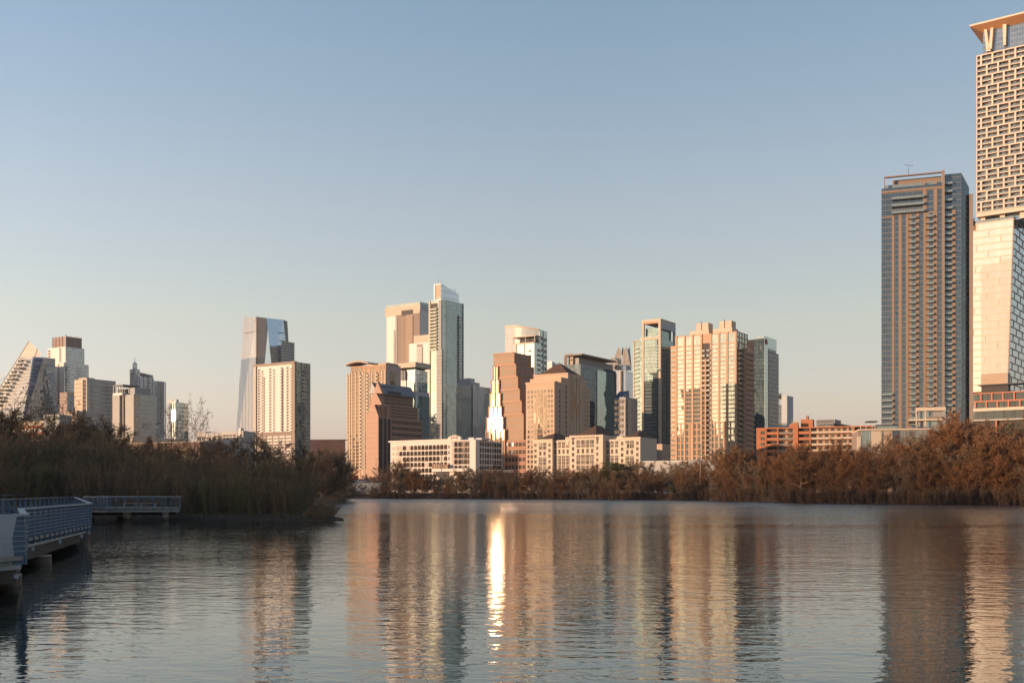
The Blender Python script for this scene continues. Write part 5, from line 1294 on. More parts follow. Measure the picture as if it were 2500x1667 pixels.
# ================================================================== left clusters
def XB(pts, d):
    """outline pushed back and slightly inwards, for solids with leaning outlines"""
    n = len(pts); c = [sum(p[i] for p in pts) / n for i in range(3)]
    k = d / 1.41421
    return [(p[0] + k * XB.u[0] + (c[0] - p[0]) * .02, p[1] + k * XB.u[1] + (c[1] - p[1]) * .02, p[2]) for p in pts]
XB.u = (1.0, 1.0)
def sail_tower():
    D = 1280
    b = B('office_tower', 'sail shaped glass tower with stepped terraces and pointed lattice peak, far left', 'tower', 80, D)
    GLt = glass("sail_glass_sunlit", (0.62, 0.60, 0.53), 0.45, 0.02, 3.0, 4.2, 0.10, (0.42, 0.40, 0.37), 0.75, (0.55, 0.49, 0.43), wob=0.010, var=0.12)  # one glass in three tints; the sun-side reflection is in this one
    GB_ = glass("sail_glass_skylit", (0.36, 0.50, 0.66), 0.8, 0.02, 2.0, 4.2, 0.14, (0.4, 0.42, 0.45), 0.5, (0.50, 0.50, 0.50), wob=0.010, var=0.15)  # blue of the reflected sky put into the tint
    GD = glass("sail_glass_shaded", (0.20, 0.25, 0.29), 0.75, 0.02, 2.0, 4.2, 0.22, (0.26, 0.27, 0.29), 0.3, (0.3, 0.3, 0.3), wob=0.012, var=0.35)  # tint lowered to hold the dark reflection of the right side
    L = b.L(); q0 = b.loc(80, D, 800); q1 = b.loc(80, D + 10, 800); XB.u = ((q1[0] - q0[0]) / 7.07, (q1[1] - q0[1]) / 7.07)
    def V(x, y, d=0): p = R1(x, y); return b.loc(p[0], D + d, p[1])
    # warm sail side: sloping left edge, receding to the left
    front = [V(375, 335, 12), V(225, 340, 28), V(-60, 800, 40), V(-60, 1120, 36), V(250, 1120, -2)]
    back = XB(front, 60)
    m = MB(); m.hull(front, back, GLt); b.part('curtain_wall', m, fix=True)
    front = [V(378, 333, 10), V(500, 340, 26), V(262, 1120, 0), V(252, 1120, -2.4)]
    m = MB(); m.hull(front, XB(front, 30), GB_); b.part('blue_glazing', m, fix=True)
    front = [V(500, 340, 16.2), V(635, 355, 40), V(635, 1120, 40), V(262, 1120, .2)]
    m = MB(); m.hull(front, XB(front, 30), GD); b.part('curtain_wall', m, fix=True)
    for x0, y0, x1, y1 in ((310, 636, 634, 660), (235, 850, 634, 882), (380, 400, 634, 440)):
        m = MB(); a = V(x0, y0, -3); c = V(x1, y1, 38); m.tube(a, c, .7, .7, PALEM, 4); b.part('floor_line', m)
    # terraces along the slope
    for k in range(13):
        y = 372 + k * 42; xl = 225 - (y - 340) * .62
        m = MB(); p = V(xl - 6, y, 12 + k * 1.7); q = V(xl + 40 + (k % 3) * 14, y, 8 + k * 1.65)
        m.hull([p, q, (q[0], q[1], q[2] + .7), (p[0], p[1], p[2] + .7)], [(p[0] + 8, p[1], p[2]), (q[0] + 8, q[1], q[2]), (q[0] + 8, q[1], q[2] + .7), (p[0] + 8, p[1], p[2] + .7)], CONC)
        m.hull([(p[0] + .5, p[1], p[2] - 1.5), (q[0] + .5, q[1], q[2] - 1.5), (q[0] + .5, q[1], q[2] - .2), (p[0] + .5, p[1], p[2] - .2)], [(p[0] + 3, p[1], p[2] - 2.2), (q[0] + 3, q[1], q[2] - 2.2), (q[0] + 3, q[1], q[2] - .2), (p[0] + 3, p[1], p[2] - .2)], GWD)
        b.part('terrace', m, fix=True)
    m = MB(); m.tube(V(330, 158, 20), V(-60, 770, 36), .7, .7, PALEM, 5); b.part('edge_beam', m)
    GS = glass("lattice_glass", (0.42, 0.38, 0.33), 0.1, 0.5, 2.2, 2.2, 0.5, (0.34, 0.28, 0.24), 0.5, (0.34, 0.28, 0.24), wob=0.02, var=0.2)
    fr = [V(330, 158, 36), V(215, 360, 48), V(460, 360, 24), V(470, 292, 24), V(400, 215, 30)]
    m = MB(); m.hull(fr, XB(fr, 18), GS); b.part('lattice_peak', m, fix=True)
sail_tower()

def white_stepped():
    b = B('apartment_tower', 'white stepped tower crowned by brown slatted screen, far left', 'tower', R1(752)[0], 1380)
    L = b.L(); Rr = b.Rt(); P = lambda p: L.a(R1(p)[0]); Q = lambda p: Rr.a(R1(p)[0]); Y = lambda y: b.zc(R1(0, y)[1])
    G = glass("white_tower_side", (0.50, 0.54, 0.56), 0.65, 0.02, 2.2, 3.3, 0.3, (0.5, 0.5, 0.48), 0.5, (0.5, 0.48, 0.46), wob=0.015, var=0.35)
    SC = matte("brown_slat_screen", (0.26, 0.18, 0.14), 0.7, 0.06, 0.1, 2.6, 0.75)
    m = MB(); m.box(0, Q(968), 0, P(548), GZ, Y(215), WHITE); m.box(-6, Q(968) + 3, -5, P(600), GZ, Y(405), WHITE); b.part('wall', m)
    r = b.Rt(-5); m = MB(); Rr.box(m, 0.3, Q(968), Y(405), Y(222), 0, .25, G); r.box(m, -5.5, Q(968) + 3, GZ, Y(412), 0, .25, G); b.part('side_glazing', m)
    m = MB(); m.box(1, Q(945), 1, P(600), Y(215), Y(97), SC)
    for k in range(12): t = 1 + k * (Q(945) - 1) / 11.5; m.box(t, t + .5, .5, 1, Y(215), Y(88), TAUPE)
    for k in range(5): s_ = 1 + k * (P(600) - 1) / 4; m.box(.4, 1, s_, s_ + .5, Y(215), Y(88), TAUPE)
    m.box(.2, 1.4, .2, 1.4, Y(230), Y(78), PALEM); b.part('roof_screen', m)
    def holes(f, p0, p1, y0, y1, n):
        a0, a1 = f.a(R1(p1)[0]), f.a(R1(p0)[0]); f.wins(a0, a1, Y(y1), Y(y0), 1, n, VOID, .95, .6, .1)
    holes(L, 680, 706, 225, 405, 7); holes(L, 553, 580, 232, 420, 6)
    l2 = b.L(-6); holes(l2, 662, 684, 418, 880, 17); holes(l2, 750, 772, 412, 740, 12)
    r.balc(-3, 3, levels(Y(900), Y(425), 14), 1.5, WHITE, GRAIL, d0=.25)
    r.balc(14, 19, levels(Y(900), Y(425), 14), 1.5, WHITE, GRAIL, d0=.25)
    b.done()
    b2 = B('office_building', 'small brown glazed building in front of the white stepped tower', 'building', R1(770)[0], 1220)
    G2 = glass("brown_grid_glass", (0.30, 0.22, 0.18), 0.5, 0.02, 2.4, 4.0, 0.4, (0.38, 0.27, 0.22), 0.5, (0.36, 0.26, 0.2), wob=0.012, var=0.2)
    m = MB(); m.box(0, b2.Rt().a(R1(848)[0]) + 6, 0, b2.L().a(R1(685)[0]), GZ, b2.zc(R1(0, 738)[1]), G2); b2.part('curtain_wall', m)
    m = MB(); m.box(.2, 10, -.3, 0, GZ, b2.zc(R1(0, 770)[1]), glass("blue_side", (.22, .27, .34), .7, .02, 2, 4, .2, (.2, .2, .22), .3)); b2.part('side_glazing', m)
white_stepped()

def banded_tower():
    for (lab, p0, pc, p1, y, D, n) in (('tan banded office tower with bright framed end wall, left of the dark glass block', 855, 990, 1320, 582, 1010, 17), ('lower tan banded office block standing before its taller twin', 745, 870, 1200, 950, 960, 6)):
        b = B('office_tower' if n > 10 else 'office_building', lab, 'building', R1(pc)[0], D)
        L = b.L(); Rr = b.Rt(); WL = L.a(R1(p0)[0]); WR = Rr.a(R1(p1)[0]); H = b.zc(R1(0, y)[1]); zb = H - n * 3.85 - 1.2
        BAND = glass("band_window", (0.24, 0.26, 0.28), 0.6, 0.02, 2.6, 50, 0.12, (0.3, 0.26, 0.22), 0, wob=0.015, var=0.4)
        m = MB(); m.box(0, WR, 0, WL, GZ, H - .6, TAN if n > 10 else SAND); b.part('wall', m)
        w = MB(); zs = levels(zb, H - 1.2, n); ch = zs[1] - zs[0]
        a0 = WL * .22
        for z in zs:
            mm = MB(); L.box(mm, a0, WL - 1.2, z + .45, z + ch - .1, .05, 1.0, CREAM); b.item('wall_panel', mm)
            L.box(w, 0.4, a0 - .4, z + ch * .3, z + ch * .95, 0, .2, GWD)
            for a in (WL * .06, WL * .16, WL * .95): L.box(w, a, a + .5, z, z + ch * .3, 0, .5, SAND)
        b.part('facade_detail', w)
        m = MB(); Rr.box(m, 0, 3.2, GZ, H, 0, 1.2, CONC); Rr.box(m, 3.2, WR, H - 6.4 if n > 10 else H - 3, H, 0, 1.2, CONC); Rr.box(m, WR - .8, WR, GZ, H - 6.5, 0, 1.2, CONC); b.part('frame', m)
        nn = n - 1 if n > 10 else n
        for k in range(nn):
            z = zs[k]; mm = MB(); Rr.box(mm, 3.2, WR - .8, z + ch * .42, z + ch - .05, 0, .15, BAND); b.item('ribbon_window', mm)
            mm = MB(); Rr.box(mm, 3.2 + (3 if n > 10 else 0), WR - .8, z - .1, z + ch * .40, 0, .8, CONC); b.item('floor_band', mm)
        m = MB(); Rr.box(m, WR * .72, WR * .74, GZ, H - 6.5, .8, 1.1, CONC); b.part('frame', m)
        if n > 10: m = MB(); m.box(3, 12, 4, WL - 2, H - .6, H + 1.5, CONC); b.part('rooftop_box', m)
        b.done()
banded_tower()

def dark_block():
    b = B('office_building', 'dark mirrored office block with metal roof terrace frame', 'building', R1(1540)[0], 930)
    L = b.L(); Rr = b.Rt(); P = lambda p: L.a(R1(p)[0]); Y = lambda y: b.zc(R1(0, y)[1])
    GL_ = glass("grey_mirror", (0.48, 0.46, 0.41), 0.75, 0.02, 2.6, 3.9, 0.16, (0.28, 0.27, 0.25), 0.2, wob=0.008, var=0.08)
    GR_ = glass("dark_mirror", (0.22, 0.245, 0.27), 0.8, 0.02, 2.6, 3.9, 0.14, (0.14, 0.14, 0.15), 0.16, wob=0.006, var=0.08)
    WR = Rr.a(R1(1790)[0]); zb = Y(1255)
    m = MB(); m.box(0, WR, 0.2, P(1428), zb, Y(762), GL_); m.box(-3, WR - 8, P(1405), P(1325), GZ, Y(765), GL_); b.part('curtain_wall', m)
    m = MB(); m.box(.2, WR, -.2, 0.2, zb, Y(762), GR_); m.box(-.1, .7, -.3, .8, zb, Y(760), DARKM); b.part('side_glazing', m)
    m = MB(); m.box(-1, 4, P(1428), P(1405), GZ, Y(765), TAUPE); b.part('corner_slot', m)
    m = MB(); m.box(3, WR - 3, 3, P(1440), Y(762), Y(680), GREYP); b.part('penthouse', m)
    m = MB(); z = Y(655); m.box(-2, 16, P(1430), P(1322), z, z + 1, DARKM)
    for k in range(5): s_ = P(1430) + k * (P(1322) - P(1430)) / 4.2; m.box(-2, -1.4, s_, s_ + .6, Y(735), z, PALEM)
    m.box(-2.4, 2, P(1430), P(1322), Y(765), Y(738), WHITE); m.box(2, 12, P(1425), P(1325), Y(738), Y(690), GW); b.part('roof_frame', m)
    m = MB(); m.box(-4, WR + 30, -3, P(1420), Y(1310), zb, CREAM); b.part('podium', m)
    b.done()
dark_block()

def spire_tower():
    b = B('spire_tower', 'blue glass residential tower with tall pointed spire', 'tower', R1(1580)[0], 1420)
    L = b.L(); Rr = b.Rt(); Y = lambda y: b.zc(R1(0, y)[1]); P = lambda p: L.a(R1(p)[0]); Q = lambda p: Rr.a(R1(p)[0])
    G = glass("spire_tower_glass", (0.62, 0.66, 0.68), 0.35, 0.02, 3.0, 3.2, 0.4, (0.42, 0.40, 0.38), 0.5, (0.38, 0.36, 0.34), wob=0.015, var=0.45)
    q1, q2, q3 = Q(1765), Q(1900), Q(1700)
    m = MB(); m.box(0, q1, 0, P(1545), GZ, Y(555), G); m.box(q1, q2, 2, P(1545), GZ, Y(585), G); m.box(2, Q(1640), P(1545), P(1480), GZ, Y(520), G); b.part('curtain_wall', m)
    m = MB()
    for p in (1582, 1605, 1648, 1692, 1705, 1755, 1808, 1862, 1897): t = Q(p); m.box(t - .5, t + .5, -.9, 0, GZ, Y(556 if p < 1765 else 588), PALEM)
    b.part('fin', m)
    Rr.balc(Q(1655), Q(1685), levels(Y(1100), Y(580), 14), 1.4, WHITE, GRAIL); Rr.balc(Q(1715), Q(1750), levels(Y(1100), Y(580), 14), 1.4, WHITE, GRAIL); Rr.balc(Q(1815), Q(1858), levels(Y(1100), Y(605), 14), 1.4, WHITE, GRAIL)
    m = MB(); f = b.L(1.8); f.box(m, P(1500), P(1480), GZ, Y(500), -3, .3, CREAM); f.box(m, P(1545), P(1530), GZ, Y(500), -3, .3, CREAM); b.part('wall_panel', m)
    m = MB(); m.prism([(1, P(1550)), (1, P(1480)), (8, P(1480)), (8, P(1550))], Y(520), [Y(470)] * 4, G)
    m.prism([(8.1, P(1480)), (8.1, P(1545)), (30, P(1545)), (30, P(1480))], Y(520), [Y(500), Y(500), Y(545), Y(545)], PALEM); b.part('crown_block', m)
    c = (4, P(1520)); m = MB()
    m.tube((c[0], c[1], Y(470)), (c[0], c[1], Y(405)), 3.2, 3.0, G, 8); m.tube((c[0], c[1], Y(405)), (c[0], c[1], Y(385)), 3.4, .5, PALEM, 8)
    m.tube((c[0], c[1], Y(385)), (c[0], c[1], Y(330)), .45, .12, DARKM, 5); b.part('spire', m)
    b.done()
spire_tower()

def glint_tower():
    b = B('glass_building', 'pale green glass building with a golden sun glint in its rounded front', 'building', R1(2020)[0], 1150, 24.6)
    G = glass("glint_building_glass", (0.50, 0.56, 0.54), 0.72, 0.005, 2.4, 3.6, 0.12, (0.34, 0.37, 0.36), 0.3, (0.32, 0.36, 0.36), wob=0.0, var=0.12, big=0.0006)
    L = b.L(); Rr = b.Rt(); Y = lambda y: b.zc(R1(0, y)[1]); WL = L.a(R1(1895)[0]); WR = Rr.a(R1(2165)[0])
    m = MB(); m.box(0, WR, 0, WL * .42, GZ, Y(855), G); m.prism([(0, WL * .42), (WR - 10, WL * .42), (WR - 10, WL), (6, WL), (1.2, WL * .7)], GZ, Y(855), G); b.part('curtain_wall', m)
    m = MB(); m.box(4, WR - 12, WL * .2, WL, Y(855), Y(818), PALEM); b.part('penthouse', m)
    for z in levels(GZ + 20, Y(865), 17):
        mm = MB(); Rr.box(mm, 2, WR + 1.5, z - .2, z + .2, 0, 1.0, GREYP); b.item('sun_shade', mm)
    m = MB()
    for s_ in (WL * .02, WL * .2, WL * .4): L.box(m, s_ - .4, s_ + .4, GZ, Y(860), 0, .7, GREYP)
    for z in levels(GZ + 20, Y(875), 15): L.box(m, WL * .02, WL * .4, z - .25, z + .25, 0, .6, GREYP)
    b.part('grid_frame', m)
    b.done()
glint_tower()

# ------------------------------------------------------------------ leaning sail tower with vertical stripes
def striped_tower():
    D = 1480
    b = B('office_tower', 'tapering glass tower with fine vertical stripes and leaning edges', 'tower', R2(490)[0], D, 26)
    GS = glass("striped_glass", (0.92, 0.92, 0.88), 0.9, 0.02, 3.9, 400, 1.1, (0.42, 0.35, 0.29), 0, wob=0.006, var=0.12, big=0.006)
    GBl = glass("striped_skylit", (0.50, 0.62, 0.76), 0.85, 0.02, 2.4, 4.2, 0.14, (0.40, 0.46, 0.52), 0.2, wob=0.006, var=0.06)  # sky reflection of the right-hand face put into its blue tint
    V = lambda x, y, d=0: (lambda p: b.loc(p[0], D + d, p[1]))(R2(x, y))
    zb = 1500; q0 = b.loc(640, D, 800); q1 = b.loc(640, D + 10, 800); XB.u = ((q1[0] - q0[0]) / 7.07, (q1[1] - q0[1]) / 7.07)
    # left face (stripes), leaning outwards to the bottom left
    fr = [V(490, 132, 0), V(372, 130, 22), V(285, zb, 30), V(490, zb, 0)]
    m = MB(); m.hull(fr, XB(fr, 40), GS); b.part('curtain_wall', m, fix=True)
    fr = [V(490, 130, 0), V(592, 142, 5), V(640, 620, 6), V(640, zb, 6), V(490, zb, 0)]
    m = MB(); m.hull(fr, XB(fr, 40), GS); b.part('curtain_wall', m, fix=True)
    fr = [V(592, 142, 5.2), V(752, 160, 24), V(802, 620, 28), V(802, zb, 28), V(640, zb, 6.2), V(640, 620, 6.2)]
    m = MB(); m.hull(fr, XB(fr, 34), GBl); b.part('blue_glazing', m, fix=True)
    fr = [V(752, 160, 24.2), V(790, 175, 44), V(803, 400, 48), V(803, zb, 48), V(790, zb, 28.4)]
    m = MB(); m.hull(fr, XB(fr, 14), DARKM); b.part('side_wall', m, fix=True)
    m = MB(); m.tube(V(494, 132, -1.5), V(494, zb, -1.5), 1.1, 1.1, TAUPE, 4); m.tube(V(360, 285, 18), V(490, 268, -1), .5, .5, GREYP, 4); m.tube(V(490, 268, -1), V(765, 285, 22), .5, .5, GREYP, 4); m.tube(V(490, 355, -1), V(770, 360, 22), .4, .4, GREYP, 4); b.part('ledge', m)
    f0 = V(735, 365, -18); z0 = V(735, 700)[2]
    m = MB(); p = V(728, 0, -16); q = V(862, 0, 10)
    for k in range(8):
        z1 = V(0, 372 + k * 27)[2]
        m.hull([(p[0], p[1], z1 - 1.2), (q[0], q[1], z1 - 1.2), (q[0], q[1], z1), (p[0], p[1], z1)], [(p[0] + 14, p[1] + 4, z1 - 1.2), (q[0] + 5, q[1] + 10, z1 - 1.2), (q[0] + 5, q[1] + 10, z1), (p[0] + 14, p[1] + 4, z1)], PALEM if k % 2 == 0 or 1 else DARKM)
    b.part('balcony', m, fix=True)
    zt = V(0, 370)[2]
    m = MB(); m.hull([(p[0] + 1.2, p[1], GZ), (q[0], q[1] + 1, GZ), (q[0], q[1] + 1, zt), (p[0] + 1.2, p[1], zt)], [(p[0] + 16, p[1] + 6, GZ), (q[0] + 8, q[1] + 12, GZ), (q[0] + 8, q[1] + 12, zt), (p[0] + 16, p[1] + 6, zt)], GW); b.part('side_wing', m, fix=True)
striped_tower()

def white_tower():
    b = B('apartment_tower', 'white residential tower with dark balcony columns and dark glass side', 'tower', R2(870)[0], 900)
    L = b.L(); Rr = b.Rt(); P = lambda p: L.a(R2(p)[0]); Y = lambda y: b.zc(R2(0, y)[1]); H = Y(555); WL = P(478); WR = Rr.a(R2(1010)[0])
    GD = glass("dark_side_glass", (0.16, 0.22, 0.24), 0.7, 0.02, 1.8, 3.3, 0.08, (0.12, 0.15, 0.16), 0.25, (0.12, 0.14, 0.15), wob=0.015, var=0.5)
    WJ = matte("white_tower_panel", (0.60, 0.56, 0.51), 0.6, 0.03, 0.05, 3.35, 0.9, jv=2.0)
    m = MB(); m.box(.3, WR, 0.3, WL, GZ, H - .6, WJ); b.part('wall', m)
    m = MB(); Rr.box(m, .6, WR, GZ, H - .5, -.3, .1, GD); b.part('side_glazing', m)
    zb = Y(1235); m = MB(); L.box(m, P(868), P(838), GZ, H - 1.8, -.3, .9, TAUPE); L.box(m, P(838) - 2.2, P(838) , GZ, H - 1.8, -.3, .2, CREAM); L.box(m, P(868), WL + 1.5, H - 1.8, H, -2, 1.2, TAUPE); L.box(m, P(495), P(475), GZ, H - 1.8, -.3, .9, CREAM); L.box(m, P(868), WL + .6, zb - .5, zb + 1, -.3, 1.3, TAUPE); b.part('frame', m)
    zt = H - 4; n = 22; ch = (zt - zb - 1) / n
    for p0, p1 in ((508, 530), (616, 636), (724, 748), (780, 802)):
        m = MB(); L.box(m, P(p1), P(p0), zb + 1, zt, -.28, -.2, VOID); 
        L.wins(P(p1), P(p0), zb + 1, zt, 1, n, VOID, .95, .72, .1, -.28)
    for p0, p1 in ((530, 552), (636, 664), (724, 748), (802, 830)):
        for r in reversed(range(n)):
            z = zb + 1 + ch * r; mm = MB(); L.box(mm, P(p1), P(p0), z - .2, z + .85, -.3, 1.2, WHITE); b.item('balcony', mm)
    for r in range(n - 3): m = MB(); L.box(m, P(572), P(562), zb + 1 + ch * r + .6, zb + 1 + ch * r + 2.4, -.28, -.1, GWD); b.item('window', m)
    m = MB(); Rr.box(m, WR * .38, WR * .42, GZ, H - 1, .1, .5, GREYP); b.part('side_pier', m)
    for z in reversed(levels(GZ + 12, H - 5, 28)): mm = MB(); Rr.box(mm, WR * .5, WR * .86, z - .2, z + .9, .1, 1.4, GREYP); b.item('balcony', mm)
    # garage screen below
    for r in range(7):
        z = zb - 4.0 - r * 2.7
        for c in range(5):
            mm = MB(); a0 = P(830) + (P(530) - P(830)) * c / 5; a1 = a0 + (P(530) - P(830)) / 5 * .82; L.box(mm, a0, a1, z, z + 1.15, -.3, .5, WHITE); b.item('garage_panel', mm)
    m = MB(); L.box(m, P(838), P(505), GZ, zb - .5, -.29, -.1, TAUPE); b.part('garage_wall', m)
    b.done()
white_tower()

def small_left():
    b = B('office_building', 'low dark red brown ribbed office building', 'building', 838, 800, 6)
    BR_ = glass("dark_red_facade", (0.12, 0.06, 0.055), 0.3, 0.3, 1.6, 1.9, 0.5, (0.09, 0.045, 0.04), 0.35, (0.09, 0.045, 0.04), wob=0.02, var=0.5)
    L = b.L(); WL = L.a(757); H = b.zc(1074)
    m = MB(); m.prism([(0, -1.5), (0, WL), (6, WL), (6, 0)], GZ, H, BR_); b.part('wall', m)
    m = MB(); m.box(-.4, 6, -1.6, WL + .4, H, H + .5, DARKM); b.part('roof_edge', m)
    b = B('building', 'pair of low grey concrete blocks above the thicket, right of the glass building', 'building', T5(1452)[0], 620)
    L = b.L(); P = lambda p: L.a(T5(p)[0]); Y = lambda y: b.zc(T5(0, y)[1]); Rr = b.Rt()
    m = MB(); m.box(0, 12, 0, P(1095), GZ, Y(172), CONC); m.box(1.5, 12, P(1095), P(700), GZ, Y(215), CONC); m.box(3, 14, P(1030), P(690), GZ, Y(172), GREYP); m.box(4, 14, P(690), P(530), GZ, Y(142), CONC); m.box(0, 4, -3, 0, GZ, Y(170), CONC); m.box(-.4, 2, -1.2, .6, GZ, Y(118), PLAIN); b.part('wall', m)
    L.wins(P(1385), P(1120), Y(330), Y(225), 4, 2, GWD, .8, .6); f = b.L(1.5); f.wins(f.a(T5(1090)[0]), f.a(T5(950)[0]), Y(330), Y(235), 2, 2, GWD, .8, .7); f.wins(f.a(T5(800)[0]), f.a(T5(640)[0]), Y(330), Y(240), 2, 1, VOID, .85, .8)
    b.done()
    b = B('warehouse_building', 'long brown flat roofed hall half hidden by the thicket', 'building', 489, 520, 18)
    L = b.L(); m = MB(); m.box(0, 20, 0, L.a(300), GZ, b.zc(1080), matte("brown_cladding", (0.13, 0.08, 0.055), .8, .15, .1, 50, .8, jv=3)); b.part('wall', m)
    m = MB(); m.box(-.2, 20, 0, L.a(300), b.zc(1080), b.zc(1077), TAUPE); b.part('roof_edge', m)
    b = B('hotel_building', 'pale hotel block with grey sign tower half hidden by bare trees at left', 'building', 145, 560, 20)
    L = b.L(); Rr = b.Rt(); Y = lambda y: b.zc(y)
    SG = matte("pale_sign_panel", (0.40, 0.42, 0.40), .7, .08)
    m = MB(); m.box(0, 9, 0, L.a(106), GZ, Y(1011), SG); b.part('sign_tower', m)
    m = MB(); m.box(2, 20, L.a(106), L.a(-150), GZ, Y(1026), ORANGE); m.box(1.6, 20, L.a(106), L.a(-150), Y(1036), Y(1025), CREAM); m.box(1.6, 20, L.a(106), L.a(-150), Y(1052), Y(1044), PLAIN); m.box(1.6, 20, L.a(106), L.a(-150), Y(1082), Y(1070), PLAIN); b.part('wall', m)
    text_part(b, "HYATT", L, L.a(124.5), Y(1018), 1.75, matte("sign_teal", (0.10, 0.16, 0.17), .6), b.o, .05, sx=1.25)
    b.L(1.9).wins(L.a(104), L.a(-150), GZ + 14, Y(1052), 16, 4, GWD, .6, .5, .1)
    b.done()
small_left()
# ================================================================== trees
def bark(name, c1, c2, rough=0.9):
    m, nt, p = newmat(name)
    oi = nt.nodes.new('ShaderNodeObjectInfo'); tc = nt.nodes.new('ShaderNodeTexCoord')
    nz = nt.nodes.new('ShaderNodeTexNoise'); nz.inputs['Scale'].default_value = 0.6; nz.inputs['Detail'].default_value = 3
    nt.links.new(tc.outputs['Object'], nz.inputs['Vector'])
    f = mth(nt, 'ADD', mth(nt, 'MULTIPLY', oi.outputs['Random'], 0.7), mth(nt, 'MULTIPLY', nz.outputs[0], 0.4))
    nt.links.new(mixc(nt, f, c1, c2), p.inputs['Base Color'])
    p.inputs['Roughness'].default_value = rough; p.inputs['Specular IOR Level'].default_value = 0.15
    return m
M_rust = bark("rust_twigs", (0.27, 0.12, 0.05), (0.17, 0.098, 0.052))
M_grey = bark("grey_twigs", (0.25, 0.165, 0.105), (0.185, 0.14, 0.09))
M_brown = bark("brown_twigs", (0.23, 0.125, 0.07), (0.165, 0.11, 0.068))
M_stem = bark("pale_stems", (0.19, 0.155, 0.12), (0.11, 0.09, 0.07))
M_trunk = bark("trunk_bark", (0.34, 0.25, 0.18), (0.17, 0.12, 0.085))
M_leaf = bark("evergreen_leaves", (0.050, 0.060, 0.022), (0.075, 0.065, 0.028))
M_bud = bark("spring_leaves", (0.085, 0.105, 0.035), (0.06, 0.085, 0.025))
M_hint = bark("budding_twigs", (0.165, 0.155, 0.072), (0.175, 0.135, 0.085))

def rv(r, s=1.0): return Vector((r.uniform(-s, s), r.uniform(-s, s), r.uniform(-s, s)))
def twig(mb, p, d, L, w, m, r):
    q = p + d * L; s = d.cross(rv(r)).normalized() * w
    mb.poly([p - s, p + s, q], m)
def proto_tree(seed, H=10.0, spread=0.42, m_tw=None, trunk_h=0.22, limbs=12, up=0.5, twigs=7, fan=3, tw=0.035, leaves=None, nleaf=0):
    r = random.Random(seed); T = MB(); K = MB()
    R0 = H * 0.020
    # trunk, slightly bent
    pts = [Vector((0, 0, -0.4))]; n = 7
    lean = Vector((r.uniform(-.08, .08), r.uniform(-.08, .08), 0))
    for i in range(1, n + 1): pts.append(Vector((lean.x * H * (i / n) ** 1.3 + r.uniform(-.01, .01) * H, lean.y * H * (i / n) ** 1.3 + r.uniform(-.01, .01) * H, H * .78 * i / n)))
    rad = [R0 * (1 - .86 * i / n) for i in range(n + 1)]
    for i in range(n): T.tube(pts[i], pts[i + 1], rad[i], rad[i + 1], M_trunk, 6)
    def along(f):
        x = f * n; i = min(n - 1, int(x)); return pts[i].lerp(pts[i + 1], x - i), R0 * (1 - .86 * f)
    for k in range(limbs):
        f = trunk_h / .86 + (1 - trunk_h / .86) * (k + r.random() * .8) / limbs; f = min(f, .98)
        p, rr = along(f); a = k * 2.4 + r.uniform(-.5, .5)
        reach = H * spread * (math.sin(math.pi * min(1, .28 + .66 * (p.z / H))) ** .8) * r.uniform(.75, 1.12)
        el = up * (.5 + f) + r.uniform(-.15, .2)
        d = Vector((math.cos(a) * math.cos(el), math.sin(a) * math.cos(el), math.sin(el))).normalized()
        L1 = reach; q = p; segs = 3; rl = rr * .55; d1 = d.copy(); path = [q.copy()]
        for s_ in range(segs):
            d1 = (d1 + rv(r, .16) + Vector((0, 0, .10))).normalized(); q2 = q + d1 * (L1 / segs)
            T.tube(q, q2, rl * (1 - s_ * .28), rl * (1 - (s_ + 1) * .28), M_trunk, 4); q = q2; path.append(q.copy())
        nb = 7
        for j in range(nb):
            ff = (j + .6) / nb; x = ff * segs; i = min(segs - 1, int(x)); b0 = path[i].lerp(path[i + 1], x - i)
            d2 = (d1 * .7 + rv(r, .95) + Vector((0, 0, .35))).normalized(); L2 = reach * .48 * (1.15 - .5 * ff) * r.uniform(.7, 1.15)
            b1 = b0 + (d2 + rv(r, .12)).normalized() * L2 * .5; b2 = b1 + (d2 + rv(r, .25) + Vector((0, 0, .12))).normalized() * L2 * .5
            T.tube(b0, b1, rl * .30, rl * .20, m_tw, 3); T.tube(b1, b2, rl * .20, rl * .07, m_tw, 3)
            for t_ in range(twigs):
                g = (t_ + .7) / twigs; c0 = b0.lerp(b1, g * 2) if g < .5 else b1.lerp(b2, g * 2 - 1)
                d3 = (d2 * .8 + rv(r, .9) + Vector((0, 0, .2))).normalized(); L3 = H * .075 * r.uniform(.6, 1.25)
                c1 = c0 + d3 * L3; twig(K, c0, d3, L3, tw, m_tw, r)
                for u in range(fan):
                    h = r.random(); c = c0.lerp(c1, h); d4 = (d3 * .8 + rv(r, .8)).normalized(); L4 = H * .055 * r.uniform(.5, 1.2)
                    twig(K, c, d4, L4, tw * .7, m_tw, r)
                    if leaves and r.random() < nleaf:
                        for _ in range(3):
                            e = c + d4 * L4 * r.random() + rv(r, H * .012); s1 = rv(r, H * .016); s2 = rv(r, H * .016); K.poly([e, e + s1, e + s2], leaves)
    return T, K
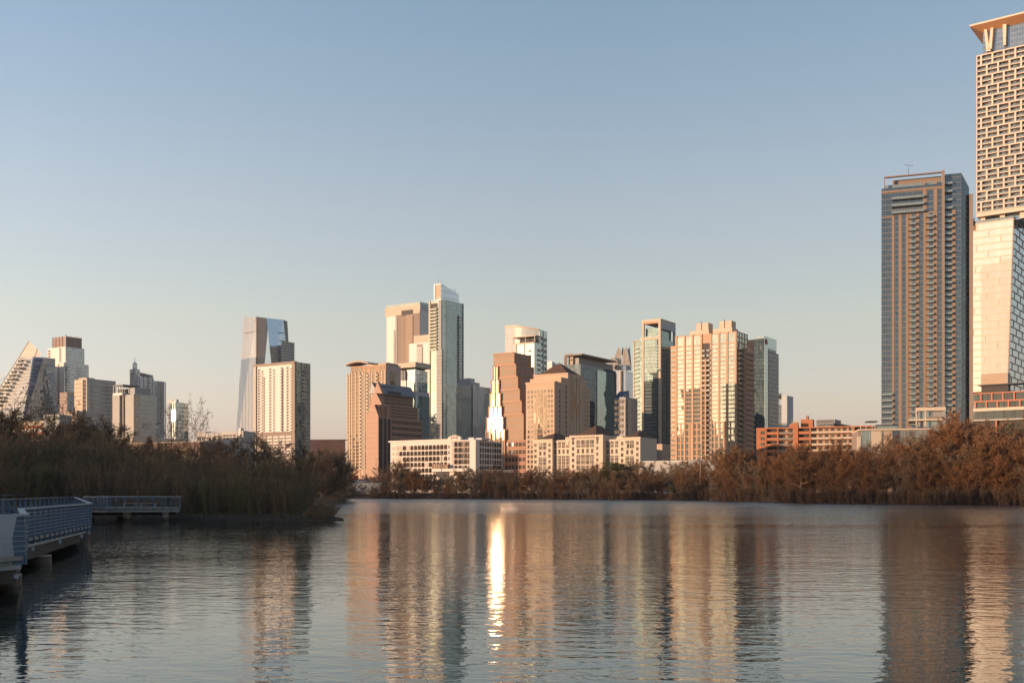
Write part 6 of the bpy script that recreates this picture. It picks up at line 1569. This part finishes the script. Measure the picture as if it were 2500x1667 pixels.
def proto_leafy(seed, H=10.0, m=None):
    r = random.Random(seed); T = MB(); K = MB(); R0 = H * .025
    T.tube((0, 0, -.4), (.1, 0, H * .6), R0, R0 * .4, M_trunk, 6)
    blobs = [(Vector((r.uniform(-.26, .26) * H, r.uniform(-.26, .26) * H, H * r.uniform(.28, .84))), H * r.uniform(.13, .22)) for _ in range(13)]
    for c, q in blobs:
        T.tube((0, 0, H * .25), c, R0 * .4, R0 * .1, M_trunk, 4)
        for _ in range(430):
            v = rv(r); v.normalize(); p = c + Vector((v.x, v.y, v.z * .8)) * q * r.uniform(.5, 1.06)
            a = rv(r, H * .022); b_ = rv(r, H * .022); K.poly([p, p + a, p + b_], m)
    return T, K
def proto_thicket(seed, H=8.0, m_tw=None, n=20, rad=1.7, leaves=None, nleaf=0.0, lean=(0, 0), tw=.026):
    r = random.Random(seed); T = MB(); K = MB()
    for k in range(n):
        a = r.uniform(0, 6.28); q = rad * math.sqrt(r.random()); p = Vector((q * math.cos(a), q * math.sin(a), -.3))
        h = H * r.uniform(.6, 1.0); d = Vector((p.x * .10 / rad + r.uniform(-.14, .14) + lean[0], p.y * .1 / rad + r.uniform(-.14, .14) + lean[1], 1)).normalized()
        ns = 5; rr = H * .0052 * r.uniform(.6, 1.4); c = p
        for s_ in range(ns):
            d = (d + rv(r, .07)).normalized(); c2 = c + d * h / ns
            T.tube(c, c2, rr * (1 - s_ / ns * .85), rr * (1 - (s_ + 1) / ns * .85), M_stem, 3)
            for t_ in range(14):
                g = r.random(); 
                if s_ == 0 and r.random() < .5: continue
                e = c.lerp(c2, g); d3 = (d * 1.1 + rv(r, .75)).normalized(); L3 = H * .12 * r.uniform(.4, 1.1)
                twig(K, e, d3, L3, tw, m_tw, r); e1 = e + d3 * L3 * .5
                for u in range(3): twig(K, e + d3 * L3 * r.random(), (d3 + rv(r, .6)).normalized(), L3 * .6, tw * .7, m_tw, r)
                if leaves and r.random() < nleaf:
                    for _ in range(4): w = e1 + rv(r, H * .03); K.poly([w, w + rv(r, H * .013), w + rv(r, H * .013)], leaves)
            c = c2
    return T, K
PROTO = {}
def make_proto(key, tk):
    T, K = tk
    PROTO[key] = (T, K, [None, None])
def plant(key, name, x, y, z, sc, rz, label, cat, group, sxy=1.0, lean=0.0):
    T, K, ms = PROTO[key]
    o = empty(name, (x, y, z), rz); o.scale = (sc * sxy, sc * sxy, sc); o.rotation_euler = (lean, 0, rz)
    tag(o, label, cat, group)
    for i, (mb, nm) in enumerate(((T, 'trunk' if key[0] != 's' else 'stems'), (K, 'crown' if key[0] != 's' else 'twigs'))):
        if ms[i] is None:
            c = mb.build(nm, o); ms[i] = c.data
        else:
            c = bpy.data.objects.new(nm, ms[i]); COL.objects.link(c); c.parent = o
    return o
for i in range(4): make_proto(('t', 'rust', i), proto_tree(10 + i, m_tw=M_rust, spread=.40 + .03 * i, limbs=16 + i, up=.35 + .1 * i, twigs=10, fan=6, tw=.045, trunk_h=.12))
for i in range(4): make_proto(('t', 'brown', i), proto_tree(20 + i, m_tw=M_brown, spread=.48, limbs=16, up=.5, twigs=10, fan=6, tw=.05, trunk_h=.06))
for i in range(3): make_proto(('t', 'grey', i), proto_tree(30 + i, m_tw=M_grey, spread=.50, limbs=15, up=.5, twigs=10, fan=6, tw=.05, trunk_h=.03))
for i in range(2): make_proto(('t', 'open', i), proto_tree(40 + i, m_tw=M_brown, spread=.55, limbs=9, up=.75, twigs=5, fan=2, trunk_h=.25, leaves=M_hint, nleaf=.3, tw=.03))
for i in range(2): make_proto(('t', 'leafy', i), proto_leafy(50 + i, m=M_leaf))
make_proto(('t', 'spring', 0), proto_leafy(60, m=M_bud))
for i in range(3): make_proto(('s', 'grey', i), proto_thicket(70 + i, m_tw=M_grey))
for i in range(2): make_proto(('s', 'hint', i), proto_thicket(80 + i, m_tw=M_hint, leaves=M_hint, nleaf=.3))
make_proto(('s', 'bud', 0), proto_thicket(85, m_tw=M_grey, leaves=M_bud, nleaf=.8))
make_proto(('s', 'lean', 0), proto_thicket(90, H=4, m_tw=M_grey, n=22, rad=1.2, lean=(.75, 0), tw=.02))
make_proto(('s', 'low', 0), proto_thicket(91, H=3, m_tw=M_brown, n=30, rad=1.7, tw=.028))

def prof_y(P, px):
    for (a, ya), (b, yb) in zip(P, P[1:]):
        if a <= px <= b: return ya + (yb - ya) * (px - a) / (b - a)
    return P[0][1] if px < P[0][0] else P[-1][1]
def ordn(i): return "leftmost" if i == 0 else {1: "second", 2: "third", 3: "fourth", 4: "fifth", 5: "sixth", 6: "seventh", 7: "eighth", 8: "ninth", 9: "tenth"}.get(i, "%dth" % (i + 1)) + " from left"
LM = [(-9999, 960, "below the pink granite office"), (960, 1100, "below the arched hotel"), (1100, 1230, "below the hotel sign gable"), (1230, 1330, "below the pyramid roofed tower"), (1330, 1460, "below the cream hotel's middle roof"),
      (1460, 1600, "below the cream hotel's right end"), (1600, 1720, "below the gridded tower"), (1720, 1850, "right of the gridded tower"), (1850, 2000, "below the orange apartment block"), (2000, 2150, "below the low tan building"),
      (2150, 2370, "below the brown tower"), (2370, 9999, "at the right frame edge")]
LMI = [(-9999, 130, "at the far left"), (130, 300, "behind the near boardwalk rail"), (300, 450, "behind the far boardwalk deck"), (450, 600, "right of the boardwalk deck"), (600, 720, "mid spit"), (720, 800, "near the spit's tip"), (800, 9999, "on the far point")]
PEND = []
def queue(key, name, px, Y, z, H, label_fn, cat, group, rk, lms, Hp=10.0, sxy=1.0, rot=None, lean=0.0):
    PEND.append(dict(key=key, name=name, px=px, Y=Y, z=z, sc=H / Hp / (.95 if key[0] == 't' else 1.02), fn=label_fn, cat=cat, group=group, rk=rk, lms=lms, sxy=sxy, rot=rot, lean=lean))
def flush():
    cnt = {}
    for d in sorted(PEND, key=lambda d: d['px']):
        lm = next(t for a, b, t in d['lms'] if a <= d['px'] < b)
        k = (d['rk'], lm, d['key'][1]); i = cnt.get(k, 0); cnt[k] = i + 1
        r = d['rot'] if d['rot'] is not None else random.uniform(0, 6.28)
        plant(d['key'], d['name'], at(d['px'], d['Y']), d['Y'], d['z'], d['sc'], r, d['fn'](ordn(i), lm), d['cat'], d['group'], d['sxy'], d['lean'])
    PEND.clear()

# ---- far bank
TOP = [(800, 1168), (850, 1168), (905, 1154), (935, 1144), (975, 1134), (1010, 1146), (1060, 1157), (1110, 1150), (1180, 1143), (1240, 1142), (1300, 1150), (1380, 1148), (1440, 1140), (1490, 1128), (1540, 1132), (1600, 1136), (1660, 1132), (1705, 1132),
       (1740, 1118), (1780, 1104), (1830, 1108), (1870, 1112), (1940, 1090), (1990, 1100), (2050, 1094), (2100, 1092), (2150, 1085), (2210, 1075), (2265, 1060), (2320, 1042), (2360, 1032), (2410, 1040), (2460, 1048), (2520, 1052), (2620, 1040)]
rt = random.Random(11)
ROWS = [('back', 26, 1.0, 42), ('third', 17, .93, 38), ('second', 9, .80, 36), ('front', 3.5, .56, 30)]
CN = {'rust': 'rusty brown', 'brown': 'dull brown', 'grey': 'grey brown', 'leafy': 'dark evergreen', 'spring': 'yellow green'}
for rn, off, hf, step in ROWS:
    px = 852.0 + rt.uniform(0, 20)
    while px < 2640:
        Y = shoreY(px) + off + rt.uniform(-2.5, 2.5)
        yt = prof_y(TOP, px) + rt.uniform(-3, 14)
        H = (zat(yt, Y) - 1.5) * hf * (rt.uniform(.84, 1.04))
        c = rt.random()
        if px > 1700: kind = 'rust' if c < .58 else 'brown' if c < .86 else 'grey'
        else: kind = 'rust' if c < .18 else 'brown' if c < .60 else 'grey' if c < .92 else 'leafy'
        n = {'rust': 4, 'brown': 4, 'grey': 3, 'leafy': 2}[kind]
        z = {'front': .6, 'second': 1.5}.get(rn, 1.9)
        nm = 'evergreen_tree' if kind == 'leafy' else 'bare_tree'
        def lf(o, lm, rn=rn, kind=kind): return "%s %s tree, %s row, %s" % (o, CN[kind] + ('' if kind == 'leafy' else ' bare'), rn, lm)
        queue(('t', kind, rt.randrange(n)), nm, px, Y, z, H, lf, 'tree', 'trees along the far bank', rn, LM, sxy=rt.uniform(.95, 1.25) if px < 1700 else rt.uniform(.85, 1.1))
        px += step * rt.uniform(.75, 1.25) * (.82 if px < 1700 else 1.2)
px = 850.0
while px < 2640:                                   # shrubs hanging over the waterline
    Y = shoreY(px) + rt.uniform(.2, 1.4); H = rt.uniform(2.6, 4.6) * (1.2 if px > 1700 else 1.0)
    kd = 'low' if rt.random() < .7 else 'grey'
    def lf(o, lm, kd=kd): return "%s %s waterline shrub, %s" % (o, 'brown' if kd == 'low' else 'grey stemmed', lm)
    queue(('s', kd, 0), 'waterline_shrub', px, Y, .1, H, lf, 'shrub', 'shrubs along the far waterline', 'wl', LM, Hp=3.0 if kd == 'low' else 8.0, sxy=1.5 if kd == 'low' else 1.2)
    px += rt.uniform(20, 34)
# individually placed trees
def single(kind, idx, px, Y, ytop, label, name='bare_tree', sxy=1.0, z=1.9):
    o = plant(('t', kind, idx), name, at(px, Y), Y, z, (zat(ytop, Y) - z) / 10.0, px * .37, label, 'tree', None, sxy); return o
single('leafy', 0, 985, 440, 1137, 'broad dark evergreen tree in front of the arched hotel', 'evergreen_tree', 1.25)
single('leafy', 1, 1500, 386, 1124, 'dark evergreen tree before the cream hotel, left of its right wing', 'evergreen_tree', 1.3)
single('leafy', 0, 1545, 384, 1150, 'small dark evergreen bush under the cream hotel right end wall', 'evergreen_tree', 1.2)
single('leafy', 1, 1748, 380, 1142, 'tiny round evergreen before the pale wall end', 'evergreen_tree', .8)
single('spring', 0, 2488, 300, 1012, 'yellow green leafy tree at right frame edge below stacked tower', 'leafy_tree', .9)
single('rust', 1, 1008, 424, 1150, 'rounded rust tree standing right of the broad evergreen', sxy=1.2)
single('rust', 2, 1790, 332, 1098, 'tall rust tree hiding the gridded tower right foot', sxy=1.15)
single('rust', 0, 1955, 288, 1080, 'slender tall rust tree before the orange block stair shaft', sxy=.8)
single('rust', 3, 2340, 262, 1034, 'tallest rust tree, under the brown tower right edge', sxy=1.0)
flush()

# ---- low growth along the waterline
def fringe(name, label, pts, seed, m, hh, dens):
    r = random.Random(seed); mb = MB()
    for (x0, y0), (x1, y1) in zip(pts, pts[1:]):
        L = math.hypot(x1 - x0, y1 - y0)
        for _ in range(int(L * dens)):
            t = r.random(); x = x0 + (x1 - x0) * t + r.uniform(-.6, .6); y = y0 + (y1 - y0) * t + r.uniform(-.2, 1.8)
            h = hh * r.uniform(.3, 1.0); d = Vector((r.uniform(-.6, .6), r.uniform(-.6, .6), 1)).normalized()
            twig(mb, Vector((x, y, .0)), d, h, .05, m, r)
    tag(mb.build(name), label=label, cat='undergrowth', kind='stuff')
fringe('undergrowth', 'tangle of low dry stems along the far waterline', [(at(p, shoreY(p)), shoreY(p) + 1.0) for p in range(840, 2700, 25)], 5, M_brown, 2.4, 16)
fringe('undergrowth', 'low reeds along the edge of the near spit', [(at(p, Y), Y + 1.0) for p, Y in ISL[1:10]], 6, M_hint, 1.1, 16)

# ---- near wooded spit
ITOP = [(-60, 1005), (60, 1035), (110, 1052), (150, 1038), (190, 1030), (240, 1035), (290, 1062), (330, 1085), (400, 1090), (440, 1092), (480, 1095), (520, 1082), (560, 1074), (600, 1085), (640, 1095), (700, 1098), (735, 1112), (760, 1130), (800, 1160), (830, 1190)]
def edgeY(px):
    P = [(-200, 104), (0, 118), (150, 122), (300, 121), (450, 117), (600, 114.5), (700, 113), (780, 112), (830, 113)]
    return prof_y(P, px)
for rn, off, hf, step in [('back', 46, 1.0, 25), ('middle', 26, .97, 27), ('second', 12, .88, 30), ('front', 4.5, .68, 34)]:
    px = -70.0 + rt.uniform(0, 20)
    lim = {'back': 762, 'middle': 770, 'second': 765, 'front': 735}[rn]
    while px < lim:
        Y = edgeY(px) + off + rt.uniform(-2, 2)
        yt = prof_y(ITOP, px) + rt.uniform(-6, 14)
        H = (zat(yt, Y) - .5) * hf * rt.uniform(.86, 1.04)
        c = rt.random(); kind = 'grey' if c < .56 else 'hint' if c < .93 else 'bud'
        if rn in ('back',) and c < .45: key = ('t', ['brown', 'grey'][rt.randrange(2)], rt.randrange(3)); nm = 'bare_tree'
        else: key = ('s', kind, 0 if kind == 'bud' else rt.randrange(3 if kind == 'grey' else 2)); nm = 'willow_thicket'
        dk = {'grey': 'grey stemmed', 'hint': 'olive tinged', 'bud': 'green leafing', 'brown': 'brown'}[key[1]]
        def lf(o, lm, rn=rn, dk=dk, nm=nm): return "%s %s %s, spit %s row, %s" % (o, dk, 'bare tree' if nm == 'bare_tree' else 'thicket', rn, lm)
        queue(key, nm, px, Y, .4, H, lf, 'tree' if nm == 'bare_tree' else 'thicket', 'thickets on the near spit' if nm != 'bare_tree' else 'bare trees on the near spit', rn + nm, LMI, Hp=8.0 if key[0] == 's' else 10.0, sxy=rt.uniform(.9, 1.2) * (1.0 if key[0] == 's' else 1.0))
        px += step * rt.uniform(.75, 1.2)
# far point of the spit
FP = [(758, 1150), (775, 1116), (800, 1108), (825, 1120), (845, 1140), (856, 1165)]
for rn, Y0 in (('near', 300), ('far', 322)):
    px = 745.0
    while px < 848:
        yt = prof_y(FP, px) + rt.uniform(-3, 6); Y = Y0 + rt.uniform(-4, 4); H = zat(yt, Y) - .4
        key = ('t', 'grey', rt.randrange(3))
        def lf(o, lm, rn=rn): return "%s of the grey trees on the spit's far point, %s side" % (o, rn)
        queue(key, 'bare_tree', px, Y, .3, H, lf, 'tree', 'trees on the far point', 'fp' + rn, [(-9999, 9999, 'fp')], sxy=1.0)
        px += 17 * rt.uniform(.8, 1.2)
flush()
def single2(kind, idx, px, Y, ytop, label, nm='bare_tree', sxy=1.0, k='t', Hp=10.0, rz=None, cat='tree'):
    return plant((k, kind, idx), nm, at(px, Y), Y, .4, (zat(ytop, Y) - .4) / Hp, px * .37 if rz is None else rz, label, cat, None, sxy)
single2('open', 0, 12, 165, 985, 'tall open crowned tree at the far left edge', sxy=1.15)
single2('open', 1, 118, 172, 1022, 'open branched tree in front of the grey sign tower', sxy=1.05)
single2('open', 0, 175, 160, 1016, 'spreading open tree left of the tan banded block', sxy=1.1)
single2('open', 1, 60, 150, 1060, 'low open tree behind the near boardwalk, far left', sxy=1.2)
single2('open', 1, 415, 190, 1012, 'thin bare tree rising over the thicket by the glinting building', sxy=.6)
single2('open', 0, 470, 200, 1010, 'thin upright bare tree right of the glinting building', sxy=.55)
single2('bud', 0, 282, 158, 1062, 'bright green leafing shrub, left of two in the thicket', 'leafing_shrub', 1.0, 's', 8.0, cat='shrub')
single2('bud', 0, 432, 160, 1088, 'bright green leafing shrub, right of two in the thicket', 'leafing_shrub', 1.0, 's', 8.0, cat='shrub')
for i, (px, Y, yt, lab) in enumerate(((748, 114.5, 1200, 'leaning twiggy shrub, leftmost at the spit tip'), (775, 113.5, 1212, 'leaning twiggy shrub, middle of three at the spit tip'), (797, 113.5, 1226, 'leaning twiggy shrub farthest out at the spit tip'))):
    plant(('s', 'lean', 0), 'leaning_shrub', at(px, Y), Y, .2, (zat(yt, Y) - .2) / 3.4, .2 * i, lab, 'shrub', None, 1.1)
# ================================================================== boardwalk and small things
GALV = matte("galvanised_rail_shaded", (0.22, 0.26, 0.30), 0.5, 0.10, 1.5, metal=0.15)  # albedo lowered to hold the deep shade around the boardwalk
BLUES = matte("blue_steel_shaded", (0.06, 0.10, 0.16), 0.5, 0.12, 1.0, metal=0.1)  # blue-grey steel, darkened to carry the shade it stands in
DECK = matte("deck_boards", (0.20, 0.18, 0.16), 0.85, 0.12, 1.5)
DARKC = matte("shaded_girder", (0.035, 0.03, 0.026), 0.8, 0.2, 0.8)  # near-black carries the shade under the deck
COLM = matte("pier_concrete", (0.27, 0.24, 0.20), 0.85, 0.12, 0.8)
STAIN = matte("wet_concrete", (0.05, 0.04, 0.03), 0.6, 0.2, 0.8)
WOOD = matte("bench_wood", (0.36, 0.19, 0.09), 0.7, 0.15, 2.0)
def rail_run(root, A, Bp, zd, zt, post_sp=1.25, fin=0.34, inward=None, cables=7, cap=0.17, tall=1.4):
    A = Vector(A); Bp = Vector(Bp); d = (Bp - A); L = d.length; d.normalize(); nrm = Vector((-d.y, d.x))
    if inward is not None and (Vector(inward) - A).dot(nrm) < 0: nrm = -nrm
    def P(a, o, z): q = A + d * a + nrm * o; return (q.x, q.y, z)
    def bar(mb, a0, a1, o0, o1, z0, z1, m, z0b=None):
        mb.faces([P(a0, o0, z0), P(a1, o0, z0), P(a1, o1, z0), P(a0, o1, z0), P(a0, o0, z1), P(a1, o0, z1), P(a1, o1, z1), P(a0, o1, z1)],
                 [(0, 3, 2, 1), (4, 5, 6, 7), (0, 1, 5, 4), (1, 2, 6, 5), (2, 3, 7, 6), (3, 0, 4, 7)], m)
    m = MB(); bar(m, -.05, L + .05, -cap * .6, cap * .6, zt - .06, zt, GALV); m.build('top_rail', root, True)
    n = max(1, round(L / post_sp))
    for k in range(n + 1):
        a = L * k / n; m = MB()
        m.faces([P(a - .03, -.06, zd - .25), P(a + .03, -.06, zd - .25), P(a + .03, fin, zd - .25), P(a - .03, fin, zd - .25), P(a - .03, -.06, zt - .06), P(a + .03, -.06, zt - .06), P(a + .03, .08, zt - .06), P(a - .03, .08, zt - .06)],
                [(0, 3, 2, 1), (4, 5, 6, 7), (0, 1, 5, 4), (1, 2, 6, 5), (2, 3, 7, 6), (3, 0, 4, 7)], BLUES)
        m.build('post', root, True)
    for c in range(cables):
        z = zd + .08 + (zt - zd - .2) * (c + .5) / cables; m = MB(); m.tube(P(0, -.08, z), P(L, -.08, z), .010, .010, GALV, 4); m.build('cable', root)
def column(root, x, y, r, ztop, brown=False):
    m = MB(); m.tube((x, y, .32), (x, y, ztop), r, r, COLM if not brown else WOOD, 20); m.tube((x, y, -1), (x, y, .34), r + .012, r + .012, STAIN, 20, True); m.build('column', root)
def xy(px, Y): return (at(px, Y), Y)
ZD = 1.30; ZT = 2.52
root = empty('boardwalk', (0, 0, 0)); tag(root, 'near section of blue railed boardwalk widening into an overlook, left', 'boardwalk')
P0, P1, P2, P3, P4, P5 = xy(-160, 28), xy(60, 31), xy(50, 41), xy(221, 58), xy(182, 118), xy(4, 84)
P6 = xy(-500, 60)
m = MB(); m.prism([P0, P1, P2, P3, P4, P5, P6], ZD - .12, ZD, DECK); m.build('deck', root)
m = MB(); m.prism([(x * 1.004, y) for x, y in (xy(-160, 28.5), xy(56, 31.5), xy(46, 41.5), xy(214, 58.3), xy(178, 117), xy(2, 84), xy(-500, 60))], ZD - .42, ZD - .12, GALV); m.build('fascia', root)
m = MB(); m.prism([xy(-160, 29.5), xy(40, 33), xy(58, 43), xy(196, 59.5), xy(165, 114), xy(4, 86), xy(-500, 62)], ZD - .95, ZD - .42, DARKC); m.build('girder', root)
rail_run(root, P0, P1, ZD, ZT, inward=P2); rail_run(root, P1, P2, ZD, ZT, 2.4, inward=P0, cables=6); rail_run(root, P2, P3, ZD, ZT, 1.15, inward=P4)
rail_run(root, P3, P4, ZD, ZT, 3.0, inward=P2, cables=5); rail_run(root, P4, P5, ZD, ZT, 2.2, inward=P2, cables=6); rail_run(root, P5, P6, ZD, ZT, 2.5, inward=P2, cables=5)
column(root, *xy(98, 46.5), .46, ZD - .9); column(root, *xy(66, 50), .42, ZD - .9); column(root, *xy(20, 36), .42, ZD - .9); column(root, *xy(150, 88), .45, ZD - .9)
m = MB()
for px, Y in ((200, 57), (222, 59)): x, y = xy(px, Y); m.tube((x, y - .4, ZD - .5), (x + .05, y - .4, ZD - .32), .1, .1, GALV, 8, True)
for f in (.15, .5, .85):
    x = P2[0] + (P3[0] - P2[0]) * f; y = P2[1] + (P3[1] - P2[1]) * f; m.tube((x, y - .25, ZD - .55), (x, y - .25, ZD - .38), .10, .10, GALV, 8, True)
x, y = xy(47, 30.8); m.tube((x, y - .2, ZD - .62), (x, y - .2, ZD - .5), .07, .07, GALV, 8, True)
m.build('deck_light', root)
# inner rail seen beyond
m = MB(); A = Vector(xy(118, 128)); Bq = Vector(xy(-300, 104)); root2 = empty('handrail', (0, 0, 0)); tag(root2, 'thin blue steel handrail line beyond the near boardwalk overlook', 'railing')
rail_run(root2, tuple(A), tuple(Bq), 1.45, 2.72, 2.6, cables=5)
m = MB(); m.prism([xy(118, 128), xy(-300, 104), xy(-300, 106), xy(118, 131)], 1.05, 1.45, DECK); m.build('deck', root2)

far = empty('boardwalk', (0, 0, 0)); tag(far, 'far boardwalk deck with thin rails on concrete piers in front of the thicket', 'boardwalk')
ZF = 1.40; ZFT = 2.58
F0, F1, F2, F3 = xy(205, 112), xy(262, 109), xy(440, 112), xy(440, 119)
pl = [xy(205, 111), xy(262, 108.6), xy(262, 110), xy(440, 111.5), xy(440, 117), xy(205, 119)]
m = MB(); m.prism(pl, ZF - .12, ZF, DECK); m.build('deck', far)
m = MB(); m.prism([xy(207, 111.2), xy(260, 109), xy(262, 110.3), xy(438, 111.8), xy(438, 117), xy(207, 119)], ZF - .45, ZF - .12, GREYP); m.build('fascia', far)
m = MB(); m.prism([xy(225, 112), xy(430, 113), xy(430, 116), xy(225, 117)], ZF - .8, ZF - .45, DARKC); m.build('girder', far)
rail_run(far, pl[0], pl[1], ZF, ZFT, .55, .2, inward=pl[5], cables=8); rail_run(far, pl[2], pl[3], ZF, ZFT, .85, .12, inward=pl[4], cables=6); rail_run(far, pl[3], pl[4], ZF, ZFT, .9, .12, inward=pl[0], cables=6)
rail_run(far, pl[4], pl[5], ZF, ZFT, 1.7, .12, inward=pl[0], cables=5)
for px, Y, r_, br in ((311, 112.5, .42, 0), (404, 113, .38, 0), (291, 116, .36, 1), (222, 113, .3, 1)): column(far, *xy(px, Y), r_, ZF - .45, br)
def bench(px, Y, w, label):
    x, y = xy(px, Y); o = empty('bench', (x, y, ZF)); tag(o, label, 'bench')
    m = MB(); m.box(-w / 2, w / 2, -.25, .25, .42, .50, WOOD); m.build('seat', o)
    for s_ in (-.42, .42): m = MB(); m.box(w * s_ - .05, w * s_ + .05, -.2, .2, 0, .42, GREYP); m.build('leg', o)
bench(318, 114, 1.5, 'orange wooden bench on the far boardwalk, left of two'); bench(362, 114, 1.7, 'orange wooden bench on the far boardwalk, right of two')

# poles
def pole(px, Y, y0, y1, label, arms=0, r=.14):
    x, y = xy(px, Y); z1 = zat(y1, Y); o = empty('utility_pole' if arms else 'light_pole', (x, y, 1.5)); tag(o, label, 'pole')
    m = MB(); m.tube((0, 0, -.5), (0, 0, z1 - 1.5), r, r * .7, GREYP, 8, True); m.build('pole', o)
    for k in range(arms):
        m = MB(); z = z1 - 2.2 - k * 1.5; m.box(-1.1, 1.1, -.06, .06, z, z + .12, DARKM); m.build('cross_arm', o)
    if not arms: m = MB(); m.box(-.3, .3, -.1, .1, z1 - 1.5, z1 - 1.35, DARKM); m.build('lamp_head', o)
pole(879, 452, 1180, 1135, 'slim light pole beside the far point, leftmost on the far bank', r=.12)
pole(918, 446, 1180, 1120, 'slim tall light pole before the pink granite office', r=.13)
pole(1078, 428, 1170, 1100, 'tall grey light pole in front of the arched hotel', r=.2)
pole(1131, 412, 1200, 1172, 'short pale pole at the waterline below the sign gable', r=.12)
pole(1710, 350, 1200, 1083, 'dark utility pole with cross arms before the gridded tower', 4, r=.15)
# parked vehicles on the bank road
def car(px, Y, col, label, rz=0.0):
    x, y = xy(px, Y); z = zat(1178, Y); o = empty('parked_car', (x, y, z), rz); tag(o, label, 'car', 'cars parked on the bank road')
    M_ = matte("car_paint", col, .3, .03); m = MB()
    m.prism([(-2.2, -.85), (2.2, -.85), (2.2, .85), (-2.2, .85)], .35, [.85, .95, .95, .85], M_); m.build('body', o)
    m = MB(); m.hull([(-1.3, -.8, .9), (1.7, -.8, .95), (1.2, -.7, 1.5), (-.6, -.7, 1.5)], [(-1.3, .8, .9), (1.7, .8, .95), (1.2, .7, 1.5), (-.6, .7, 1.5)], GWD); m.build('cabin', o, True)
    for sx in (-1.35, 1.35):
        for sy in (-.8, .62): m = MB(); m.tube((sx, sy, .34), (sx, sy + .2, .34), .34, .34, DARKM, 12, True); m.build('wheel', o)
car(868, 446, (.7, .68, .65), 'white parked car, leftmost on the bank road beside the far point'); car(884, 446, (.6, .6, .6), 'silver parked car, middle one on the bank road', .2); car(901, 447, (.65, .62, .58), 'cream parked car, rightmost on the bank road', -.1)
o = empty('retaining_wall', xy(878, 441) + (0,)); tag(o, 'short pale retaining wall under the parked cars', 'wall')
m = MB(); z = zat(1178, 446); m.box(-6, 9, 0, .6, .5, z, CONC); m.box(-6, 9, .6, 9, z - .3, z - .02, CONC); m.build('wall', o)
# ================================================================== thin evening haze
def haze(dens):
    m = bpy.data.materials.new("haze_air"); m.use_nodes = True; n = m.node_tree.nodes; n.clear()
    o = n.new('ShaderNodeOutputMaterial'); v = n.new('ShaderNodeVolumePrincipled')
    v.inputs['Color'].default_value = (0.80, 0.82, 0.86, 1); v.inputs['Density'].default_value = dens; v.inputs['Anisotropy'].default_value = 0.35
    m.node_tree.links.new(v.outputs[0], o.inputs['Volume'])
    mb = MB(); mb.box(-1500, 1600, -300, 2300, -2, 345, m)
    tag(mb.build('haze'), label='thin pale evening haze over the city', cat='haze', kind='stuff')
haze(0.00007)
cy.volume_bounces = 0; cy.volume_max_steps = 64
